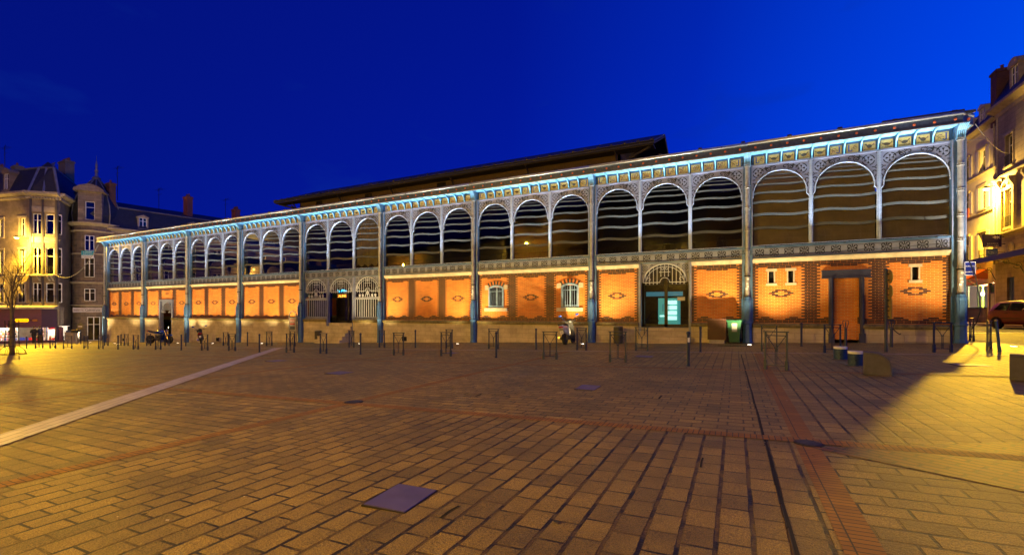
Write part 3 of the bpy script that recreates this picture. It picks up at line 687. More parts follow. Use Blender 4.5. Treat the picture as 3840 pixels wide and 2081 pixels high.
# bay 2: two barred windows
cs, s = thirds(2); xr, xl = CX_[2] - .24, CX_[3] + .24
wn = [(-18.50, -17.36, 1.62, 3.0), (-23.64, -22.50, 1.62, 3.0)]
mb = brick_panel(2, xl, xr, wn); diamond(mb, cs[1], 2.35)
bw2 = Wb(mb, 'brick_wall', [BRICK, DARKBRICK]); plinth(xl, xr, None); cornice(xl, xr)
for (a, b, c, d) in wn:
    cx_ = (a + b) / 2; m = MB()
    hp = [(cx_ + math.sin(R(t)) * .95, 2.17 + math.cos(R(t)) * .95) for t in (-37, -25, -12, 0, 12, 25, 37)]
    for t in range(-36, 37, 6):                       # brick voussoirs
        a1, a2 = R(t - 2.6), R(t + 2.6); r1, r2 = .96, 1.22
        m.prism([(cx_ + math.sin(a1) * r1, -.04, 2.2 + math.cos(a1) * r1), (cx_ + math.sin(a2) * r1, -.04, 2.2 + math.cos(a2) * r1), (cx_ + math.sin(a2) * r2, -.04, 2.2 + math.cos(a2) * r2), (cx_ + math.sin(a1) * r2, -.04, 2.2 + math.cos(a1) * r2)], (0, .05, 0), 2 if (t // 6) % 2 else 0)
    wf = Wb(m, 'barred_window', [mat('voussoir_orange', (.6, .19, .035), .8), CORN, DARKBRICK], hall)
    for x0, x1 in ((a - .28, a - .0), (b + .0, b + .28)): m = MB(); m.box(x0, x1, -.045, .1, d - .16, d + .14); Wb(m, 'impost', CORN, wf)
    m = MB(); m.box(a - .28, b + .28, -.12, .1, c - .22, c); Wb(m, 'window_sill', CORN, wf)
    m = MB(); FR = mat('light_blue_window_paint', (.22, .33, .46), .45)
    m.box(a, a + .09, -.06, .12, c, d - .02); m.box(b - .09, b, -.06, .12, c, d - .02); m.box(a, b, -.06, .12, c, c + .07)
    m.tube([(cx_ + math.sin(R(t)) * .93, -.01, 2.17 + math.cos(R(t)) * .93) for t in range(-37, 38, 6)], .07, 6)
    m.box(cx_ - .03, cx_ + .03, .06, .12, c, d + .05)
    Wb(m, 'window_frame', FR, wf)
    m = MB()
    for k_ in range(7):
        x = a + .12 + k_ * (b - a - .24) / 6; m.tube([(x, -.05, c + .05), (x, -.05, d - .02 + .1 * math.cos((x - cx_) * 2))], .014, 5)
    for z in (c + .12, d - .3): m.box(a + .05, b - .05, -.06, -.045, z, z + .035)
    Wb(m, 'window_bars', FR, wf)
    m = MB(); m.face([(a + .02, .1, c), (b - .02, .1, c), (b - .02, .1, d), (cx_ + .3, .1, d + .1), (cx_ - .3, .1, d + .1), (a + .02, .1, d)]); Wb(m, 'window_pane', WGLASS, wf)
    m = MB()
    for k_ in range(10):
        x = a + .1 + k_ * .1; m.face([(x, .2 + .02 * (k_ % 2), c), (x + .1, .2 + .02 * ((k_ + 1) % 2), c), (x + .1, .2 + .02 * ((k_ + 1) % 2), d + .1), (x, .2 + .02 * (k_ % 2), d + .1)])
    Wb(m, 'curtain', mat('brown_curtain', (.12, .10, .075), .9), wf)
# wrought grilles and doors
GRL = mat('pale_grille_paint', (.46, .48, .53), .4, .2, var=.1)
def arch_grille(cx_, s, zs, ri, full, name='door_grille'):
    """round-headed grille; zs = springing; full = with the lower bars"""
    mb = MB(); hw = s / 2; top = Z_BB - .01
    n = 20; a0 = [(ri * math.cos(R(180 - 180 * i / n)), zs + ri * math.sin(R(180 - 180 * i / n)) * min(1, (top - .05 - zs) / ri)) for i in range(n + 1)]
    ky = min(1, (top - .05 - zs) / ri)
    for p, q in zip(a0, a0[1:]):                       # spandrel plate
        mb.face([(cx_ + p[0], .0, p[1]), (cx_ + q[0], .0, q[1]), (cx_ + q[0], .0, top), (cx_ + p[0], .0, top)][::-1], 1)
    for sg in (-1, 1):
        mb.face([(cx_ + sg * ri, 0, zs), (cx_ + sg * hw, 0, zs), (cx_ + sg * hw, 0, top), (cx_ + sg * ri, 0, top)], 1)
        c2 = (cx_ + sg * (hw - .26), top - .26)
        for q in range(4): mb.ribbon(arc(c2[0], c2[1], .15, 12 + 90 * q, 78 + 90 * q, 5), .03, -.004, 2)
        for q in range(4): mb.ribbon([(c2[0] + .03 * math.cos(PI / 2 * q), c2[1] + .03 * math.sin(PI / 2 * q)), (c2[0] + .1 * math.cos(PI / 2 * q), c2[1] + .1 * math.sin(PI / 2 * q))], .015, -.004, 2, .06)
        mb.ribbon(spiral(cx_ + sg * (hw - .13), top - .58, .07, .03, 0, 250, 8), .025, -.004, 2)
        mb.ribbon(spiral(cx_ + sg * (hw - .62), top - .13, .07, .03, 0, 250, 8), .025, -.004, 2)
    mb.tube([(cx_ + p[0], -.02, p[1]) for p in a0], .035, 6, 0)
    mb.tube([(cx_ + p[0] * .86, -.01, zs + (p[1] - zs) * .86) for p in a0[1:-1]], .018, 5, 0)
    nb = 11
    for k_ in range(nb):
        x = -ri * .88 + k_ * 2 * ri * .88 / (nb - 1); zt = zs + math.sqrt(max(0, ri * ri - x * x)) * ky * .97
        zb = zs - .06
        if abs(x) < ri * .22 : zb = zs + .38
        mb.tube([(cx_ + x, -.01, zb), (cx_ + x, -.01, zt)], .0155, 5, 0)
        mb.lathe([(.004, zb - .06), (.03, zb - .02), (.012, zb + .02)], 6, (cx_ + x, -.01, 0), 0)
        mb.lathe([(.026, zt - .2), (.03, zt - .17), (.01, zt - .14)], 6, (cx_ + x, -.01, 0), 0)
    mb.tube([(cx_ + x, -.01, z) for x, z in arc(0, zs, .26, 0, 180, 10)], .018, 5, 0)
    mb.box(cx_ - ri, cx_ - .26, -.03, .0, zs - .02, zs + .02, 0); mb.box(cx_ + .26, cx_ + ri, -.03, .0, zs - .02, zs + .02, 0)
    for sg in (-1, 1):
        mb.tube([(cx_ + sg * p[0], -.015, p[1]) for p in spiral(ri * .74, zs + .16, .13, .04, -20, 300, 10)], .015, 4, 0)
        mb.tube([(cx_ + sg * p[0], -.015, p[1]) for p in spiral(.12, top - .32, .09, .03, 90, 400, 10)], .014, 4, 0)
    mb.box(cx_ - .3, cx_ + .3, -.025, -.005, top - .52, top - .49, 0)
    if full:
        z2, z3 = zs - .52, .98
        mb.box(cx_ - hw + .06, cx_ + hw - .06, -.04, .02, z2 - .1, z2, 1); mb.box(cx_ - hw + .06, cx_ + hw - .06, -.05, .02, z2, z2 + .03, 0); mb.box(cx_ - hw + .06, cx_ + hw - .06, -.05, .02, z2 - .13, z2 - .1, 0)
        for k_ in range(16): mb.lathe([(.02, -.046), (.02, -.04)], 5, (cx_ - hw + .16 + k_ * (s - .32) / 15, 0, z2 - .05), 2, axis='y')
        mb.box(cx_ - hw + .06, cx_ + hw - .06, -.04, .02, .80, z3, 1)
        for k_ in range(18): mb.box(cx_ - hw + .14 + k_ * (s - .28) / 18, cx_ - hw + .20 + k_ * (s - .28) / 18, -.046, -.04, .85, .92, 2)
        for k_ in range(12):
            x = cx_ - hw + .14 + k_ * (s - .28) / 11; mb.box(x - .02, x + .02, -.02, .01, z3, z2 - .1, 0)
        # fleur and urns between the rails
        mb.tube([(cx_ + x, -.02, z) for x, z in arc(0, zs + .0, .17, 0, 180, 8)], .022, 5, 0)
        for sx in (-1, 1):
            mb.tube([(cx_ + sx * x, -.02, z) for x, z in [(.17, zs), (.12, zs - .16), (.2, zs - .3), (.24, z2 + .06)]], .022, 5, 0)
            mb.tube([(cx_ + sx * x, -.02, z) for x, z in [(.02, zs - .34), (.10, zs - .16), (.04, zs - .02)]], .022, 5, 0)
            for ux in (.48, .80):
                mb.lathe([(.05, z2 + .04), (.02, z2 + .08), (.09, z2 + .17), (.06, z2 + .22), (.09, z2 + .26)], 8, (cx_ + sx * ux, -.02, 0), 0)
                mb.tube([(cx_ + sx * ux, -.02, z2 + .26), (cx_ + sx * ux, -.02, zs)], .012, 4, 0)
        mb.tube([(cx_, -.02, z2 + .05), (cx_, -.02, zs + .08)], .03, 5, 0)
    return Wb(mb, name, [GRL, STEEL, VOID])
BRONZE = mat('dark_door_metal', (.025, .02, .018), .4, .6)
def glass_doors(xa, xb, zb, zt, y):
    mb = MB(); c = (xa + xb) / 2
    for x0, x1 in ((xa, xa + .07), (c - .09, c + .09), (xb - .07, xb)): mb.box(x0, x1, y, y + .08, zb, zt)
    mb.box(xa, xb, y, y + .08, zb, zb + .16); mb.box(xa, xb, y, y + .08, zt - .10, zt); mb.box(xa, xb, y, y + .08, zb + 2.45, zb + 2.52)
    d = Wb(mb, 'glass_door', BRONZE)
    mb = MB(); mb.face([(xa, y + .04, zb), (xb, y + .04, zb), (xb, y + .04, zt), (xa, y + .04, zt)]); Wb(mb, 'door_pane', SHOPG, d)
    mb = MB()
    for sx in (-1, 1): mb.tube([(c + sx * .16, y - .05, zb + .9), (c + sx * .16, y - .05, zb + 1.3)], .016, 6)
    Wb(mb, 'door_handle', CHROME, d)
    return d
def steps(xa, xb, zt, zb, n, dep=.32, y0=.25):
    mb = MB(); h = (zt - zb) / n
    for k_ in range(n): mb.box(xa, xb, y0 - (k_ + 1) * dep + .0, 1.2, zt - (k_ + 1) * h - (0 if k_ < n - 1 else .1), zt - k_ * h - (.0005 * k_)); 
    for k_ in range(n): mb.box(xa, xb, y0 - (k_ + 1) * dep - .025, y0 - (k_ + 1) * dep + .02, zt - k_ * h - .045, zt - k_ * h + .004)
    return Wb(mb, 'entrance_steps', STONE)
# bay 1: main glass entrance
cs, s = thirds(1); xr, xl = CX_[1] - .24, CX_[2] + .24; dl, dr = cs[1] - s / 2 + .07, cs[1] + s / 2 - .07
for a, b, c in ((xl, dl - .14, cs[2]), (dr + .14, xr, cs[0])):
    mb = brick_panel(1, a, b, []); diamond(mb, c, 2.35); Wb(mb, 'brick_wall', [BRICK, DARKBRICK]); plinth(a, b); cornice(a, b)
arch_grille(cs[1], s, 3.02, 1.16, False)
glass_doors(dl, dr, .50, 4.05, .55); steps(dl, dr, .48, gz(-12.3), 4)
for x in (dl - .07, dr + .07): mb = MB(); mb.box(x - .07, x + .07, -.14, .1, gz(x) - .1, 4.1, 0); mb.box(x - .02, x + .02, -.17, -.14, gz(x) - .05, 4.1, 0); Wb(mb, 'door_post', [STEEL])
mb = MB(); mb.box(-11.75, -11.35, .53, .545, 2.0, 2.2); Wb(mb, 'door_notice', WHITE)
mb = MB()
for sx in (dl + .25,): mb.tube([(sx, -.55, gz(sx)), (sx, -.55, gz(sx) + .85), (sx + .1, -.1, 1.0), (sx + .35, .3, 1.42), (sx + .55, .3, 1.42), (sx + .62, .4, .8)], .022, 6)
Wb(mb, 'handrail', IRON)
# inside: a cool lit window panel, seen through the doors
li = MB(); li.box(-13.3, -11.95, 4.0, 4.1, .55, 2.25, 0)
for r_ in range(4): li.box(-12.75, -12.15, 3.97, 3.985, .85 + r_ * .33, 1.10 + r_ * .33, 1)
li.box(-13.2, -12.85, 3.97, 3.985, 1.05, 1.15, 1)
tag(li.build('menu_lightbox', [emat('cyan_lightbox', (.10, .62, .58), .38), emat('cyan_lightbox_text', (.55, 1, .95), 1.2)]), 'glowing cyan menu board inside the hall behind the glass doors', 'light box')
li = MB(); li.box(-14.4, -12.0, 6.0, 6.1, 2.45, 2.75, 0); tag(li.build('glazed_strip_light', [emat('dim_cyan_strip', (.06, .24, .3), .6)]), 'dim cyan illuminated strip above the menu board inside the hall', 'light')
li = MB(); li.box(-11.2, -10.4, 5.2, 5.3, .6, 2.3, 0); tag(li.build('dim_orange_panel', [emat('dim_orange', (.35, .16, .04), .12)]), 'dim brown lit panel deep inside the hall right of the menu board', 'panel')
# bay 4: triple grille with central doors
cs, s = thirds(4); xr, xl = CX_[4] - .24, CX_[5] + .24; dl, dr = cs[1] - s / 2 + .07, cs[1] + s / 2 - .07
arch_grille(cs[0], s, 3.0, 1.18, True, 'window_grille'); arch_grille(cs[2], s, 3.0, 1.18, True, 'window_grille'); arch_grille(cs[1], s, 3.0, 1.18, False)
plinth(xl, dl - .14); plinth(dr + .14, xr)
glass_doors(dl, dr, .50, 4.0, .75); steps(dl, dr, .48, gz(-36.9), 6, .28)
for x in (dl - .07, dr + .07): mb = MB(); mb.box(x - .08, x + .08, -.14, .1, gz(x) - .1, 4.1, 0); mb.box(x - .02, x + .02, -.17, -.14, gz(x) - .05, 4.1, 0); Wb(mb, 'door_post', [STEEL])
mb = MB(); mb.wall(xl, xr, .5, 4.05, [(dl, dr, 0, 4.05)], .3, .02); Wb(mb, 'window_pane', WGLASS)
c1 = text('neon_sign', 'La Mie', .42, emat('neon_cyan', (.05, .6, 1), 3), None, (-39.0, 1.75, 3.0), shear=.3, ext=.02)
tag(c1, 'cyan neon lettering above red and yellow letters seen through the grille door', 'neon sign')
c2 = text('neon_sign', 'CALINE', .34, emat('neon_orange', (1, .35, .04), 3), None, (-39.0, 1.75, 2.62), ext=.02)
tag(c2, 'orange and yellow neon word under the cyan lettering behind the grille door', 'neon sign')
# bay 7: low gated doorway in the middle third
cs, s = thirds(7); xr, xl = CX_[7] - .24, CX_[8] + .24
mb = brick_panel(7, xl, xr, [(-63.2, -60.75, 0, 2.62)]); diamond(mb, cs[0], 2.35); diamond(mb, cs[2], 2.35); diamond(mb, cs[1], 3.3, True)
Wb(mb, 'brick_wall', [BRICK, DARKBRICK]); plinth(xl, -63.2); plinth(-60.75, xr); cornice(xl, xr)
mb = MB(); mb.box(-63.25, -60.7, -.12, .15, 2.5, 2.68)
for x in (-63.12, -60.83): mb.box(x - .12, x + .12, -.14, .2, gz(x) - .1, 2.5)
Wb(mb, 'portal_frame', STEEL)
mb = MB(); ccx = cs[1]; a0 = arc(0, 1.35, 1.02, 180, 0, 16)
for p, q in zip(a0, a0[1:]): mb.face([(ccx + p[0], .02, p[1]), (ccx + q[0], .02, q[1]), (ccx + q[0], .02, 2.5), (ccx + p[0], .02, 2.5)][::-1], 0)
mb.tube([(ccx + p[0], 0, p[1]) for p in a0], .04, 6, 0)
for k_ in range(9):
    x = -.85 + k_ * .2125; mb.tube([(ccx + x, 0, 1.3 if abs(x) > .3 else 1.55), (ccx + x, 0, 1.35 + math.sqrt(1.02 ** 2 - x * x))], .022, 5, 1)
mb.box(ccx - 1.02, ccx - .3, -.03, .03, 1.3, 1.36, 1); mb.box(ccx + .3, ccx + 1.02, -.03, .03, 1.3, 1.36, 1)
Wb(mb, 'gate', [STEEL, GRL])
# ---- ends, back, roofs, lantern
def end_wall(x, out):      # out=+1 right end, -1 left end
    rz = R(90) * out
    for yb in (0, 8.5, 17, 25.5):
        holes = []
        mb = MB(); mb.box(*sorted((x - out * .3, x)), yb, yb + 8.5, Z_BBOT, Z_BT); Wb(mb, 'brick_wall', [mat('brick_end', (.5, .15, .03), .8)])
        mb = MB(); mb.box(*sorted((x - out * .3, x + out * .15)), yb, yb + 8.5, gz(x) - .2, Z_BBOT); Wb(mb, 'plinth_wall', STONE)
        mb = MB(); mb.box(*sorted((x - out * .3, x + out * .06)), yb, yb + 8.5, Z_BT, Z_SILL); mb.box(*sorted((x - out * .3, x + out * .03)), yb, yb + 8.5, 8.93, 9.47); Wb(mb, 'ornamental_band', STEELB)
        for k_ in range(3):
            yc = yb + (k_ + .5) * 8.5 / 3
            me = window_meshes(8.5 / 3)
            f = link('arched_window', me[1], hall, Vector((x + out * .0, yc, 0)) - HR, rz); link('spandrel', me[0], f); link('window_pane', me[2], f)
        mb = MB(); mb.box(x - .2, x + .2, yb + 8.3, yb + 8.7, gz(x), 9.4); Wb(mb, 'column', STEELB)
end_wall(.05, 1); end_wall(-74.4, -1)
mb = MB(); mb.box(-74.4, 0, 33.9, 34.2, -2.5, 10.15); Wb(mb, 'back_wall', INT)
mb = MB(); mb.box(-74.3, 0, 1.2, 33.9, .3, .45); Wb(mb, 'hall_floor', INT)
mb = MB()                   # chamfered corner return of the eave, right end
pts = [(-.10, -.80), (.40, -.28), (.40, 34.5)]
for (a, b), (c, d) in zip(pts, pts[1:]):
    mb.face([(a, b, 9.40), (c, d, 9.40), (c, d, 9.80), (a, b, 9.80)], 0); mb.face([(a - .3, b + .3, 9.45), (a, b, 9.43), (c, d, 9.43), (c - .3, d + .1, 9.45)], 1)
    mb.tube([(a, b, 9.80), (c, d, 9.80)], .06, 6, 2); mb.tube([(a, b, 9.885), (c, d, 9.885)], .03, 6, 2); mb.tube([(a, b, 9.41), (c, d, 9.41)], .022, 5, 2)
f = Wb(mb, 'eave_fascia', [FASC, SOFF, ZINC]); mb = MB(); mb.lathe([(.06, 0), (.06, .03), (.001, .04)], 8, (.15, -.60, 9.6), 0, axis='y'); Wb(mb, 'rosette', ROSE, f)
def slopes(x0, x1, y0, z0, y1, z1, m, name, th=.12):
    mb = MB(); mb.prism([(x0, y0, z0), (x0, y1, z1), (x0, y1, z1 + th), (x0, y0, z0 + th)], (x1 - x0, 0, 0)); return mb
mb = slopes(-74.9, .32, -.78, 9.80, 12, 12.7, SLATE, ''); mb2 = slopes(-74.9, .32, 34.9, 9.80, 22, 12.7, SLATE, ''); mb.add(mb2.v, mb2.f)
mb.box(-74.9, -58.5, 12, 22, 12.5, 12.75); mb.box(-17.2, .32, 12, 22, 12.5, 12.75)
rf = Wb(mb, 'roof', SLATE)
mb = MB()
for x in [-72 + 2.05 * k_ for k_ in range(36)]:
    mb = MB(); mb.box(x - .09, x + .09, -.45, -.15, 9.93, 10.12); Wb(mb, 'roof_hook', DARKW, rf)
mb = MB()
mb.box(-2.6, .3, .2, 1.2, 10.05, 10.32)
Wb(mb, 'roof_ridge_box', DARKW, rf)
mb = MB(); mb.wall(-57.0, -17.6, 12.3, 15.4, [(x, x + 1.1, 12.8, 14.7) for x in (-54.2, -46.4, -36.5)], 12.1, .2); mb.box(-57.0, -56.8, 12.1, 22, 12.3, 15.4); mb.box(-17.8, -17.6, 12.1, 22, 12.3, 15.4); mb.box(-57.0, -17.6, 22.0, 22.2, 12.3, 15.4)
for k_ in range(190):
    x = -56.9 + k_ * .206; 
    if not any(a - .1 < x < a + 1.2 for a in (-54.2, -46.4, -36.5)): mb.box(x, x + .03, 12.08, 12.1, 12.5, 15.3)
lw = Wb(mb, 'lantern_wall', LANT)
mb = MB()
for a in (-54.2, -46.4, -36.5):
    for k_ in range(12): mb.prism([(a, 12.15, 12.85 + k_ * .155), (a, 12.25, 12.95 + k_ * .155), (a, 12.27, 12.94 + k_ * .155), (a, 12.17, 12.84 + k_ * .155)], (1.1, 0, 0))
Wb(mb, 'louvre', DARKW, lw)
mb = slopes(-60.1, -14.6, 10.9, 15.0, 17.1, 17.6, SLATE, '', .14); mb2 = slopes(-60.1, -14.6, 23.3, 15.0, 17.1, 17.6, SLATE, '', .14); mb.add(mb2.v, mb2.f)
mb.box(-60.1, -14.6, 10.83, 10.93, 14.82, 15.14); mb.tube([(-60.1, 10.8, 15.06), (-14.6, 10.8, 15.06)], .07, 6)
for x in [-60 + 1.1 * k_ for k_ in range(42)]: mb.box(x, x + .25, 10.86, 11.2, 15.14, 15.24)
lr = Wb(mb, 'lantern_roof', SLATE)
mb = MB(); mb.box(-60.0, -14.7, 10.95, 12.1, 14.74, 14.82)
for x in (-57.2, -49.6, -42, -34.2, -26, -17.8):
    mb.tube([(x, 12.05, 13.2), (x, 11.9, 13.8), (x, 11.5, 14.4), (x, 11.0, 14.75)], .09, 5)
Wb(mb, 'lantern_bracket', DARKW, lr)
mb = MB()
for x, s_ in ((-17.6, 1), (-57, -1)):
    mb.face([(x, 12.1, 15.3), (x, 22, 15.3), (x, 17.1, 17.5)]); mb.tube([(x, 12.1, 13.4), (x + s_ * .9, 11.7, 14.2), (x + s_ * 2.6, 11.2, 14.7)], .12, 5); mb.tube([(x, 12.2, 12.9), (x + s_ * .5, 12.1, 13.9), (x + s_ * 1.4, 12.0, 14.6)], .09, 5)
    Wb(mb, 'gable_brace', DARKW, lr); mb = MB()
mb.tube([(-14.7, 11, 14.9), (-14.7, 17.1, 17.5), (-14.7, 23.2, 14.9)], .1, 5)
Wb(mb, 'barge_board', DARKW, lr)
# cool linear floodlights standing on the band, one per bay
for i in range(9):
    xr, xl = CX_[i] - .5, CX_[i + 1] + .5; c = (xr + xl) / 2
    mb = MB(); mb.box(xl, xr, -.53, -.47, 4.66, 4.70, 0); mb.box(xl + .02, xr - .02, -.52, -.48, 4.70, 4.704, 1)
    for x in (xl + .3, c, xr - .3): mb.box(x - .02, x + .02, -.47, -.13, 4.66, 4.68, 0)
    Wb(mb, 'light_strip', [IRON, emat('strip_glow', (.7, .88, 1), 1.5)])
    a = lamp('AREA', 'strip_lamp', Vector((c, -.58, 4.78)) - HR, P_STRIP * (xr - xl) / 7.2, (.76, .90, 1.0), hall, rot=(R(180 - 2), 0, 0), shape='RECTANGLE')
    a.data.size = xr - xl; a.data.size_y = .05; a.data.spread = R(58)
# ------------------------------------------------------------ floodlights set in the paving
LENS = emat('uplight_lens', (1, .93, .8), 14)
def uplight(x, y, label, p=1.0):
    h0 = .8 - gz(x)
    if not 'kerb' in label and not 'corner' in label: y = y - (h0 - .9) * .62
    t = thing('ground_uplight', label, 'uplight', (x, y, gz(x)), 0, 'floodlights sunk in the paving')
    mb = MB(); mb.lathe([(.15, -.04), (.15, .014), (.115, .02), (.11, .012)], 16); mb.build('rim', CHROME, t)
    mb = MB(); mb.lathe([(.108, 0), (.108, .015), (.001, .02)], 16); mb.build('lens', LENS, t)
    for sg in (-1, 1):      # asymmetric lens: two beams along the wall
        d = Vector((sg * 2.6, -y, 4.3 + h0 * .9)); l = lamp('SPOT', 'uplight_lamp', (sg * .03, 0, .05), P_UP * p, (1.0, .74, .34), t, size=.05, spot_size=R(70), spot_blend=1)
        l.rotation_euler = d.to_track_quat('-Z', 'Y').to_euler()
    return t
for x, y, lb, p in [(-66.4, -1.5, 'ground floodlight at the second column from the far left end of the hall', 1), (-62.6, -2.9, 'ground floodlight before the low gated doorway, left of the blue motorcycle', .8),
                 (-56.3, -1.0, 'ground floodlight at the column between the blue motorcycle and the dark scooter', 1), (-50.2, -1.5, 'ground floodlight by the paired barriers left of the information totem', 1),
                 (-44.0, -1.3, 'ground floodlight at the foot of the information totem', 1), (-33.2, -1.5, 'ground floodlight at the column right of the wrought iron entrance grilles', 1),
                 (-24.9, -1.5, 'ground floodlight at the column left of the first barred window', 1), (-16.6, -1.5, 'ground floodlight at the column beside the silver scooter', 1),
                 (-8.2, -1.9, 'ground floodlight at the blue column beside the green wheelie bin', 1), (.75, -2.6, 'ground floodlight near the kerb on the right, past the corner of the hall', .9)]:
    uplight(x, y, lb, p)
ru = [o for o in COL.objects if o.get('label', '').startswith('ground floodlight near the kerb')][0]
l = lamp('SPOT', 'uplight_lamp', (0, 0, .06), 8000, (1, .93, .84), ru, size=.05, spot_size=R(38), spot_blend=.7); l.rotation_euler = Vector((-.74, 2.2, 7.8)).to_track_quat('-Z', 'Y').to_euler()
tu = uplight(-75.0, -1.3, 'ground floodlight at the far left corner of the hall before the turreted house', 1.2)
l = lamp('SPOT', 'uplight_lamp', (0, 0, .06), 2200, (1, .86, .66), tu, size=.05, spot_size=R(110), spot_blend=.7); l.rotation_euler = Vector((-6, 2.5, 7)).to_track_quat('-Z', 'Y').to_euler()
# ------------------------------------------------------------ sodium street lamps
BULB = emat('sodium_bulb', (1.0, .74, .16), 7)
def street_lamp(name, label, loc, rz, arm, power, throw=None, group=None, kind='SPOT', col=SODIUM):
    """wall-bracket lantern; local -x is towards the wall end of the arm"""
    t = thing('street_lamp', label, 'street lamp', loc, rz, group)
    mb = MB(); mb.tube([(arm, 0, -.45), (arm, 0, .25)], .04, 8); mb.tube([(arm, 0, .0), (arm * .5, 0, .16), (0, 0, .14)], .028, 6); mb.build('bracket', IRON, t)
    mb = MB(); mb.lathe([(.05, .2), (.16, .16), (.27, .06), (.29, .02), (.25, .02)], 14, sy=.7); mb.build('lamp_hood', IRON, t)
    mb = MB(); mb.lathe([(.24, .02), (.25, -.06), (.17, -.15), (.001, -.18)], 14, sy=.7); mb.build('lamp_bowl', BULB, t)
    if kind == 'SPOT': l = lamp('SPOT', 'sodium_lamp', (0, 0, -.24), power, col, t, size=.12, spot_size=R(151), spot_blend=.5)
    if kind == 'SPOT': l = lamp('POINT', 'sodium_lamp', (0, 0, -.3), power * .33, (1, .58, .10), t, size=.1)
    else: l = lamp('POINT', 'sodium_lamp', (0, 0, -.34), power, col, t, size=.12)
    if throw:                # the reflector throws most of its light out over the square
        to, pw, ang = throw; l = lamp('SPOT', 'sodium_lamp', (0, 0, -.24), pw, col, t, size=.28, spot_size=R(ang), spot_blend=.6)
        d = Vector(to) - Vector(loc); d.rotate(Matrix.Rotation(-rz, 3, 'Z')); l.rotation_euler = d.to_track_quat('-Z', 'Y').to_euler()
    return t
# ------------------------------------------------------------ houses round the square
WMC = {}
def win_mesh(w_, h_, arch=0, sash=2):
    key = (round(w_, 2), round(h_, 2), arch, sash)
    if key in WMC: return WMC[key]
    fr = MB(); a = .06
    fr.box(-w_ / 2, -w_ / 2 + a, 0, .07, 0, h_); fr.box(w_ / 2 - a, w_ / 2, 0, .07, 0, h_); fr.box(-w_ / 2, w_ / 2, 0, .07, 0, a); fr.box(-w_ / 2, w_ / 2, 0, .07, h_ - a, h_)
    if sash == 2: fr.box(-.045, .045, -.01, .07, 0, h_)
    for z in (h_ * .68,) if sash < 3 else (h_ * .36, h_ * .68): fr.box(-w_ / 2, w_ / 2, .005, .06, z - .025, z + .025)
    if arch:
        for k_ in range(10):
            x0, x1 = -w_ / 2 + k_ * w_ / 10, -w_ / 2 + (k_ + 1) * w_ / 10; f_ = lambda x: h_ - arch * (2 * x / w_) ** 2
            fr.prism([(x0, -.02, f_(x0)), (x1, -.02, f_(x1)), (x1, -.02, h_ + .01), (x0, -.02, h_ + .01)], (0, .05, 0), 0)
    gl = MB(); gl.face([(-w_ / 2, .045, 0), (w_ / 2, .045, 0), (w_ / 2, .045, h_), (-w_ / 2, .045, h_)]); gl.face([(-w_ / 2, .1, 0), (w_ / 2, .1, 0), (w_ / 2, .1, h_), (-w_ / 2, .1, h_)], 1)
    WMC[key] = (fr, gl); return WMC[key]
ROOM = mat('dark_room', (.02, .018, .016), .9, var=.5, scale=.8)
CURTP = mat('pale_net_curtain', (.38, .33, .30), .9, var=.3)
def window(parent, x, z, w_, h_, y=.2, frame=WHITE, pane=None, room=None, arch=0, sash=2, surround=None, shutters=None, name='window', rail=False, sill=True, part='window'):
    fr, gl = win_mesh(w_, h_, arch, sash)
    key = ('M', id(fr), frame.name)
    if key not in WMC: WMC[key] = fr.mesh('window', frame)
    o = link(name, WMC[key], parent, (x, y, z))
    key = ('G', id(gl), (pane or WGLASS).name, (room or ROOM).name)
    if key not in WMC: WMC[key] = gl.mesh('pane', [pane or WGLASS, room or ROOM])
    link('pane', WMC[key], o)
    if surround:
        m = MB(); s_ = .16
        m.box(-w_ / 2 - s_, -w_ / 2, -y - .05, -y + .02, 0, h_); m.box(w_ / 2, w_ / 2 + s_, -y - .05, -y + .02, 0, h_); m.box(-w_ / 2 - s_ - .06, w_ / 2 + s_ + .06, -y - .11, -y + .02, h_, h_ + .22)
        if sill: m.box(-w_ / 2 - s_, w_ / 2 + s_, -y - .12, -y + .05, -.14, 0)
        m.build('surround', surround, o)
    if shutters:
        for sg in (-1, 1):
            m = MB(); x0 = sg * (w_ / 2 + .06); x1 = sg * (w_ / 2 + .06 + w_ * .52); m.box(*sorted((x0, x1)), -y - .06, -y - .02, -.02, h_ + .02)
            n_ = int(h_ / .09)
            for k_ in range(n_): m.box(*sorted((x0 + sg * .05, x1 - sg * .05)), -y - .072, -y - .06, .06 + k_ * (h_ - .1) / n_, .06 + k_ * (h_ - .1) / n_ + .05)
            m.build('shutter', shutters, o)
    if rail:
        m = MB(); m.box(-w_ / 2 - .02, w_ / 2 + .02, -y - .1, -y - .07, .86, .9); m.box(-w_ / 2, w_ / 2, -y - .1, -y - .07, .08, .11)
        for k_ in range(10):
            xx = -w_ / 2 + (k_ + .5) * w_ / 10; m.box(xx - .01, xx + .01, -y - .095, -y - .075, .08, .88)
            m.tube([(xx + p[0], -y - .085, .35 + p[1]) for p in spiral(0, 0, .05, .02, 0, 300, 6)], .01, 3)
        m.build('window_rail', IRON, o)
    return o
PSTONE = brickmat('warm_house_stone', (.26, .20, .12), (.20, .155, .09), (.18, .14, .09), 1.1, .36, .007, bump=.4, stain=.35)
GSTONE = brickmat('tower_granite', (.19, .14, .10), (.11, .085, .065), (.22, .18, .13), .8, .37, .012, mode='sz', bump=.6, stain=.35)
CREAMW = mat('cream_render', (.56, .49, .38), .85, var=.2, scale=1.2, bump=.25, bscale=25)
TRIM = mat('stone_trim', (.33, .28, .20), .8, var=.25, bump=.3, bscale=14)
LILW = mat('pale_shutter_paint', (.46, .44, .50), .6, var=.12)
BRKCH = brickmat('chimney_brick', (.16, .055, .03), (.10, .035, .02), (.06, .05, .04), .22, .075, .008, mode='sz', bump=.4)
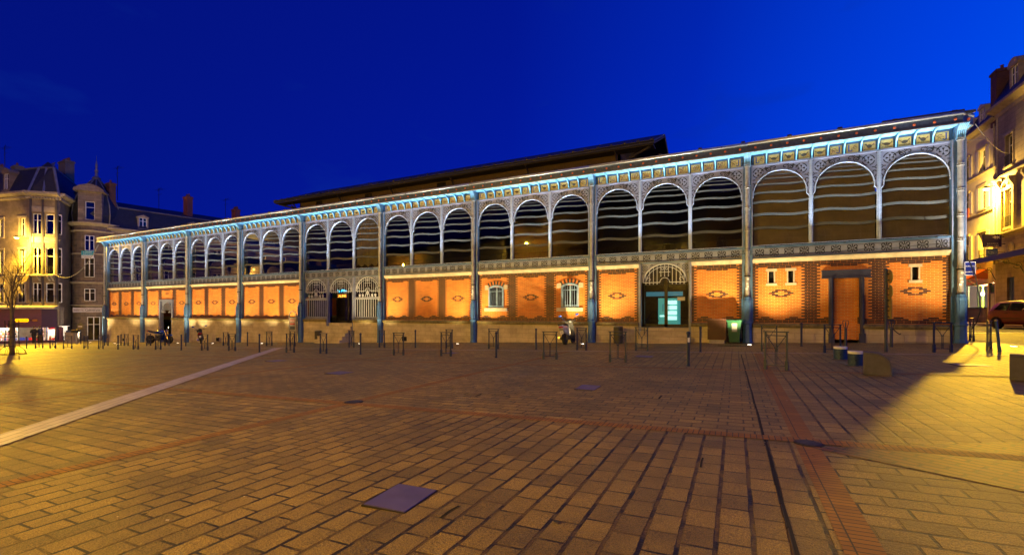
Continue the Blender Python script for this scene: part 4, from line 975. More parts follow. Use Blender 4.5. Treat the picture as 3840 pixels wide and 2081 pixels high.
POT = mat('chimney_pot', (.14, .05, .03), .8)
def cornice_box(mb, x0, x1, z, dep=.35, h=.4, m=0, back=.1):
    mb.prism([(x0, back, z), (x0, -.04, z), (x0, -.08, z + h * .35), (x0, -dep * .7, z + h * .6), (x0, -dep, z + h * .72), (x0, -dep, z + h), (x0, back, z + h)], (x1 - x0, 0, 0), m)
def chimney(parent, x, y, z0, z1, wx, wy, n, m=None):
    mb = MB(); mb.box(x - wx / 2, x + wx / 2, y - wy / 2, y + wy / 2, z0, z1); mb.box(x - wx / 2 - .08, x + wx / 2 + .08, y - wy / 2 - .08, y + wy / 2 + .08, z1 - .3, z1 - .1)
    c = mb.build('chimney', m or BRKCH, parent)
    for k_ in range(n):
        mb = MB(); px, py = (x - wx / 2 + (k_ + .5) * wx / n, y) if wx > wy else (x, y - wy / 2 + (k_ + .5) * wy / n)
        mb.lathe([(.14, z1), (.11, z1 + .38), (.14, z1 + .42)], 8, (px, py, 0)); mb.build('chimney_pot', POT, c)
    return c
def dormer(parent, x, y, z, w_, h_, dep, col=None, arch=False, room=None):
    mb = MB(); col = col or TRIM
    mb.box(x - w_ / 2 - .18, x - w_ / 2, y, y + dep, z - .2, z + h_); mb.box(x + w_ / 2, x + w_ / 2 + .18, y, y + dep, z - .2, z + h_); mb.box(x - w_ / 2 - .25, x + w_ / 2 + .25, y - .08, y + dep, z + h_, z + h_ + .14)
    mb.box(x - w_ / 2 - .22, x + w_ / 2 + .22, y - .1, y + .2, z - .22, z - .05)
    if arch:
        pts = [(x + (w_ / 2 + .3) * math.cos(R(t)), y - .1, z + h_ + .12 + .55 * math.sin(R(t))) for t in range(0, 181, 20)]
    else: pts = [(x - w_ / 2 - .28, y - .1, z + h_ + .12), (x + w_ / 2 + .28, y - .1, z + h_ + .12), (x, y - .1, z + h_ + .42)]
    mb.prism(pts[::-1], (0, dep + .2, 0)); d = mb.build('dormer', col, parent)
    fr, gl = win_mesh(w_, h_, 0, 2); link('window', fr.mesh('window', WHITE), d, (x, y + .06, z)); link('pane', gl.mesh('pane', [WGLASS, room or ROOM]), d, (x, y + .06, z))
    return d
# ---- right side of the street: local x = away from y0 towards the viewer, local y = into the house
def rl(Y, y0): return y0 - Y
XF = 11.5
# brasserie house
Y0 = 46.0; G0 = .38
bh = thing('brasserie_house', 'cream rendered house with pale shutters above a red awning brasserie, right edge', 'house', (XF, Y0, 0), R(-90))
cols = [29.6, 32.9, 36.3, 39.7, 43.0]; Lw = Y0 - 27.05
holes = []
for c in cols:
    for z0, hh in ((6.15, 2.5), (10.75, 2.05), (14.15, 2.1)): holes.append((rl(c, Y0) - .6, rl(c, Y0) + .6, z0, z0 + hh))
holes += [(rl(34.6, Y0), rl(28.75, Y0), 1.75, 3.95), (rl(28.55, Y0), rl(27.5, Y0), G0, 3.95)]
mb = MB(); mb.wall(0, Lw, G0 - .3, 18.0, holes, 0, .3); mb.face([(0, 0.3, 0), (0, 12, 0), (0, 12, 18), (0, .3, 18)]); mb.face([(Lw, .3, 0), (Lw, 12, 0), (Lw, 12, 18), (Lw, .3, 18)][::-1]); mb.build('wall', CREAMW, bh)
mb = MB(); cornice_box(mb, 0, Lw, 17.75, .45, .5); cornice_box(mb, 0, Lw, 13.75, .16, .25); cornice_box(mb, 0, Lw, 10.2, .16, .25); mb.build('cornice', TRIM, bh)
for c in cols:
    for z0, hh in ((6.15, 2.5), (10.75, 2.05), (14.15, 2.1)): window(bh, rl(c, Y0), z0, 1.2, hh, .18, surround=TRIM, shutters=LILW, rail=(z0 < 7))
mb = MB(); mb.prism([(0, -.3, 18.2), (0, 1.1, 20.6), (0, 6, 21.6), (0, 12, 21.6), (0, 12, 18.2)], (Lw, 0, 0)); mb.build('mansard_roof', SLATE, bh)
for c in (30.1, 33.6, 37.2): dormer(bh, rl(c, Y0), .1, 18.5, .8, 1.6, 1.6, LILW)
chimney(bh, rl(34.2, Y0), 3.0, 20, 22.2, .35, .35, 1)
mb = MB(); mb.tube([(rl(27.3, Y0), -.12, 5.5), (rl(27.3, Y0), -.12, 17.7)], .07, 8); mb.tube([(rl(26.75, Y0), -.12, 5.5), (rl(26.75, Y0), -.12, 18.0)], .08, 8)
for z in range(6, 18, 2): mb.tube([(rl(27.3, Y0), -.12, z), (rl(27.3, Y0), -.12, z + .06)], .09, 8)
mb.build('downpipe', mat('pale_pipe', (.4, .36, .28), .6), bh)
# shop front
SF = MB()
xs0, xs1 = rl(34.6, Y0), rl(28.75, Y0)
for x in (xs0, xs0 + 1.95, xs0 + 3.9, xs1): SF.box(x - .05, x + .05, .02, .12, 1.75, 3.95)
SF.box(xs0, xs1, .0, .14, 1.7, 1.8); SF.box(xs0, xs1, .0, .14, 3.85, 3.95)
sf = SF.build('shop_window', mat('dark_green_frame', (.03, .06, .02), .5), bh)
mb = MB(); mb.face([(xs0, .07, 1.75), (xs1, .07, 1.75), (xs1, .07, 3.95), (xs0, .07, 3.95)]); mb.build('pane', SHOPG, sf)
mb = MB(); mb.box(xs0, xs1, -.06, .1, G0 - .2, 1.7); mb.build('stone_base', mat('dark_stone', (.10, .075, .05), .8, bump=.4), bh)
mb = MB(); mb.box(rl(28.55, Y0), rl(27.5, Y0), .1, .16, G0, 3.0); mb.box(rl(28.55, Y0), rl(27.5, Y0), .05, .2, 2.98, 3.1, 1)
d = mb.build('door', [mat('pale_door', (.42, .45, .40), .6), mat('violet_frame', (.06, .05, .2), .5)], bh)
mb = MB(); mb.box(rl(28.55, Y0), rl(28.48, Y0), .0, .2, G0, 3.95); mb.box(rl(27.57, Y0), rl(27.5, Y0), .0, .2, G0, 3.95); mb.build('door_frame', MATS['violet_frame'], d)
mb = MB(); mb.face([(rl(28.5, Y0), .12, 3.1), (rl(27.55, Y0), .12, 3.1), (rl(27.55, Y0), .12, 3.9), (rl(28.5, Y0), .12, 3.9)]); mb.build('fanlight', mat('green_glass', (.05, .13, .10), .2), d)
# lit interior behind the brasserie windows
mb = MB(); mb.face([(xs0 - 1, 2.6, .5), (xs1 + .5, 2.6, .5), (xs1 + .5, 2.6, 4.2), (xs0 - 1, 2.6, 4.2)], 0); mb.box(xs0 - 1, xs1 + .5, .4, 2.6, 4.0, 4.05, 0); mb.box(xs0 - 1, xs1 + .5, .4, 2.6, 1.3, 1.35, 0)
mb.box(xs0 + 2.1, xs0 + 3.6, 2.4, 2.5, 1.7, 3.7, 1); mb.box(xs0 + 2.0, xs0 + 2.15, 1.0, 1.1, 1.4, 3.9, 2); mb.box(xs0 + 4.3, xs0 + 4.55, .9, 1.0, 1.4, 3.9, 2); mb.box(xs1 - .12, xs1 - .04, .15, .2, 1.8, 3.8, 2); mb.box(xs0 + 4.7, xs1 - .3, 2.2, 2.3, 1.6, 3.4, 3)
mb.build('dining_room', [mat('dining_orange', (.55, .24, .10), .8), mat('dining_yellow', (.7, .5, .05), .7), emat('green_neon_column', (.35, .8, .05), .8), mat('dining_white', (.7, .72, .66), .7)], bh)
for dx in (1.0, 3.0, 5.0): lamp('POINT', 'dining_lamp', (xs0 + dx, 1.4, 3.5), 1300, (1, .8, .5), bh, size=.12)
mb = MB()
for dx in (1.6, 4.4): mb.ell((xs0 + dx, 1.2, 3.1), (.13, .13, .24), 10, 0)
mb.build('globe_lamp', emat('white_globe', (1, .95, .8), 4), bh)
# awning
aw = thing('red_awning', 'faded red shop awning with white script above the brasserie window', 'awning', (XF, Y0, 0), R(-90))
xa, xb = rl(35.2, Y0), rl(28.55, Y0)
AWM = mat('red_awning_canvas', (.42, .10, .06), .85, var=.2); AWD = mat('wine_valance', (.12, .02, .05), .8)
mb = MB(); mb.prism([(xa, -.05, 5.25), (xa, -1.5, 4.32), (xa, -1.5, 4.29), (xa, -.05, 5.2)], (xb - xa, 0, 0)); mb.build('canvas', AWM, aw)
mb = MB(); mb.prism([(xb, -.05, 5.25), (xb, -1.5, 4.32), (xb, -.05, 4.32)], (.02, 0, 0)); mb.build('side_panel', AWD, aw)
mb = MB(); mb.box(xa, xb, -1.52, -1.49, 3.85, 4.32); va = mb.build('valance', AWD, aw)
AT = mat('awning_lettering', (.62, .58, .55), .7, var=0); VT = mat('valance_lettering', (.22, .26, .62), .6, var=0)
ang = math.atan2(.93, 1.45)
me = text_mesh("Le P'tit Bouchon", .62, ext=.004, shear=.4); me.materials.clear(); me.materials.append(AT); o = link('lettering', me, aw, ((xa + xb) / 2 - .55, -1.33, 4.48)); o.rotation_euler = (-(PI / 2 - ang), 0, 0)
m2 = MB(); m2.ribbon([(0, .05), (.12, 0), (.2, .1), (.12, .35), (.2, .62), (.3, .8)], .09, 0, 0); m2.ribbon([(.12, .5), (.4, .38)], .05, 0, 0); o = m2.build('figure_emblem', AT, aw, (xb - 1.05, -1.28, 4.50)); o.rotation_euler = (-(PI / 2 - ang), 0, 0)
text('lettering', "Le P'tit Bouchon", .36, VT, aw, (xa + 2.9, -1.53, 3.97), shear=.3, ext=.004)
text('lettering', 'BRASSERIE', .34, VT, aw, (xb - 1.15, -1.53, 3.97), ext=.004)
m2 = MB(); m2.ribbon(spiral(0, 0, .14, .03, 0, 420, 14), .05, 0); m2.build('valance_emblem', VT, aw, (xb - 2.45, -1.53, 4.08))
mb = MB(); mb.tube([(xb, -1.5, 4.3), (xb - .0, -.05, 3.2)], .03, 6); mb.tube([(xa, -1.5, 4.3), (xa, -.05, 3.2)], .03, 6); mb.build('awning_arm', mat('pale_blue_steel', (.12, .32, .42), .5), aw)
for dx in (1.2, 4.0):
    mb = MB(); mb.tube([(xa + dx, -.05, 5.4), (xa + dx, -.9, 5.55), (xa + dx, -1.9, 5.45)], .02, 5); mb.lathe([(.03, 0), (.12, -.16)], 10, (xa + dx, -1.95, 5.5), 1); mb.build('awning_lamp', [IRON, mat('brass_shade', (.5, .35, .05), .3, .6)], aw)
    l = lamp('SPOT', 'awning_bulb', (xa + dx, -1.95, 5.4), 1100, (1, .75, .45), aw, size=.06, spot_size=R(120)); l.rotation_euler = Vector((.6, .9, -1.0)).to_track_quat('-Z', 'Y').to_euler()
# long glazed canopy over both houses
cn = thing('street_canopy', 'long blue grey iron canopy beam running over the shopfronts, with scroll brackets', 'canopy', (XF, Y0, 0), R(-90))
mb = MB(); mb.box(2, 30, -2.0, -1.9, 5.45, 5.82); mb.box(2, 30, -2.03, -1.9, 5.80, 5.86); mb.build('beam', mat('canopy_blue', (.09, .12, .22), .5, .2), cn)
mb = MB(); mb.prism([(2, -1.95, 5.84), (2, 0, 6.05), (2, 0, 6.08), (2, -1.95, 5.87)], (28, 0, 0)); mb.build('canopy_roof', glassmat('canopy_glass', (.6, .5, .25), 1.4, .2), cn)
for Yc in (27.2, 22.6, 18):
    x = rl(Yc, Y0); mb = MB(); mb.tube([(x, 0, 4.0), (x, -.4, 5.0), (x, -1.9, 5.5)], .03, 5); mb.box(x - .04, x + .04, -.05, 0, .4, 5.6)
    mb.tube([(x, -.5 + p[0], 5.05 + p[1]) for p in spiral(0, 0, .3, .06, 200, 640, 18)], .022, 5); mb.tube([(x, -1.2 + p[0], 5.3 + p[1]) for p in spiral(0, 0, .2, .05, 0, 400, 14)], .02, 5)
    mb.build('scroll_bracket', mat('canopy_iron', (.06, .11, .15), .5), cn)
# bank house
Y1 = 27.05
bk = thing('stone_bank_house', 'grey stone town house with arched windows and dormers, right edge', 'house', (XF - .12, Y1, 0), R(-90))
L1 = 17.0; ccs = [2.2, 6.0, 9.8, 13.6]
holes = [(c - .6, c + .6, z0, z0 + hh) for c in ccs for z0, hh in ((8.35, 3.2), (13.35, 2.6))] + [(c - .55, c + .55, .4, 4.2) for c in (2.4, 9.8)] + [(c - .6, c + .6, 1.4, 4.4) for c in (6.0, 13.6)]
mb = MB(); mb.wall(0, L1, .1, 18.6, holes, 0, .35); mb.face([(0, .3, 0), (0, 12, 0), (0, 12, 18.6), (0, .3, 18.6)]); mb.face([(L1, .3, 0), (L1, 12, 0), (L1, 12, 18.6), (L1, .3, 18.6)][::-1]); mb.build('wall', brickmat('grey_house_stone', (.29, .25, .19), (.24, .2, .15), (.15, .12, .09), 1.0, .38, .012, bump=.6, stain=.3), bk)
mb = MB(); cornice_box(mb, -.1, L1, 18.0, .6, .8); cornice_box(mb, -.1, L1, 12.4, .3, .35); cornice_box(mb, -.1, L1, 7.5, .4, .45); mb.build('cornice', TRIM, bk)
for c in ccs:
    window(bk, c, 13.35, 1.1, 2.55, .2, surround=TRIM, rail=True); window(bk, c, 8.35, 1.15, 3.1, .2, surround=TRIM, arch=.3, rail=True)
    mb = MB()
    for sg in (-1, 1): mb.box(c + sg * .95 - .14, c + sg * .95 + .14, -.2, .02, 8.0, 12.3); mb.prism([(c + sg * .95 - .12, -.2, 11.6), (c + sg * .95 - .12, -.45, 12.1), (c + sg * .95 - .12, -.45, 12.35), (c + sg * .95 - .12, -.0, 12.35)], (.24, 0, 0))
    mb.tube([(c + p[0], -.1, p[1]) for p in arc(0, 11.4, .85, 10, 170, 10)], .12, 6); mb.lathe([(.22, -.15), (.22, 0)], 10, (c, 0, 12.05), axis='y')
    mb.build('window_pilaster', TRIM, bk)
mb = MB(); mb.lathe([(.5, -.06), (.36, -.1), (.34, .0)], 14, (2.6, 0, 6.6), axis='y'); mb.lathe([(.33, -.04), (.001, -.03)], 14, (2.6, 0, 6.6), 1, axis='y'); mb.build('oculus', [TRIM, VOID], bk)
mb = MB(); DBL = mat('blue_grey_door', (.07, .13, .18), .5)
for c in (2.4, 9.8): 
    mb.box(c - .55, c + .55, .15, .22, .4, 4.2)
    for zz in (.7, 1.9, 3.1): mb.box(c - .42, c - .05, .13, .15, zz, zz + .95); mb.box(c + .05, c + .42, .13, .15, zz, zz + .95)
mb.build('door', DBL, bk)
for c in (6.0, 13.6): window(bk, c, 1.4, 1.2, 3.0, .2, frame=DBL)
mb = MB(); mb.prism([(0, -.4, 18.8), (0, 1.3, 22.2), (0, 6, 23), (0, 12, 23), (0, 12, 18.8)], (L1, 0, 0)); mb.build('mansard_roof', SLATE, bk)
for c in (2.9, 7.4, 12): dormer(bk, c, .0, 19.3, .95, 1.9, 2.2, TRIM, arch=True)
chimney(bk, -.35, 2.2, 17.5, 22.3, 1.0, 4.4, 4)
# hanging signs
def sign(name, label, loc, rz, w_, h_, t_, m, cat='sign'):
    t = thing(name, label, cat, loc, rz); mb = MB(); mb.box(-w_ / 2, w_ / 2, -t_ / 2, t_ / 2, 0, h_); mb.build('panel', m, t); return t
WT = mat('sign_white', (.75, .75, .78), .6, var=0)
sg_ = sign('bank_sign', 'purple blue projecting bank sign with white cross mark, upper of two', (10.5, 25.3, 6.8), R(12), 1.25, 1.08, .12, mat('sign_purple_blue', (.035, .025, .13), .5, var=.1))
text('lettering', 'BANQUE', .15, WT, sg_, (.02, -.065, .23), space=1.4, ext=.003); text('lettering', 'POPULAIRE', .15, WT, sg_, (.02, -.065, .05), space=1.1, ext=.003)
mb = MB(); 
for a in range(8): mb.ribbon([(-.05 + a * .07, .45), (.05 + a * .07, .62)], .012, -.064, 0)
mb.ribbon([(.02, .80), (.34, .80)], .06, -.066, 1); mb.ribbon([(.18, .68), (.18, .94)], .06, -.0665, 1); mb.ribbon([(.30, .92), (.52, .68)], .06, -.067, 1); mb.ribbon([(.30, .68), (.52, .92)], .06, -.0675, 1); mb.build('emblem', [mat('sign_mid_blue', (.05, .08, .45), .5), WT], sg_)
mb = MB(); mb.box(.7, 1.2, -.03, .03, .2, .25); mb.box(.7, 1.2, -.03, .03, .8, .85); mb.build('bracket', IRON, sg_)
sg_ = sign('cash_machine_sign', 'small blue projecting sign with a hand and card outline, under the bank sign', (10.5, 25.3, 6.05), R(12), .74, .6, .1, mat('sign_bright_blue', (.02, .07, .35), .5, var=.1))
mb = MB(); mb.ribbon([(-.05, .22), (.3, .22), (.3, .38), (-.05, .38), (-.05, .22)], .025, -.054, 0); mb.ribbon([(-.32, .36), (-.2, .42), (-.02, .38), (.06, .3)], .025, -.055, 0); mb.ribbon([(-.32, .36), (-.22, .24), (-.05, .2), (.1, .26)], .025, -.0555, 0); mb.build('emblem', mat('sign_pale_blue', (.45, .5, .75), .5), sg_)
mb = MB(); mb.box(.35, 1.0, -.02, .02, .3, .34); mb.build('bracket', IRON, sg_)
sg_ = sign('to_let_sign', 'orange and white letting board fixed between shuttered windows', (XF - .12, 33.2, 10.35), R(-90), 2.3, 1.0, .05, mat('letting_orange', (.62, .12, .02), .5, var=.1))
text('lettering', 'A LOUER', .30, WT, sg_, (.1, -.03, .70), ext=.003); text('lettering', 'nexity', .5, WT, sg_, (.1, -.03, .28), ext=.003); text('lettering', '05 55 45 84 84', .17, WT, sg_, (.1, -.03, .06), ext=.003)
# street-name plate on the hall corner
sg_ = sign('street_name_plate', 'small blue enamel street name plate on the corner column of the hall', (.27, -.36, 2.92), R(18), .44, .6, .02, mat('enamel_blue', (.01, .02, .22), .35, var=.05))
text('lettering', 'PLACE DE', .078, WT, sg_, (0, -.012, .38), ext=.002); text('lettering', 'LA MOTTE', .078, WT, sg_, (0, -.012, .13), ext=.002)
mb = MB()
for a, b, c, d in ((-.21, .21, .01, .03), (-.21, .21, .57, .59), (-.21, -.19, .01, .59), (.19, .21, .01, .59)): mb.box(a, b, -.013, -.009, c, d)
mb.build('border', WT, sg_)
# dark terrace closing the far end of the street
fb = thing('far_street_house', 'dark house block closing the street beyond the hall corner', 'house', (1, 60, 0))
mb = MB(); mb.wall(-30, 14, 0, 9, [(x, x + 1, z, z + 1.8) for x in (-20, -15, -10, -5, 0, 5, 10) for z in (1.5, 5)], 0, .3); mb.box(-30, 14, .31, 8, 0, 9); mb.build('wall', CREAMW, fb)
# ---- left: house with the wine shop
WD = 56.0
def campt(px, w_):          # plan position on the sight line through a pixel column, w_ metres in front
    s_, c_ = math.sin(.456743), math.cos(.456743); r_ = (px - 1920) / 1704
    return Vector((CX + (-s_ + r_ * c_) * w_, CY + (c_ + r_ * s_) * w_, 0))
C0 = campt(112, 56.3); C1 = campt(217, 57.1)
lh = thing('corner_house_with_shop', 'tall stone corner house with a purple fronted wine shop and mansard roof, far left', 'house', (C0.x, C0.y, 0), 0)
GL = gz(C0.x) - .1
STL = PSTONE
def frame_dir(a, b): return math.atan2(b.y - a.y, b.x - a.x)
# face B (canted corner) from C0 to C1
def face(parent, a, b, name):
    rz = frame_dir(a, b); e = bpy.data.objects.new(name, None); return rz, (b - a).length
def put(mb, name, mats, parent, a, rz): 
    o = mb.build(name, mats, parent); p = root_of(parent).location if parent == root_of(parent) else Vector((0, 0, 0)); o.location = Vector((a.x, a.y, 0)) - p; o.location.z = 0; o.rotation_euler = (0, 0, rz); return o
def winput(parent, a, rz, x, *args, **k):
    o = window(parent, 0, args[0], *args[1:], **k); y = o.location.y
    o.location = Vector((a.x - parent.location.x + math.cos(rz) * x - math.sin(rz) * y, a.y - parent.location.y + math.sin(rz) * x + math.cos(rz) * y, args[0])); o.rotation_euler = (0, 0, rz); return o
dA = R(192); A0 = C0 + Vector((math.cos(dA), math.sin(dA), 0)) * 16
rzA = frame_dir(A0, C0); rzB = frame_dir(C0, C1)
dC = R(145.6); C2 = C1 + Vector((math.cos(dC), math.sin(dC), 0)) * 17; rzC = frame_dir(C1, C2); LB = (C1 - C0).length
ZC = 15.9
SHOPH = 3.9 + GL + 1.2
hs = [(x, x + 1.05, z0, z0 + h) for x in (2.3, 6.3, 10.3, 14.2) for z0, h in ((2.6, 2.3), (6.3, 2.9), (10.8, 2.3))]
mb = MB(); mb.wall(0, 16, 1.9, ZC, hs, 0, .35); mb.box(0, 9.5, .02, .4, GL - .5, 1.9); put(mb, 'wall', PSTONE, lh, A0, rzA)
hb = [(.25, 1.10, 2.55, 5.0), (1.55, 3.1, 2.55, 5.0), (.25, 1.10, 6.1, 9.4), (1.55, 3.1, 6.1, 9.4), (.25, 1.10, 11.1, 13.6), (1.55, 3.1, 11.1, 13.6)]
mb = MB(); mb.wall(0, LB, 1.9, ZC, hb, 0, .3); 
mb.box(.1, LB - .1, -.06, .0, 10.0, 10.7, 1); mb.box(.2, LB - .2, -.05, 0, 13.85, 14.5, 1)
mb.ribbon([(1.5, 10.35), (2.35, 10.6), (3.2, 10.35), (2.35, 10.1), (1.5, 10.35)], .05, -.07, 2)
for x in (.0, 1.2, LB - .2): mb.box(x, x + .2, -.09, .0, 1.9, ZC - .5, 2)
put(mb, 'wall', [PSTONE, TRIM, mat('oriel_slate_blue', (.05, .045, .055), .7)], lh, C0, rzB)
hc = [(.7, 1.6, 2.55, 4.9)]
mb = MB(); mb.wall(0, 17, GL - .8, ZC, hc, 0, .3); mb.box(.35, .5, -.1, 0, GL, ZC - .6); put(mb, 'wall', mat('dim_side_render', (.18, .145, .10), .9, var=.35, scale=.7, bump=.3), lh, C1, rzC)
for a, rz, L in ((A0, rzA, 16), (C0, rzB, LB), (C1, rzC, 17)):
    mb = MB(); cornice_box(mb, -.3, L + .35, ZC - .5, .75, .85)
    n_ = int(L / .3)
    for k_ in range(n_): mb.box(k_ * .3, k_ * .3 + .15, -.32, .0, ZC - .45, ZC - .25)
    put(mb, 'cornice', TRIM, lh, a, rz)
LIT = mat('pink_lit_curtain', (.45, .30, .24), .9, var=.2, emit=.25, ecol=(.5, .32, .24))
for x in (2.3, 6.3, 10.3, 14.2):
    for z0, h in ((2.6, 2.3), (6.3, 2.9), (10.8, 2.3)): winput(lh, A0, rzA, x + .52, z0, 1.05, h, .2, rail=(z0 < 3), surround=TRIM, arch=.12 if z0 < 3 else 0)
for (a, b, z0, z1) in hb: winput(lh, C0, rzB, (a + b) / 2, z0, b - a, z1 - z0, .15, arch=.2, rail=z0 < 3, room=CURTP if (z0 < 3 and a > 1) else ROOM)
winput(lh, C1, rzC, 1.15, 2.55, .9, 2.35, .15)
mb = MB()          # balcony, first floor
bx0, bx1 = -1.3, LB - .1
mb.box(bx0, bx1, -.75, .0, 5.85, 6.0)
for x in (bx0 + .3, 1.0, 2.0, bx1 - .3): mb.prism([(x - .08, 0, 5.2), (x - .08, -.6, 5.8), (x - .08, -.6, 5.86), (x - .08, 0, 5.86)], (.16, 0, 0))
m_b = put(mb, 'balcony', TRIM, lh, C0, rzB)
mb = MB()
for z in (6.08, 6.5, 6.98): mb.box(bx0, bx1, -.74, -.71, z, z + .035)
for k_ in range(26):
    x = bx0 + k_ * (bx1 - bx0) / 25; mb.box(x - .012, x + .012, -.735, -.715, 6.05, 7.0)
    if k_ % 2: mb.tube([(x + p[0], -.725, 6.3 + p[1]) for p in spiral(0, 0, .1, .03, 0, 360, 7)], .014, 3); mb.tube([(x + p[0], -.725, 6.75 + p[1]) for p in spiral(0, 0, .09, .03, 180, 540, 7)], .014, 3)
mb.build('balcony_railing', IRON, m_b)
mb = MB(); mb.box(-16.3, LB + .15, -.95, .0, 1.75, 1.95); mb.prism([(-16.3, 0, 2.2), (-16.3, -.95, 1.97), (-16.3, 0, 1.97)], (16.4 + LB, 0, 0))
put(mb, 'shop_canopy', mat('canopy_lead', (.28, .26, .22), .6), lh, C0, (rzA + rzB) / 2 if False else rzB)
# mansard
zt = 19.6
def ring(off, z): 
    n1 = Vector((-math.sin(rzA), math.cos(rzA), 0)); n2 = Vector((-math.sin(rzB), math.cos(rzB), 0)); n3 = Vector((-math.sin(rzC), math.cos(rzC), 0))
    return [A0 + n1 * off + Vector((0, 0, z)), C0 + (n1 + n2) / 2 * off * 1.05 + Vector((0, 0, z)), C1 + (n2 + n3) * off * .62 + Vector((0, 0, z)), C2 + n3 * off + Vector((0, 0, z))]
mb = MB(); r0, r1, r2 = ring(-.2, ZC + .3), ring(1.15, zt), ring(3.0, zt + .9)
P0 = lh.location
for a, b in ((r0, r1), (r1, r2)):
    for k_ in range(3): mb.face([a[k_] - P0, a[k_ + 1] - P0, b[k_ + 1] - P0, b[k_] - P0], 0)
mb.face([r2[0] - P0, r2[1] - P0, r2[2] - P0, r2[3] - P0], 0)
for k_ in range(4): mb.tube([r0[k_] - P0, r1[k_] - P0], .16, 5, 1)
mb.tube([(r0[1] + r0[2]) / 2 - P0, (r1[1] + r1[2]) / 2 - P0], .16, 5, 1)
for k_ in range(3): mb.tube([r1[k_] - P0, r1[k_ + 1] - P0], .13, 5, 1)
tip = (r1[1] + r1[2]) / 2 + Vector((0, 0, 1.1)) - P0 + Vector((-.5, 1, 0))
mb.face([r1[1] - P0, r1[2] - P0, tip], 1)
mb.build('mansard_roof', [SLATE, mat('zinc_hip', (.16, .17, .19), .5, .4)], lh)
def rel(p, z): return (p.x - P0.x, p.y - P0.y, z)
for px, w_, z0, z1, wx, n_ in ((5, 60, 19, 20.4, 1.3, 2), (65, 60, 18.4, 20.6, 1.2, 1)):
    p = campt(px, w_); chimney(lh, p.x - P0.x, p.y - P0.y, z0, z1, wx, .8, n_, mat('rendered_chimney', (.14, .12, .09), .85))
p = campt(249, 66); chimney(lh, p.x - P0.x, p.y - P0.y, 17, 23.2, 2.2, 1.0, 5, mat('rendered_chimney', (.14, .12, .09), .85))
p = A0 + Vector((math.cos(rzA), math.sin(rzA), 0)) * 11.8; d = dormer(lh, 0, 0, 0, .8, 2.0, 1.5, PSTONE, arch=True); d.location = rel(p, ZC + .9); d.rotation_euler = (0, 0, rzA)
p = C1 + Vector((math.cos(rzC), math.sin(rzC), 0)) * 9; d = dormer(lh, 0, .3, 0, .9, 1.5, 1.2, SLATE, room=emat('red_lit_room', (.6, .08, .03), .7)); d.location = rel(p, ZC + .8); d.rotation_euler = (0, 0, rzC)
# shop front of the wine shop
PURP = mat('purple_shop_fascia', (.13, .045, .075), .6, var=.2); PURD = mat('violet_shop_fascia', (.05, .025, .075), .6, var=.2)
mb = MB(); zs0, zs1 = GL - .3, 1.75
mb.box(-16, 1.2, -.1, .1, -.55, zs1, 0); mb.box(1.2, LB - .05, -.1, .1, -.55, zs1, 1)
mb.box(-16, 3.4, -.1, .15, GL - .5, GL + .42, 0)
for x in (-16, -4.3, -1.75, 1.0, 2.95): mb.box(x, x + (.18 if x < 1 else .28), -.1, .2, GL, -.55, 0)
mb.box(LB - .1, LB + .05, -.1, .2, GL, -.5, 1)
sf = put(mb, 'shop_front', [PURP, PURD], lh, C0, rzB)
mb = MB(); mb.face([(-16, .05, GL + .4), (3, .05, GL + .4), (3, .05, -.55), (-16, .05, -.55)]); mb.build('shop_pane', SHOPG, sf)
mb = MB(); mb.box(-16, -1.7, 1.4, 1.45, GL, -.4, 0); mb.box(-1.7, 1.1, .9, .95, GL, -.4, 1); mb.box(1.1, 3.1, 1.2, 1.25, GL, -.4, 0); mb.box(-16, 3.2, .2, 1.5, -.45, -.4, 0); mb.box(-16, 3.2, .2, 1.5, GL + .3, GL + .35, 1)
mb.build('shop_back', [emat('lit_shop_wall', (1, .9, .72), .75), mat('shop_grey', (.3, .28, .24), .8)], sf)
mb = MB(); rr = random.Random(3); BM = [emat('bottle_red', (.7, .03, .03), .5), emat('bottle_amber', (.8, .32, .04), .5), emat('bottle_blue', (.05, .08, .5), .5), mat('bottle_dark', (.04, .03, .02), .3), emat('label_white', (1, .95, .9), 1.0)]
for row in range(9):
    z = GL + .45 + row * .33
    if z > -.8: break
    mb.box(-16, -1.8, 1.05, 1.35, z - .03, z, 3)
    x = -9
    while x < -1.9:
        mb.lathe([(.045, z), (.045, z + .17), (.016, z + .22), (.016, z + .28)], 6, (x, 1.1, 0), rr.choice([0, 1, 1, 3, 4, 3] if row else [0, 2, 2, 0, 4])); x += rr.uniform(.1, .17)
for k_ in range(22):
    x = rr.uniform(-8, 2.9); c = rr.choice([0, 0, 1, 2, 4, 2]); mb.box(x, x + rr.uniform(.12, .4), .4, .6, GL + .42, GL + .42 + rr.uniform(.1, .4), c)
mb.build('bottle_shelves', BM, sf)
mb = MB(); mb.box(1.75, 2.7, .12, .14, GL + 1.75, GL + 3.0, 0); mb.box(1.8, 1.98, .105, .12, GL + 1.9, GL + 2.7, 1); mb.build('poster', [emat('poster_magenta', (.5, .02, .06), .8), mat('poster_dark', (.05, .03, .03), .6)], sf)
text('poster_text', '5€50', .3, emat('poster_white', (1, .8, .8), 1), sf, (2.25, .10, GL + 2.2), ext=.002); text('poster_text', 'PROMOTION', .11, MATS['poster_white'], sf, (2.25, .10, GL + 2.72), ext=.002)
mb = MB(); mb.box(-5.9, -5.1, .12, .14, GL + 1.3, GL + 3.1, 0); mb.build('poster', [emat('poster_teal', (.03, .2, .25), .7)], sf)
for dx in (-10, -6.5, -3.2, 2.0): lamp('POINT', 'shop_lamp', (dx, .7, -.75), 90, (1, .86, .62), sf, size=.15)
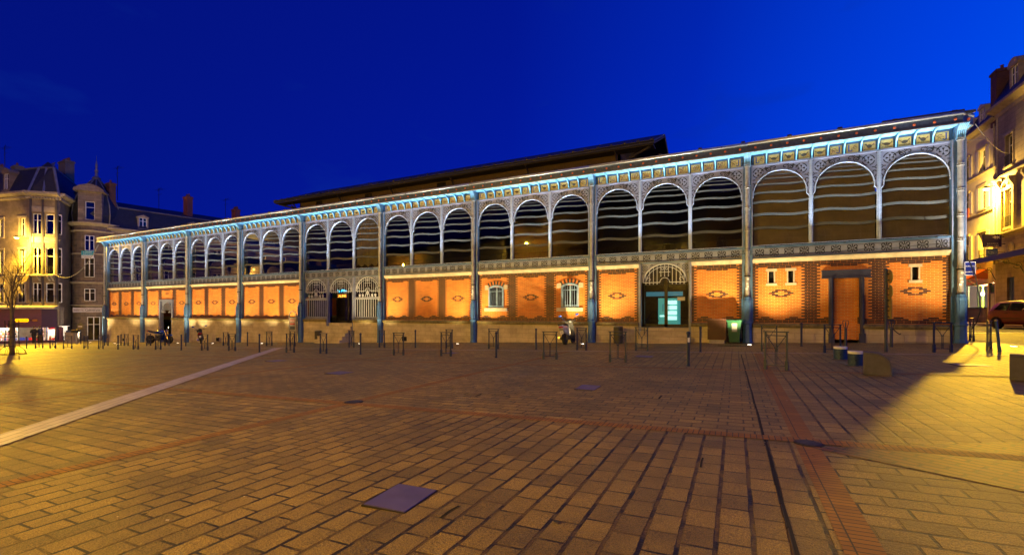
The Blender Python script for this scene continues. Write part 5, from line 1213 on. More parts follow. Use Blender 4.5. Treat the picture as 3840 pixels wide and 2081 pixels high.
# lit yellow bottle sign and the edge of a second sign
ls = thing('bottle_shaped_sign', 'small glowing yellow bottle shaped shop sign on the purple fascia', 'sign', (C0.x, C0.y, 0), rzB)
mb = MB(); pr = [(-1.35, .43), (-1.35, .27)]; mb.prism([(-1.25 + p[0], -.2, .35 + p[1]) for p in [(0, -.2), (1.1, -.2), (1.2, -.1), (1.2, .1), (1.1, .2), (0, .2), (-.08, .1), (-.08, -.1)]], (0, .1, 0), 0); mb.build('lit_panel', emat('yellow_neon_panel', (1, .55, .0), 1.4), ls)
mb = MB(); mb.tube([(0, -.15, .35), (.35, -.15, .35)], .035, 6, 0); mb.tube([(.3, -.15, .35), (.5, -.15, .35), (.85, -.15, .35)], [.06, .16, .12], 8, 1); mb.build('sign_neck', [IRON, mat('amber_sign_cap', (.4, .15, .02), .5)], ls)
text('lettering', 'NICOLAS', .26, emat('sign_red_letters', (.55, .04, .0), .5), ls, (-.68, -.215, .26), ext=.004)
l2 = thing('neon_tube_sign', 'rounded bright yellow neon tube sign cut by the left edge', 'sign', (C0.x, C0.y, 0), rzB)
mb = MB(); mb.tube([(-4.6 + p[0], -.2, .3 + p[1]) for p in [(0, -.55), (.55, -.55), (.75, -.4), (.75, .4), (.55, .55), (0, .55)]], .06, 6); mb.build('neon_tube', emat('acid_yellow_neon', (.9, .9, .02), 5), l2)
# gate beside the shop
mb = MB(); mb.box(.0, 1.9, -.03, .05, GL, -.2, 0); mb.box(0, 1.9, -.08, .08, 1.5, 2.0, 1)
for k_ in range(7): mb.box(.1 + k_ * .28, .13 + k_ * .28, -.05, .0, -.2, 1.5, 1)
put(mb, 'side_gate', [mat('weathered_gate', (.17, .145, .09), .8, bump=.3), TRIM], lh, C1, rzC)
# antennas
def antenna(x, y, z, h, label):
    t = thing('roof_antenna', label, 'antenna', (x, y, z)); mb = MB(); mb.tube([(0, 0, 0), (0, 0, h)], .035, 5); mb.build('mast', IRON, t); mb = MB()
    mb.tube([(-.9, .2, h - .3), (1.3, -.3, h - .15)], .02, 4); mb.tube([(-.5, 0, h - 1.1), (.8, 0, h - 1.0)], .018, 4)
    for k_ in range(6): mb.tube([(-.8 + k_ * .38, -.25, h - .28), (-.8 + k_ * .38, .35, h - .28)], .012, 4)
    mb.build('aerial', IRON, t); return t
p = campt(18, 62); antenna(p.x, p.y, 20.0, 4.0, 'tall thin television aerial on the corner house roof, leftmost')
# ---- turreted house
TC = campt(362, 62.5); TH = thing('turreted_house', 'granite house with a domed corner turret and long slate mansard behind the hall', 'house', (TC.x, TC.y, 0)); RT = 2.45; GT = gz(TC.x) - .1
TZ = 13.0
mb = MB(); fa = R(-64)       # towards the viewer
NS = 28
def cyl(mb, r0, r1, z0, z1, m=0): mb.lathe([(r0, z0), (r1, z1)], NS, (0, 0, 0), m, a0=R(3))
cyl(mb, RT, RT, GT - .5, TZ); mb.build('tower_wall', GSTONE, TH)
for z, e, h in ((TZ - .2, .5, .45), (TZ - 1.0, .14, .25), (5.1, .22, .3), (2.1, .2, .25), (9.0, .1, .2)):
    mb = MB()
    mb.lathe([(RT - .02, z), (RT + e * .4, z + h * .3), (RT + e, z + h * .75), (RT + e, z + h), (RT - .02, z + h + .05)], NS, a0=R(3))
    mb.build('string_course', TRIM, TH)
mb = MB(); dz = TZ + .25
mb.lathe([(RT - .1, dz), (RT + .05, dz + 1.2), (RT - .1, dz + 2.6), (RT - .6, dz + 4.2), (RT - 1.4, dz + 5.4), (RT - 2.1, dz + 6.1), (.2, dz + 6.4)], 10, (0, 0, 0), 0, a0=R(12)); 
for a in range(0, 360, 36): mb.tube([(r_ * math.cos(R(a + 12)), r_ * math.sin(R(a + 12)), z_) for r_, z_ in [(RT - .08, dz), (RT + .07, dz + 1.2), (RT - .08, dz + 2.6), (RT - .58, dz + 4.2), (RT - 1.38, dz + 5.4), (.3, dz + 6.35)]], .08, 4, 1)
dm = mb.build('dome', [SLATE, MATS['zinc_hip']], TH)
mb = MB(); mb.lathe([(.35, dz + 6.3), (.5, dz + 6.5), (.2, dz + 6.75), (.14, dz + 7.2), (.22, dz + 7.5), (.1, dz + 7.8), (.14, dz + 8.2), (.03, dz + 8.9), (.01, dz + 9.6)], 10); mb.build('finial', MATS['zinc_hip'], dm)
def tpos(px, r_=None, z=0):        # point on the tower front seen at a pixel column
    ray_ = (campt(px, 100) - Vector((CX, CY, 0))).normalized(); o_ = Vector((CX, CY, 0)) - TC; b_ = o_.dot(ray_); c_ = o_.dot(o_) - (r_ or RT) ** 2
    t_ = -b_ - math.sqrt(max(0, b_ * b_ - c_)); q = o_ + ray_ * t_; return q
def tw(px, z, w_, h_, **k):
    q = tpos(px); rz = math.atan2(q.y, q.x) + PI / 2; o = window(TH, 0, z, w_, h_, y=0, **k); n = q.normalized(); o.location = (q.x + n.x * .13, q.y + n.y * .13, z); o.rotation_euler = (0, 0, rz); return o
tw(337, 9.5, .95, 2.0, surround=None); tw(337, 6.0, 1.0, 2.6, room=CURTP, rail=True); tw(338, 2.85, 1.1, 1.6, sash=2, room=CURTP); tw(352, GT + .2, 1.25, 3.1, sash=2)
# stone dormer pavilion at the foot of the dome
q = tpos(337, RT + .1); rz = math.atan2(q.y, q.x) + PI / 2
mb = MB(); mb.wall(-1.2, 1.2, TZ + .2, TZ + 4.3, [(-.5, .5, TZ + .6, TZ + 3.0)], 0, .3); mb.box(-1.2, -1.0, .3, 1.8, TZ + .2, TZ + 4.3); mb.box(1.0, 1.2, .3, 1.8, TZ + .2, TZ + 4.3)
mb.prism([(x, -.45, TZ + 4.3 + z) for x, z in [(-1.6, 0), (-1.5, .3), (-.9, .75), (0, 1.0), (.9, .75), (1.5, .3), (1.6, 0)]][::-1], (0, 2.2, 0)); o = mb.build('stone_dormer', brickmat('dormer_stone', (.24, .19, .15), (.15, .12, .10), (.09, .07, .06), .7, .3, .01, bump=.5), TH, (q.x, q.y, 0), rz)
fr, gl = win_mesh(.95, 2.4, 0, 1); link('window', fr.mesh('window', WHITE), o, (0, .12, TZ + .6)); link('pane', gl.mesh('pane', [WGLASS, ROOM]), o, (0, .12, TZ + .6))
chimney(TH, q.x - .9, q.y + 2.6, TZ + 2, TZ + 6.2, 1.2, .7, 1)
# shop band with its lettering
q = tpos(345, RT + .12); rz = math.atan2(q.y, q.x) + PI / 2
mb = MB(); mb.box(-1.9, 1.75, .1, .2, 1.35, 1.95); sb = mb.build('shop_board', mat('pale_shop_board', (.42, .38, .38), .6), TH, (q.x, q.y, 0), rz)
text('lettering', 'Librairie', .34, mat('brown_letters', (.16, .10, .08), .6), sb, (-1.42, .09, 1.52), ext=.004); text('lettering', 'Générale', .40, mat('black_letters', (.02, .02, .03), .6), sb, (.05, .09, 1.5), ext=.008)
sg_ = sign('to_let_banner', 'cyan and white letting banner hung on the rail of the turret window', (TC.x + tpos(332).x * 1.1, TC.y + tpos(332).y * 1.1, 8.45), R(32), 1.5, 1.0, .04, mat('banner_white', (.6, .62, .66), .6))
mb = MB(); mb.box(-.75, .75, -.03, -.021, .42, 1.0); mb.build('banner_band', mat('banner_cyan', (.03, .35, .5), .6), sg_); text('lettering', 'A LOUER', .27, WT, sg_, (0, -.034, .72), ext=.003); text('lettering', '05 55 33 20 20', .17, WT, sg_, (0, -.034, .47), ext=.003); text('lettering', 'AGENCE', .2, mat('banner_grey', (.25, .25, .3), .6), sg_, (0, -.024, .12), ext=.003)
# long wing behind the hall
WA = R(80); wv = Vector((math.cos(WA), math.sin(WA), 0)); n_ = Vector((-wv.y, wv.x, 0)); WS = Vector((2.2, .2, 0))
LW = 29
mb = MB(); mb.T = Matrix.Translation(WS) @ Matrix.Rotation(WA, 4, 'Z')
holes = [(x, x + 1.1, z, z + 1.9) for x in (2.5, 6, 9.5, 13, 16.5, 20, 23.5) for z in (1.0, 5.6, 9.3)]
mb.wall(0, LW, GT - .5, 12.6, holes, 0, .3); mb.build('wing_wall', GSTONE, TH)
def wput(mb, name, m, z=0):
    return mb.build(name, m, TH, (WS.x, WS.y, z), WA)
mb = MB(); cornice_box(mb, 0, LW, 12.3, .5, .6); cornice_box(mb, 0, LW, 11.4, .15, .2); wput(mb, 'wing_cornice', TRIM)
mb = MB(); mb.prism([(0, -.2, 12.9), (0, .9, 15.9), (0, 1.0, 16.0), (0, 6.0, 17.6), (0, 9, 17.6), (0, 9, 12.9)], (LW, 0, 0), 0); mb.tube([(0, .9, 15.95), (LW, .9, 15.95)], .12, 5, 1)
wput(mb, 'mansard_roof', [SLATE, MATS['zinc_hip']])
for x in (4.0, 10.2, 16.4, 22): d = dormer(TH, 0, 0, 0, .85, 1.5, 1.6, TRIM); p = WS + wv * x + n_ * (.0); d.location = (p.x, p.y, 13.3); d.rotation_euler = (0, 0, WA)
for x in (2.5, 6, 9.5, 13, 16.5, 20, 23.5):
    for z in (1.0, 5.6, 9.3):
        o = window(TH, 0, z, 1.1, 1.9, y=0); p = WS + wv * (x + .55) + n_ * .15; o.location = (p.x, p.y, z); o.rotation_euler = (0, 0, WA)
for x, z1, n1 in ((10.5, 19.6, 2), (17.5, 18.9, 4)):
    p = WS + wv * x + n_ * 3.0; chimney(TH, p.x, p.y, 15.5, z1, 1.1, .8, n1, brickmat('red_chimney_brick', (.30, .075, .04), (.22, .05, .03), (.12, .08, .06), .22, .075, .008, mode='sz'))
p = TC + WS + wv * 7 + n_ * 4; antenna(p.x, p.y, 17.0, 3.4, 'television aerial on the slate ridge left of the red chimney')
p = TC + WS + wv * 16.5 + n_ * 4.5; antenna(p.x, p.y, 17.2, 3.6, 'television aerial above the four pot chimney')
p = campt(372, 62); antenna(TC.x - 1.5, TC.y + 3, 17.5, 5.0, 'television aerial beside the dome finial')
oh = thing('tiled_roof_house', 'dim house with a rough stone gable and low slate roof beyond the mansard wing', 'house', (TC.x + 9, TC.y + 30, 0), R(80))
mb = MB(); mb.prism([(0, 0, 0), (0, 12, 0), (0, 12, 14.5), (0, 6, 18.0), (0, 0, 14.5)], (16, 0, 0)); mb.build('wall', mat('rubble_wall', (.09, .06, .035), .9, var=.5, scale=8), oh)
mb = MB(); mb.prism([(-.2, -.3, 14.5), (-.2, 6, 18.2), (-.2, 12.3, 14.5), (-.2, 12.3, 14.3), (-.2, 6, 18.0), (-.2, -.3, 14.3)], (16.4, 0, 0)); mb.build('roof', SLATE, oh)
# ---- south side of the square (behind the viewer, seen in the glass)
def plain_house(x0, x1, y, h, m, label, rows, roof_h=3):
    t = thing('terraced_house', label, 'house', (x0, y, gz(x0)), R(180)); L = x1 - x0; L = abs(L)
    n_ = max(2, int(L / 3)); st = L / n_
    hl = [((k_ + .5) * st - .55, (k_ + .5) * st + .55, z, z + 1.8) for k_ in range(n_) for z in rows]
    mb = MB(); mb.wall(0, L, -1, h, hl, 0, .3); mb.box(0, L, .35, 9, -1, h - .1); mb.build('wall', m, t)
    for k_ in range(n_):
        for z in rows: window(t, (k_ + .5) * st, z, 1.1, 1.8, .15)
    mb = MB(); mb.prism([(0, -.3, h), (0, 4.5, h + roof_h), (0, 9.3, h)], (L, 0, 0)); mb.build('roof', SLATE, t)
    return t
HT = mat('ochre_render', (.36, .22, .10), .85, var=.2); HG = mat('grey_render', (.25, .22, .18), .85, var=.2)
plain_house(24, 2, -34.5, 15, HG, 'grey rendered house behind the viewer, reflected in the right hand panes', (2, 5.4, 8.8, 12), 3)
plain_house(2, -12, -34.5, 14, HT, 'ochre house behind the viewer, reflected in the panes over the glass entrance', (2, 5.4, 8.8), 3)
plain_house(-12, -25, -34.5, 16, HG, 'low grey house with a wall lamp behind the viewer', (2, 5.4, 8.6), 4)
th = plain_house(-27, -42, -41.5, 17.5, HT, 'ochre and half-timbered house behind the viewer carrying the reflected street lamp', (2, 5.4, 8.8), 2)
mb = MB()
for k_ in range(16): mb.box(k_ + .0, k_ + .12, -.04, 0, 5, 12.4); 
for z in (5, 8.2, 12.2): mb.box(0, 15, -.05, 0, z, z + .18)
for k_ in range(7): mb.prism([(k_ * 2.1, -.045, 5), (k_ * 2.1 + .15, -.045, 5), (k_ * 2.1 + 1.2, -.045, 8.2), (k_ * 2.1 + 1.05, -.045, 8.2)], (0, .04, 0))
mb.build('timber_frame', DARKW, th)
plain_house(-44, -60, -41.5, 14.5, HG, 'grey house behind the viewer at the left of the square', (2, 5.4, 8.2), 2)
plain_house(-60, -78, -41.5, 14, HT, 'ochre house at the far left of the south side, behind the viewer', (2, 5.4, 8.8), 2)
# street lamps
street_lamp('l', 'blazing orange street lamp on a wall bracket at the corner house, left', tuple(campt(62, 54.6) + Vector((0, 0, 10.34))), R(110), 1.2, P_LEFT, throw=((-60, -14, -2), 52000, 60))
street_lamp('r', 'blazing orange street lamp on a long wall arm above the brasserie street, right', (10.5, 26.2, 11.94), 0, .9, P_RIGHT, throw=((.4, .5, 0), 52000, 27))
street_lamp('p', 'street lamp on the half-timbered house behind the viewer, mirrored in a tall pane', (-38.9, -40, 12.7), R(-90), 1.3, P_PLAZA, kind='POINT', col=AMBER)
street_lamp('v', 'added unseen street lamp on the ochre house at the far left of the south side', (-64, -40, 10.5), R(-90), 1.3, 9000, kind='POINT', col=AMBER)  # unseen lamp, added to bring amber onto the left houses and paving
street_lamp('q', 'street lamp on the low grey house behind the viewer', (-16, -33, 7.9), R(-90), 1.3, P_PLAZA * .35, kind='POINT', col=AMBER)
street_lamp('s', 'street lamp on the turreted house wing, glimpsed through the far arches of the hall', tuple(TC + WS + wv * 18.5 - n_ * 1.3 + Vector((0, 0, 8.6))), WA + PI / 2, 1.2, 3800, kind='SPOT')
# cables
def cable(a, b, sag, label, m, r=.018):
    t = MB(); a, b = Vector(a), Vector(b); t.tube([a.lerp(b, k_ / 16) - Vector((0, 0, sag * 4 * (k_ / 16) * (1 - k_ / 16))) for k_ in range(17)], r, 5); o = t.build('overhead_cable', m); return tag(o, label, 'cable')
CB = mat('cable_pale', (.16, .16, .16), .6)
cable((.3, -.75, 9.3), (XF - .2, 24, 14.2), .5, 'pale cable from the hall corner up to the houses on the right, upper one', CB, .010)
cable((.05, -.35, 8.75), (XF - .2, 20, 15.5), .3, 'thin cable running right from the corner downpipe, lower one', CB, .008)
pc = C0 + Vector((math.cos(rzB), math.sin(rzB), 0)) * 2.9
cable((pc.x, pc.y - .3, 6.0), (-74.6, -.7, 9.1), 1.6, 'pale cable slung from the corner house balcony to the left end of the hall', CB, .03)
# ------------------------------------------------------------ street furniture
def barrier_proto():
    t = thing('cycle_barrier', 'x', 'barrier', group='navy steel barriers with a Y brace')
    hw = .26
    mb = MB(); mb.box(-hw - .05, hw + .05, -.035, .035, 1.02, 1.05); mb.box(-hw + .02, hw - .02, -.012, .012, .92, .945); mb.build('top_rail', NAVY, t)
    for sx in (-1, 1):
        mb = MB(); mb.box(sx * hw - .022, sx * hw + .022, -.022, .022, -.05, 1.02); mb.box(sx * hw - .036, sx * hw + .036, -.036, .036, -.05, .24); mb.prism([(sx * hw - .036, -.036, .24), (sx * hw + .036, -.036, .24), (sx * hw + .022, -.036, .28), (sx * hw - .022, -.036, .28)], (0, .072, 0)); mb.build('post', NAVY, t)
    mb = MB()
    for sx in (-1, 1): mb.tube([(sx * (hw - .02), 0, .93), (sx * .02, 0, .60)], .011, 5); mb.tube([(sx * .02, 0, .60), (sx * .02, 0, .12)], .011, 5)
    mb.box(-.04, .04, -.02, .02, .57, .60); mb.build('y_brace', NAVY, t)
    mb = MB(); mb.box(-hw, hw, -.012, .012, .115, .14); mb.build('bottom_rail', NAVY, t)
    return t
bp = barrier_proto(); used = [False]
def barrier(x, y, deg, label):
    if not used[0]: used[0] = True; o = bp
    else: o = clone(bp)
    o.location = (x, y, gz(x)); o.rotation_euler = (0, 0, R(deg)); o['label'] = label
for a in [
 (-12.37, -11.30, 1, 'near-row barrier standing before the main glass door steps'), (-12.5, -6.23, -9, 'far-row barrier directly at the foot of the glass door steps'),
 (-7.6, -5.93, -8, 'smaller-looking barrier just behind the nearest one, right of the green bin'), (-7.82, -12.45, -20, 'nearest and largest barrier, standing by the wide orange band'),
 (-5.58, -6.3, 15, 'barrier in front of the left jamb of the bricked-up portal'), (-2.27, -5.63, 15, 'barrier between the sign pole and the right corner column of the hall'),
 (.94, 1.4, -96, 'barrier round the right corner, farther one beside the road'), (-.5, -4.1, 60, 'barrier round the right corner, nearer one in the amber light'),
 (-20.13, -5.8, 6, 'far-row barrier below the left barred window'), (-15.05, -10.73, -1, 'near-row barrier just left of the silver scooter'),
 (-15.26, -6.15, -20, 'far-row barrier overlapping the silver scooter on its right'), (-27.9, -9.89, -7, 'near-row barrier in front of the litter bin left of the grille doors'),
 (-30.4, -5.53, -13, 'far-row barrier before the steps of the grille doors'), (-28.1, -5.35, -13, 'far-row barrier at the blue column right of the grille doors'),
 (-22.77, -10.13, 6, 'near-row barrier in front of the plinth right of the grille doors, standing alone'), (-20.1, -10.19, -4, 'near-row barrier overlapping another below the third brick bay from the door'),
 (-23.0, -5.65, -18, 'far-row barrier half hidden behind a nearer one, left of the first barred window'), (-44.4, -4.75, 4, 'far-row barrier between the dark scooter and a lit floodlight'),
 (-36.5, -9.22, 7, 'near-row barrier with a floodlight glowing through it, right of the dark scooter'), (-39.3, -4.73, 4, 'far-row barrier left of the wall vent before the information totem'),
 (-30.7, -9.66, 8, 'near-row barrier in front of the information totem'), (-36.6, -4.9, -5, 'far-row barrier just right of the information totem foot'),
 (-39.46, -9.13, 7, 'near-row barrier in front of the dark scooter'), (-45.05, -9.04, 6, 'near-row barrier in front of the blue motorcycle'),
 (-47.9, -9.08, 6, 'near-row barrier left of the blue motorcycle, before the first lit column'), (-54.0, -5.4, 4, 'far-row barrier behind the rear wheel of the blue motorcycle'),
 (-51.3, -5.35, 4, 'far-row barrier beside the front wheel of the blue motorcycle'), (-53.05, -9.06, 6, 'near-row barrier before the door of the turreted house'),
 (-60.0, -5.9, 5, 'far-row barrier near the left end of the hall plinth'), (-55.2, -9.15, 5, 'near-row barrier under the round sign, left'),
 (-58.0, -9.26, 50, 'near-row barrier beside the grey utility box'), (-61.2, -9.1, 20, 'near-row barrier at the side gate of the wine shop'),
 (-62.9, -9.4, 40, 'near-row barrier before the lit shop doorway'), (-69.0, -9.99, 60, 'leftmost barrier, cut by the left edge beside the tree guard'), (-57.0, -5.7, 5, 'far-row barrier behind the grey utility box')]: barrier(*a)
bo = thing('bollard', 'x', 'bollard', group='round navy steel bollards')
mb = MB(); mb.lathe([(.055, -.05), (.055, .03), (.042, .05), (.042, .93), (.05, .94), (.05, .955), (.04, .965)], 12); mb.build('post', NAVY, bo)
mb = MB(); mb.lathe([(.04, .962), (.055, .975), (.058, 1.0), (.045, 1.035), (.015, 1.05)], 12); mb.build('cap', NAVY, bo)
first = True
for x, y, l in [(-41.95, -9.19, 'bollard in front of the gap between motorcycle and dark scooter, nearer of the pair'), (-48.61, -5.35, 'bollard behind the front pair, close to the second lit column'), (-41.55, -4.88, 'bollard midway between the dark scooter and the information totem'),
              (-33.09, -9.8, 'bollard left of the information totem at the end of the lilac strip'), (-25.18, -10.06, 'bollard right of the litter bin and steps of the grille doors'), (-25.47, -5.46, 'bollard alone before the first plain brick bay right of the grille doors'),
              (-17.49, -10.44, 'bollard in front of the left barred window'), (-17.61, -6.07, 'bollard under the brick panel between the two barred windows'), (-10.09, -11.94, 'bollard with a white sticker right of the glass door steps'),
              (-10.08, -6.72, 'bollard in front of the brown utility cabinet'), (-6.16, -2.74, 'bollard between the blue column and the bricked-up portal'), (-64.0, -9.84, 'bollard in front of the dark shop doorway, leftmost'),
              (-49.88, -9.3, 'bollard before the left end of the stone plinth'), (-58.09, -5.61, 'bollard just behind another before the left plinth')]:
    o = bo if first else clone(bo); first = False; o.location = (x, y, gz(x)); o['label'] = l; o.rotation_euler = (0, 0, random.uniform(0, 6))
    if 'sticker' in l: mb = MB(); mb.box(-.03, .03, -.0455, -.035, .72, .86); k_ = mb.build('sticker', WHITE, o); k_.rotation_euler = (0, 0, R(25) - o.rotation_euler.z)
# leaning blue post by the kerb
t = thing('leaning_bollard', 'blue steel bollard leaning slightly beside the kerb on the right', 'bollard', (-.62, -5.15, gz(-.6))); t.rotation_euler = (0, R(-5), 0)
mb = MB(); mb.lathe([(.05, -.03), (.05, .15), (.04, .17), (.04, 1.05)], 12); mb.build('post', mat('post_blue', (.03, .07, .16), .4, .2), t); mb = MB(); mb.lathe([(.04, 1.05), (.05, 1.06), (.05, 1.1), (.02, 1.12)], 12); mb.build('cap', mat('brass_cap', (.35, .28, .12), .4, .5), t)
# forked lean-on posts
for x, y, l, extra in [(-4.49, -2.45, 'navy post with an open U-shaped top beside the portal jamb', 0), (-3.05, -3.01, 'navy post with a U-shaped top and a hanging arm, just right of the sign pole', 1)]:
    t = thing('forked_post', l, 'post', (x, y, gz(x)), R(20)); mb = MB(); mb.lathe([(.055, -.05), (.055, .04), (.05, .06), (.05, .78)], 10); mb.build('post', NAVY, t)
    mb = MB(); mb.tube([(-.11, 0, 1.1), (-.12, 0, .98), (-.06, 0, .80), (.06, 0, .80), (.12, 0, .98), (.11, 0, 1.1), (-.11, 0, 1.1)], .014, 6); mb.tube([(0, 0, .78), (0, 0, 1.05)], .02, 6)
    mb.build('fork', NAVY, t)
    if extra: mb = MB(); mb.tube([(.03, -.02, .76), (.18, -.03, .60), (.30, -.03, .52), (.34, -.03, .56)], .02, 6); mb.build('hanging_arm', IRON, t)
# pole with road signs seen edge on
t = thing('road_sign_pole', 'tall navy pole carrying four road signs seen edge on, before the right brick bay', 'sign pole', (-3.88, -5.77, gz(-3.9)))
mb = MB(); mb.lathe([(.05, -.05), (.05, 3.02), (.02, 3.05)], 12); mb.build('pole', NAVY, t)
SB = mat('sign_back_ochre', (.34, .26, .08), .45, .5); 
for k_, (zc, kind) in enumerate([(2.73, 0), (2.2, 0), (1.77, 1), (1.4, 2)]):
    mb = MB(); mb.T = Matrix.Rotation(R(26 + 76), 4, 'Z') @ Matrix.Translation((0, -.09, 0))
    if kind == 0: mb.lathe([(.26, -.012), (.27, 0), (.26, .012)], 20, (0, 0, zc), 0, axis='y')
    else: mb.box(-.2, .2, -.012, .012, zc - .19, zc + .19, 0)
    for z in (zc - .11, zc + .11): mb.box(-.06, .06, .01, .14, z - .02, z + .02, 1)
    mb.build('sign_plate', [SB, NAVY], t)
# low cylinders
for x, y, r, h, l in [(-5.77, -8.85, .185, .40, 'low navy cylinder with a white collar, farther of the two'), (-5.74, -10.75, .185, .40, 'low navy cylinder with a white collar, nearer of the two')]:
    t = thing('retractable_bollard', l, 'bollard', (x, y, gz(x)), 0, 'low navy cylinders'); mb = MB(); mb.lathe([(r + .05, -.02), (r + .05, .012), (r, .014), (r, h - .07)], 28); mb.build('cylinder', mat('cylinder_navy', (.012, .035, .11), .35, .2, var=.3, scale=14), t, smooth=False)
    mb = MB(); mb.lathe([(r + .002, h - .07), (r + .002, h - .005), (r - .012, h), (.001, h)], 28); mb.build('collar', mat('white_reflector', (.62, .62, .62), .5), t)
# quarter-round blocks
def block(x, y, rz, l, s=1):
    t = thing('quarter_round_block', l, 'block', (x, y, gz(x)), rz, 'quarter round street blocks')
    P_ = [(-.27, 0)] + [(-.27 + .54 * math.sin(R(a)) ** .62, .55 * math.cos(R(a)) ** .62) for a in range(0, 91, 9)]
    mb = MB(); mb.prism([(p[0] * s, -.15 * s, p[1] * s) for p in P_][::-1], (0, .32 * s, 0)); o = mb.build('body', mat('weathered_concrete', (.06, .055, .09), .75, var=.35, scale=6, bump=.4), t)
    bv = o.modifiers.new('bevel', 'BEVEL'); bv.width = .012; bv.segments = 2; bv.limit_method = 'ANGLE'
    mb = MB(); mb.tube([(p[0] * s * .86 , -.152 * s, p[1] * s * .9 + .012) for p in P_[1:]], .008, 4); mb.build('rim_line', MATS['weathered_concrete'], t)
block(-5.74, -12.95, R(-10), 'dark quarter-round block right of the two low navy cylinders', 1.0)
block(-3.30, -13.35, R(-22), 'quarter-round block in the amber light, cut by the right edge', 1.0)
# bins
def litter_bin(x, y, l):
    t = thing('litter_bin', l, 'bin', (x, y, gz(x)), 0, 'slatted litter bins'); mb = MB(); mb.lathe([(.22, 0), (.25, .05), (.25, .92)], 18)
    for k_ in range(24): a = 2 * PI * k_ / 24; mb.T = Matrix.Rotation(a, 4, 'Z'); mb.box(.25, .262, -.018, .018, .06, .9); mb.T = None
    mb.build('body', mat('bin_olive', (.07, .06, .035), .6, .3), t); mb = MB(); mb.lathe([(.27, .92), (.28, .95), (.24, .98), (.17, .96), (.16, .93)], 18); mb.build('rim', mat('bin_rim', (.2, .19, .14), .4, .6), t)
litter_bin(-38.9, -.75, 'litter bin against the plinth left of the grille doors'); litter_bin(-14.75, -.95, 'litter bin left of the main glass door steps')
t = thing('wheelie_bin', 'green plastic wheelie bin with a white sticker beside the blue column', 'bin', (-8.84, -.66, gz(-8.84)), R(-4)); t.scale = (1.12, 1, 1.2); GP = mat('bin_green', (.008, .075, .04), .45, var=.15)
mb = MB(); mb.add([(-.21, -.24, .06), (.21, -.24, .06), (.21, .2, .06), (-.21, .2, .06), (-.28, -.32, .92), (.28, -.32, .92), (.28, .26, .92), (-.28, .26, .92)], [(0, 3, 2, 1), (4, 5, 6, 7), (0, 1, 5, 4), (1, 2, 6, 5), (2, 3, 7, 6), (3, 0, 4, 7)]); mb.box(-.30, .30, -.34, .28, .89, .95); mb.build('body', GP, t)
mb = MB(); mb.prism([(-.31, -.36, .95), (-.31, .30, .98), (-.31, .30, 1.03), (-.31, -.1, 1.04), (-.31, -.36, .99)], (.62, 0, 0)); mb.tube([(-.25, .34, 1.0), (.25, .34, 1.0)], .02, 6); mb.build('lid', GP, t)
for sx in (-1, 1): mb = MB(); mb.lathe([(.1, -.02), (.1, .02)], 12, (sx * .25, .2, .1), axis='x'); mb.v = [(p[0] , p[1], p[2]) for p in mb.v]; mb.build('wheel', RUBBER, t)
mb = MB(); mb.prism([(-.1, -.292, .50), (.12, -.292, .50), (.12, -.322, .86), (-.1, -.322, .86)], (0, -.004, 0)); mb.ribbon([(-.06, .66), (.0, .72), (.08, .62)], .05, -.322, 1); mb.build('sticker', [mat('dull_sticker', (.3, .3, .3), .7), mat('sticker_grey', (.25, .25, .25), .6)], t)
t = thing('utility_cabinet', 'brown ribbed utility cabinet on a concrete foot right of the door steps', 'cabinet', (-9.66, -.72, gz(-9.66)), R(-2))
mb = MB(); mb.box(-.42, .42, -.24, .24, .2, 1.22); mb.box(-.45, .45, -.28, .26, 1.22, 1.28)
for k_ in range(20): mb.box(-.40 + k_ * .041, -.38 + k_ * .041, -.255, -.24, .25, 1.18)
mb.box(-.44, -.41, -.265, -.2, .2, 1.22); mb.box(.41, .44, -.265, -.2, .2, 1.22); mb.build('housing', mat('cabinet_brown', (.075, .03, .022), .5, .2), t)
mb = MB(); mb.box(-.36, .36, -.2, .22, -.05, .2); mb.box(-.3, .3, -.21, -.2, .08, .18); mb.build('foot', mat('pale_concrete', (.32, .29, .24), .85), t)
mb = MB(); mb.box(-.39, -.36, -.275, -.255, .75, .80); mb.build('lock', CHROME, t)
# information totem
t = thing('information_totem', 'slender information totem with an arched hoop and a printed panel, by the brick bay', 'totem', (-41.75, -.85, gz(-41.75)), R(8))
mb = MB()
for sx in (-1, 1): mb.box(sx * .36 - .03, sx * .36 + .03, -.04, .04, -.05, 2.25)
mb.tube([(p[0], 0, p[1]) for p in arc(0, 2.25, .36, 0, 180, 14)], .045, 8); mb.build('hoop_frame', mat('totem_grey', (.30, .28, .24), .4, .5), t)
mb = MB(); mb.box(-.33, .33, -.03, .03, .95, 2.1, 0); mb.box(-.27, .27, -.036, -.03, 1.05, 2.0, 1); mb.box(-.25, .25, -.040, -.036, 1.5, 1.62, 2); mb.box(-.25, .25, -.040, -.036, 1.1, 1.35, 3); mb.box(-.25, .25, -.04, -.036, 1.72, 1.96, 4)
mb.build('information_panel', [MATS['totem_grey'], mat('poster_grey', (.28, .25, .22), .5), mat('poster_red', (.35, .03, .02), .5), mat('poster_slate', (.05, .06, .07), .5), mat('poster_print', (.32, .12, .08), .5)], t)
text('panel_text', 'HALLES', .13, WHITE, t, (0, -.043, 1.78), ext=.002)
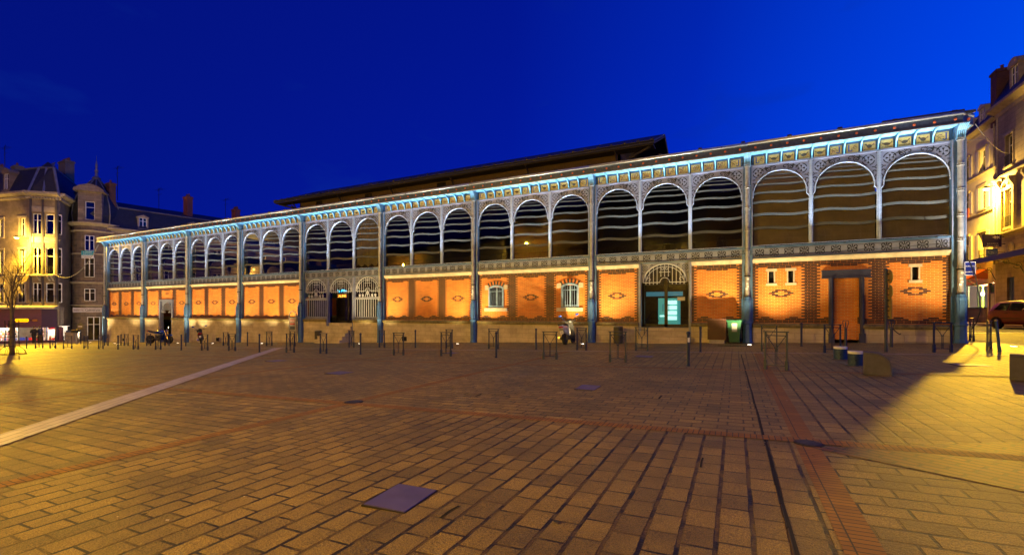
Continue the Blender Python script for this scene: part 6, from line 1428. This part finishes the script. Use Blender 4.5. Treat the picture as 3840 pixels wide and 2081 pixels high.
# grey utility box with a tag, round sign, post
p = campt(270, 55.5 * 0 + 51.5); t = thing('utility_box', 'pale grey utility box with a black drawn face, far left', 'utility box', (p.x, p.y, gz(p.x)), R(26))
mb = MB(); mb.box(-.5, .5, -.35, .35, 0, 1.2); mb.box(-.54, .54, -.39, .39, 1.2, 1.26); mb.build('housing', mat('box_grey', (.28, .25, .20), .6), t)
mb = MB(); mb.ribbon([(-.42 + .0, .3)] + [(-.22 + .14 * math.cos(R(a)), .65 + .3 * math.sin(R(a))) for a in range(-120, 200, 25)], .03, -.353, 0); mb.build('drawn_mark', BLACK, t)
mb = MB(); mb.box(-.4, .1, -.3, .3, 1.26, 1.45); mb.build('blue_crate_lid', mat('lid_blue', (.03, .06, .16), .5), t)
p = campt(303, 47.6); t = thing('round_road_sign', 'round road sign on a short navy pole, edge lit, left of the hall', 'road sign', (p.x, p.y, gz(p.x)), R(30))
mb = MB(); mb.lathe([(.04, 0), (.04, 2.1)], 10); mb.build('pole', NAVY, t); mb = MB(); mb.lathe([(.33, -.01), (.34, 0), (.33, .01)], 22, (0, -.06, 1.85), 0, axis='y'); mb.box(-.2, .2, -.085, -.07, 1.80, 1.9, 1); mb.build('sign_plate', [mat('sign_back_olive', (.18, .16, .06), .5, .3), WHITE], t)
p = campt(287, 47.0); t = thing('parking_post', 'short pale post with a yellow topped box beside the grey utility box', 'post', (p.x, p.y, gz(p.x)), R(30))
mb = MB(); mb.lathe([(.07, 0), (.07, 1.2)], 10); mb.build('post', PIPE, t); mb = MB(); mb.box(-.45, .1, -.12, .12, 1.2, 1.5, 0); mb.box(-.47, .12, -.14, .14, 1.5, 1.54, 1); mb.build('box', [BLACK, mat('box_ochre', (.4, .28, .06), .6)], t)
# ---- young bare tree in an iron guard
p = campt(45, 1); tp = Vector((-51.67, -14.29, 0)); t = thing('bare_street_tree', 'slim bare winter tree in an iron guard, far left', 'tree', (tp.x, tp.y, gz(tp.x)))
BARK = mat('bark', (.09, .065, .035), .9, var=.4, scale=9, bump=.5)
mb = MB(); mb.tube([(0, 0, -.1), (.02, 0, .6), (-.04, .02, 1.8), (-.02, 0, 3.0), (-.12, .02, 3.7)], [.155, .125, .10, .085, .07], 10); mb.build('trunk', BARK, t, smooth=True)
rt = random.Random(11); cr_ = MB()
def branch(p, d, L, r, depth):
    pts = [p]; q = p.copy(); dd = d.copy()
    for k_ in range(4):
        dd = (dd + Vector((rt.uniform(-.16, .16), rt.uniform(-.16, .16), .10))).normalized(); q = q + dd * L / 4; pts.append(q.copy())
    cr_.tube(pts, [r, r * .85, r * .7, r * .55, r * .4], 5 if depth < 2 else 3)
    if depth < 4:
        for k_ in range(3 if depth else 4):
            i_ = 1 + k_ % 4 if depth else 1 + k_; a = rt.uniform(0, 2 * PI); sp = rt.uniform(.35, .75)
            nd = (dd + Vector((math.cos(a), math.sin(a), .1)) * sp).normalized(); branch(pts[min(4, i_ + 0)], nd, L * rt.uniform(.55, .75), r * .5, depth + 1)
for st, dr, L, r in [((-.04, 0, 2.2), (.12, .1, 1), 1.9, .042), ((-.03, 0, 2.7), (-.55, .1, .9), 2.0, .045), ((-.1, 0, 3.6), (.05, 0, 1), 2.0, .055), ((-.08, 0, 3.1), (.5, -.2, .9), 1.7, .038), ((-.1, 0, 3.6), (-.35, .3, .9), 1.8, .04)]: branch(Vector(st), Vector(dr).normalized(), L, r, 0)
cr_.build('crown', BARK, t)
t = thing('tree_guard', 'black iron guard of splayed bars round the bare tree', 'tree guard', (tp.x, tp.y, gz(tp.x)))
mb = MB()
for a in range(0, 360, 45):
    c, s_ = math.cos(R(a + 10)), math.sin(R(a + 10)); mb.tube([(c * .72, s_ * .72, 0), (c * .62, s_ * .62, .3), (c * .36, s_ * .36, .55), (c * .32, s_ * .32, 1.4), (c * .34, s_ * .34, 2.25)], .015, 4)
mb.build('bars', IRON, t)
for r_, z in ((.33, 2.0), (.31, 1.2), (.70, .04), (.35, .58)):
    mb = MB(); mb.tube([(r_ * math.cos(R(a)), r_ * math.sin(R(a)), z) for a in range(0, 361, 30)], .018, 4); mb.build('hoop', IRON, t)
# ------------------------------------------------------------ two-wheelers
def wheel(parent, x, r, wd, y=0, spokes=5, name='wheel'):
    mb = MB(); mb.lathe([(r * .80, -wd / 2), (r * .95, -wd / 2), (r, -wd * .2), (r, wd * .2), (r * .95, wd / 2), (r * .80, wd / 2)], 24, (x, y, r), 0, axis='y'); w_ = mb.build(name, RUBBER, parent, smooth=False)
    mb = MB(); mb.lathe([(r * .80, -wd * .4), (r * .72, -wd * .35), (r * .72, wd * .35), (r * .80, wd * .4)], 24, (x, y, r), 0, axis='y')
    for k_ in range(spokes): a = 2 * PI * k_ / spokes; mb.tube([(x, y, r), (x + math.cos(a) * r * .74, y, r + math.sin(a) * r * .74)], .016, 5)
    mb.lathe([(.05, -wd * .6), (.05, wd * .6)], 10, (x, y, r), axis='y'); mb.lathe([(r * .42, wd * .45), (r * .42, wd * .5)], 16, (x, y, r), axis='y'); mb.build('rim', mat('wheel_rim', (.12, .12, .12), .35, .8), w_)
    return w_
def motorcycle(x, y, rz, label):
    t = thing('motorcycle', label, 'motorcycle', (x, y, gz(x)), rz); BL = mat('motorcycle_blue', (.01, .045, .35), .22, .3, var=.05)
    wheel(t, -.72, .31, .16); wheel(t, .74, .30, .12)
    mb = MB(); mb.ell((.1, 0, .84), (.32, .16, .15), 14, 0); mb.prism([(-.15, -.09, .70), (-.80, -.05, .84), (-.95, -.04, .98), (-.5, -.08, .86), (-.15, -.10, .86)], (0, .18, 0)); mb.tube([(.32, 0, .82), (.38, 0, .72), (.22, 0, .35), (-.15, 0, .30)], [.09, .08, .12, .09], 8); mb.build('bodywork', BL, t, smooth=True)
    mb = MB(); mb.prism([(-.12, -.13, .86), (-.35, -.13, .80), (-.85, -.09, .93), (-.85, -.09, .97), (-.35, -.13, .87), (-.12, -.13, .92)], (0, .26, 0)); mb.build('seat', BLACK, t)
    mb = MB(); mb.box(-.15, .22, -.15, .15, .32, .62); 
    for k_ in range(5): mb.box(-.02, .26, -.19, .19, .44 + k_ * .035, .46 + k_ * .035)
    mb.lathe([(.13, -.2), (.13, .2)], 14, (.02, 0, .38), axis='y'); mb.build('engine', mat('engine_metal', (.10, .10, .10), .35, .8), t)
    mb = MB(); mb.tube([(.2, .17, .45), (.15, .2, .26), (-.4, .2, .26), (-.9, .22, .36)], [.03, .03, .045, .06], 8); mb.build('exhaust', CHROME, t)
    mb = MB()
    for sy in (-.1, .1): mb.tube([(.74, sy, .30), (.60, sy, .62), (.44, sy, 1.0)], [.028, .026, .022], 8); mb.tube([(-.72, sy, .31), (-.2, sy, .38)], .025, 6)
    mb.build('fork', CHROME, t)
    mb = MB(); mb.tube([(.3, -.38, 1.06), (.42, -.2, 1.04), (.44, 0, 1.0), (.42, .2, 1.04), (.3, .38, 1.06)], .014, 6); mb.build('handlebar', BLACK, t)
    mb = MB(); mb.ell((.58, 0, .92), (.09, .1, .1), 10); mb.build('headlight', CHROME, t)
    for sy in (-1, 1): mb = MB(); mb.tube([(.38, sy * .25, 1.05), (.36, sy * .36, 1.2)], .008, 4); mb.ell((.36, sy * .40, 1.23), (.02, .07, .045), 8); mb.build('mirror', CHROME, t)
    mb = MB(); mb.tube([(.95, 0, .62), (.72, 0, .64), (.5, 0, .5)], .06, 5); mb.build('front_mudguard', BL, t)
    mb = MB(); mb.ell((-.94, 0, .92), (.05, .07, .04), 8); mb.build('tail_light', mat('tail_red', (.4, .01, .01), .3), t)
    mb = MB(); mb.tube([(-.1, .1, .3), (-.15, .3, .0)], .014, 5); mb.build('stand', BLACK, t)
    return t
MC = motorcycle(-58.05, -2.6, R(22), 'blue naked motorcycle with chrome fork parked among the barriers')
def scooter(x, y, rz, label, body, lean=0, crate=False):
    t = thing('motor_scooter', label, 'scooter', (x, y, gz(x)), rz); t.rotation_euler = (R(lean), 0, rz)
    BM_ = mat('scooter_' + body[0], body[1], .3, .4, var=.08)
    wheel(t, -.62, .25, .13); wheel(t, .62, .24, .11)
    mb = MB(); mb.T = None                    # tail bodywork: sections along x
    secs = [(-.98, .72, .80, .10), (-.9, .60, .86, .15), (-.65, .50, .84, .19), (-.35, .38, .80, .17), (-.1, .30, .66, .14)]
    vs = []; fs = []
    for xx, z0, z1, hw in secs:
        zm = (z0 + z1) / 2
        vs += [(xx, -hw * .5, z0), (xx, hw * .5, z0), (xx, hw, zm - .02), (xx, hw * .9, z1 - .03), (xx, hw * .5, z1), (xx, -hw * .5, z1), (xx, -hw * .9, z1 - .03), (xx, -hw, zm - .02)]
    for k_ in range(4):
        for j in range(8): fs.append((k_ * 8 + j, k_ * 8 + (j + 1) % 8, k_ * 8 + 8 + (j + 1) % 8, k_ * 8 + 8 + j))
    fs += [tuple(range(8))[::-1], tuple(range(32, 40))]; mb.add(vs, fs); mb.build('rear_body', BM_, t, smooth=True)
    mb = MB(); mb.prism([(-.9, -.14, .84), (-.1, -.15, .74), (-.08, -.15, .80), (-.5, -.15, .90), (-.88, -.13, .93)], (0, .29, 0)); mb.build('seat', BLACK, t)
    mb = MB(); mb.box(-.15, .35, -.15, .15, .24, .31); mb.prism([(.32, -.19, .25), (.44, -.19, .3), (.52, -.15, .62), (.46, -.13, 1.0), (.38, -.13, 1.0), (.40, -.17, .6), (.30, -.19, .32)], (0, .34, 0)); mb.build('leg_shield', BLACK, t)
    mb = MB(); mb.prism([(.53, -.12, .5), (.58, -.10, .7), (.50, -.09, 1.0), (.45, -.09, .98), (.51, -.12, .6)], (0, .21, 0)); mb.tube([(.86, 0, .34), (.74, 0, .50), (.5, 0, .52)], .06, 6); mb.build('front_fairing', BM_, t)
    mb = MB(); mb.tube([(.62, -.07, .24), (.44, -.03, .95)], .022, 6); mb.tube([(.62, .07, .24), (.44, .03, .95)], .022, 6); mb.tube([(.30, -.34, 1.03), (.38, -.1, 1.02), (.40, 0, 1.0), (.38, .1, 1.02), (.30, .34, 1.03)], .016, 6); mb.ell((.42, 0, 1.02), (.11, .13, .09), 10); mb.build('handlebar', BLACK, t)
    for sy in (-1, 1): mb = MB(); mb.tube([(.36, sy * .2, 1.05), (.36, sy * .38, 1.26)], .008, 4); mb.ell((.36, sy * .41, 1.29), (.02, .08, .05), 8); mb.build('mirror', mat('mirror_blue', (.03, .08, .4), .2, .5), t)
    mb = MB(); mb.ell((-.99, 0, .78), (.03, .12, .035), 10); mb.build('tail_light', mat('tail_red', (.4, .01, .01), .3), t)
    mb = MB(); mb.box(-.96, -.95, -.07, .07, .48, .62); mb.build('number_plate', WHITE, t); text('plate_text', '87', .07, BLACK, t, (-.965, 0, .52), R(-90), ext=.001)
    mb = MB(); mb.tube([(-.1, .13, .26), (-.4, .17, .25), (-.85, .19, .34)], [.02, .05, .055], 8); mb.build('exhaust', CHROME, t)
    mb = MB(); mb.box(-.6, -.05, -.1, .12, .2, .42); mb.tube([(-.1, -.1, .22), (-.1, -.25, .0)], .014, 5); mb.build('engine', MATS['engine_metal'], t)
    mb = MB(); mb.prism([(-.95, -.05, .35), (-.62, -.05, .53), (-.4, -.05, .5), (-.62, -.05, .50), (-.92, -.05, .33)], (0, .1, 0)); mb.build('rear_mudguard', BLACK, t)
    return t
SC1 = scooter(-17.45, -1.5, R(93), 'silver and black scooter seen from behind, parked by the blue column', ('silver', (.55, .55, .54)), -7)
SC2 = scooter(-52.6, -1.9, R(150), 'dark scooter with a reddish body parked behind a barrier, left half of the hall', ('maroon', (.12, .02, .02)), -6)
MC.scale = (1.3,) * 3; SC1.scale = (1.3,) * 3; SC2.scale = (1.2,) * 3
# ------------------------------------------------------------ parked hatchback
t = thing('parked_hatchback', 'dark red small hatchback parked on the street at the right edge', 'car', (9.0, 15.6, gz(9.0)), R(-72)); t.scale = (1.25, 1.25, 1.25); CARP = mat('car_maroon', (.16, .018, .022), .4, .0, var=.05)
def loft(mb, secs, m=0):
    n_ = len(secs[0]); o_ = []; vs = [p for s_ in secs for p in s_]; fs = []
    for k_ in range(len(secs) - 1):
        for j in range(n_): fs.append((k_ * n_ + j, k_ * n_ + (j + 1) % n_, (k_ + 1) * n_ + (j + 1) % n_, (k_ + 1) * n_ + j))
    fs += [tuple(range(n_))[::-1], tuple(range((len(secs) - 1) * n_, len(secs) * n_))]; mb.add(vs, fs, m)
def sec(x, z0, z1, hw, tk): return [(x, -hw * .92, z0), (x, hw * .92, z0), (x, hw, z0 + (z1 - z0) * .35), (x, hw * .98, z0 + (z1 - z0) * .75), (x, hw * tk, z1), (x, -hw * tk, z1), (x, -hw * .98, z0 + (z1 - z0) * .75), (x, -hw, z0 + (z1 - z0) * .35)]
def sec(x, z0, zb, zt, hw, tw): return [(x, -hw * .9, z0), (x, hw * .9, z0), (x, hw * .99, z0 + .14), (x, hw, (z0 + zb) / 2), (x, hw * .955, zb), (x, tw, zt - .05), (x, tw * .82, zt), (x, -tw * .82, zt), (x, -tw, zt - .05), (x, -hw * .955, zb), (x, -hw, (z0 + zb) / 2), (x, -hw * .99, z0 + .14)]
mb = MB(); loft(mb, [sec(-1.90, .40, .62, .70, .66, .60), sec(-1.87, .28, .80, .92, .76, .70), sec(-1.78, .22, .93, 1.02, .81, .72), sec(-1.62, .2, .95, 1.30, .83, .64), sec(-1.42, .2, .95, 1.43, .84, .61), sec(-.9, .2, .94, 1.49, .84, .61), sec(-.2, .2, .93, 1.50, .84, .62), sec(.3, .2, .92, 1.44, .84, .62), sec(.75, .2, .91, 1.16, .83, .68), sec(1.05, .2, .89, .97, .83, .74), sec(1.5, .2, .80, .86, .80, .70), sec(1.78, .25, .66, .72, .72, .62), sec(1.88, .38, .52, .58, .62, .5)]); cb = mb.build('body', CARP, t, smooth=True)
for sy in (-1, 1):
    for wx in (-1.22, 1.2): mb = MB(); mb.lathe([(.345, sy * .70), (.345, sy * .848)], 20, (wx, 0, .30), axis='y'); mb.build('wheel_arch', BLACK, t)
CG = mat('car_glass', (.015, .02, .02), .06, var=.1)
for sy in (-1, 1):
    mb = MB(); 
    for pts in ([(-1.42, 1.0), (-.62, .98), (-.60, 1.38), (-1.15, 1.36)], [(-.52, .98), (.42, .96), (.12, 1.35), (-.50, 1.385)]):
        mb.prism([(x_, sy * (.80 - (z_ - .95) * .36), z_) for x_, z_ in pts], (0, sy * .02, 0))
    mb.build('side_window', CG, t)
    mb = MB(); mb.ell((-1.74, sy * .62, .93), (.08, .09, .14), 8); mb.build('tail_light', emat('car_tail', (.3, .01, .01), .3), t)
    mb = MB(); mb.ell((.42, sy * .88, 1.0), (.07, .07, .06), 8); mb.build('door_mirror', CARP, t)
    mb = MB(); mb.box(-.75, -.58, *sorted((sy * .825, sy * .85)), .80, .83); mb.box(-.2, .0, *sorted((sy * .83, sy * .86)), .80, .83); mb.box(-1.3, 1.1, *sorted((sy * .84, sy * .855)), .52, .56); mb.build('side_trim', BLACK, t)
    for wx in (-1.22, 1.2):
        mb = MB(); mb.lathe([(.20, -.10), (.29, -.10), (.30, -.05), (.30, .05), (.29, .10), (.20, .10)], 22, (wx, sy * .79, .30), axis='y'); wl = mb.build('wheel', RUBBER, t)
        mb = MB(); mb.lathe([(.20, sy * .06), (.19, sy * .085), (.06, sy * .07), (.001, sy * .08)], 18, (wx, sy * .79, .30), axis='y'); mb.build('rim', mat('wheel_cover', (.3, .3, .3), .35, .7), wl)
mb = MB(); mb.prism([(-1.77, -.58, 1.03), (-1.77, .58, 1.03), (-1.60, .5, 1.33), (-1.60, -.5, 1.33)], (-.02, 0, 0)); mb.build('rear_window', CG, t)
mb = MB(); mb.box(-1.90, -1.84, -.6, .6, .32, .5); mb.build('bumper', BLACK, t)
# ------------------------------------------------------------ two passers-by outside the wine shop
def person(x, y, rz, label, top, trousers, hair, reach=0):
    t = thing('person', label, 'person', (x, y, gz(x)), rz); t.scale = (1.15,) * 3
    J = {'pelvis': (0, 0, .95, .135), 'waist': (0, 0, 1.12, .125), 'chest': (0, -.01, 1.33, .15), 'neck': (0, 0, 1.50, .055), 'head0': (0, -.01, 1.58, .075), 'head': (0, -.015, 1.67, .095), 'crown': (0, 0, 1.755, .06)}
    E_ = [('pelvis', 'waist'), ('waist', 'chest'), ('chest', 'neck'), ('neck', 'head0'), ('head0', 'head'), ('head', 'crown')]
    for s_, nm in ((-1, 'l'), (1, 'r')):
        st = .10 * s_
        J.update({nm + 'hip': (s_ * .09, 0, .88, .095), nm + 'knee': (s_ * .10, -.03 - st, .50, .062), nm + 'ank': (s_ * .10, .05 - st, .09, .042), nm + 'toe': (s_ * .11, -.12 - st, .04, .035),
                  nm + 'sh': (s_ * .18, 0, 1.42, .065), nm + 'el': (s_ * .25, .02, 1.14, .045), nm + 'wr': (s_ * .24, -.12 - .1 * reach, .92 + .2 * reach, .03), nm + 'ha': (s_ * .23, -.17 - .1 * reach, .85 + .2 * reach, .032)})
        E_ += [('pelvis', nm + 'hip'), (nm + 'hip', nm + 'knee'), (nm + 'knee', nm + 'ank'), (nm + 'ank', nm + 'toe'), ('chest', nm + 'sh'), (nm + 'sh', nm + 'el'), (nm + 'el', nm + 'wr'), (nm + 'wr', nm + 'ha')]
        for f_ in range(5):
            kn = nm + 'f%d' % f_; off = (f_ - 1.5) * .02 if f_ < 4 else -.045
            J[kn] = (s_ * .23 , -.17 - .1 * reach + off, .80 + .2 * reach - (.045 if f_ < 4 else -.02) - (.01 if f_ in (1, 2) else 0), .009); E_.append((nm + 'ha', kn))
    names = list(J); me = bpy.data.meshes.new('body'); me.from_pydata([J[k_][:3] for k_ in names], [(names.index(a), names.index(b)) for a, b in E_], [])
    o = bpy.data.objects.new('body', me); COL.objects.link(o); o.parent = t
    sk = o.modifiers.new('skin', 'SKIN'); 
    for i_, k_ in enumerate(names): me.skin_vertices[0].data[i_].radius = (J[k_][3], J[k_][3] * (.8 if k_ in ('chest', 'waist', 'pelvis') else 1)); me.skin_vertices[0].data[i_].use_root = (k_ == 'pelvis')
    ss = o.modifiers.new('sub', 'SUBSURF'); ss.levels = 1; ss.render_levels = 2; me.materials.append(mat('skin_tone', (.42, .26, .18), .6))
    mb = MB(); mb.lathe([(.19, .86), (.185, 1.05), (.19, 1.25), (.215, 1.40), (.15, 1.49), (.075, 1.53)], 14, sy=.75)
    for s_ in (-1, 1): mb.tube([(s_ * .17, 0, 1.43), (s_ * .25, .02, 1.14), (s_ * .245, -.10 - .1 * reach, .95 + .2 * reach)], [.085, .065, .045], 8)
    mb.build('jacket', mat('cloth_' + top[0], top[1], .9), t, smooth=True)
    mb = MB(); 
    for s_ in (-1, 1): mb.tube([(s_ * .085, 0, .92), (s_ * .10, -.03 - .1 * s_, .50), (s_ * .10, .05 - .1 * s_, .07)], [.115, .085, .062], 8)
    mb.build('trousers', mat('cloth_' + trousers[0], trousers[1], .9), t, smooth=True)
    mb = MB(); mb.ell((0, .015, 1.70), (.093, .10, .095), 12); mb.build('hair', mat('hair_' + hair[0], hair[1], .8), t, smooth=True)
    mb = MB(); mb.ell((0, -.105, 1.655), (.014, .018, .022), 6); 
    for s_ in (-1, 1): mb.ell((s_ * .033, -.092, 1.685), (.012, .008, .007), 6, 1); mb.ell((s_ * .098, 0, 1.665), (.012, .02, .03), 6)
    mb.ell((0, -.097, 1.618), (.024, .008, .006), 6, 2); mb.build('face', [MATS['skin_tone'], BLACK, mat('lips', (.25, .08, .06), .6)], t)
    for s_ in (-1, 1): mb = MB(); mb.ell((s_ * .105, -.05 - .1 * s_, .045), (.045, .13, .045), 8); mb.build('shoe', BLACK, t)
p = campt(128, 53.5); person(p.x, p.y, R(-120), 'person in a dark coat walking past the wine shop, left one', ('black', (.02, .02, .025)), ('dark_grey', (.03, .03, .035)), ('brown', (.05, .03, .02)))
p = campt(150, 54.0); person(p.x, p.y, R(-100), 'person in dark blue jacket and brown trousers walking past the wine shop, right one', ('navy', (.02, .03, .07)), ('brown', (.08, .05, .02)), ('black', (.02, .015, .01)), 1)
# loose cables along the band of the hall
def hcable(pts, m, r, label):
    mb = MB(); mb.tube(pts, r, 5); tag(mb.build('facade_cable', m), label, 'cable')
rc = random.Random(4)
def sagline(x0, x1, z0, z1, n_, amp): return [(x0 + (x1 - x0) * k_ / n_, -.2 - .02 * (k_ % 2), z0 + (z1 - z0) * k_ / n_ - amp * math.sin(PI * k_ / n_) + rc.uniform(-.03, .03)) for k_ in range(n_ + 1)]
hcable(sagline(-.3, -8.3, 4.42, 4.30, 16, .10), BLACK, .014, 'black cable sagging along the ornamental band of the rightmost bay')
hcable(sagline(-8.3, -16.5, 4.35, 4.35, 16, .12), BLACK, .016, 'black cable draped over the band above the glass doors')
hcable(sagline(-16.5, -24.7, 4.42, 4.36, 16, .14), CB, .014, 'pale cable sagging along the band above the barred windows')
hcable(sagline(-36.5, -41.4, 4.5, 4.2, 10, .45), CB, .018, 'looping pale cable hanging above the left wrought iron grille')
hcable([(.2, -.45, 3.6), (.38, -.5, 3.0), (.52, -.5, 2.0), (.55, -.5, 1.4), (.45, -.45, .9), (.3, -.4, .6)], BLACK, .022, 'thick black cable hanging beside the right corner column')
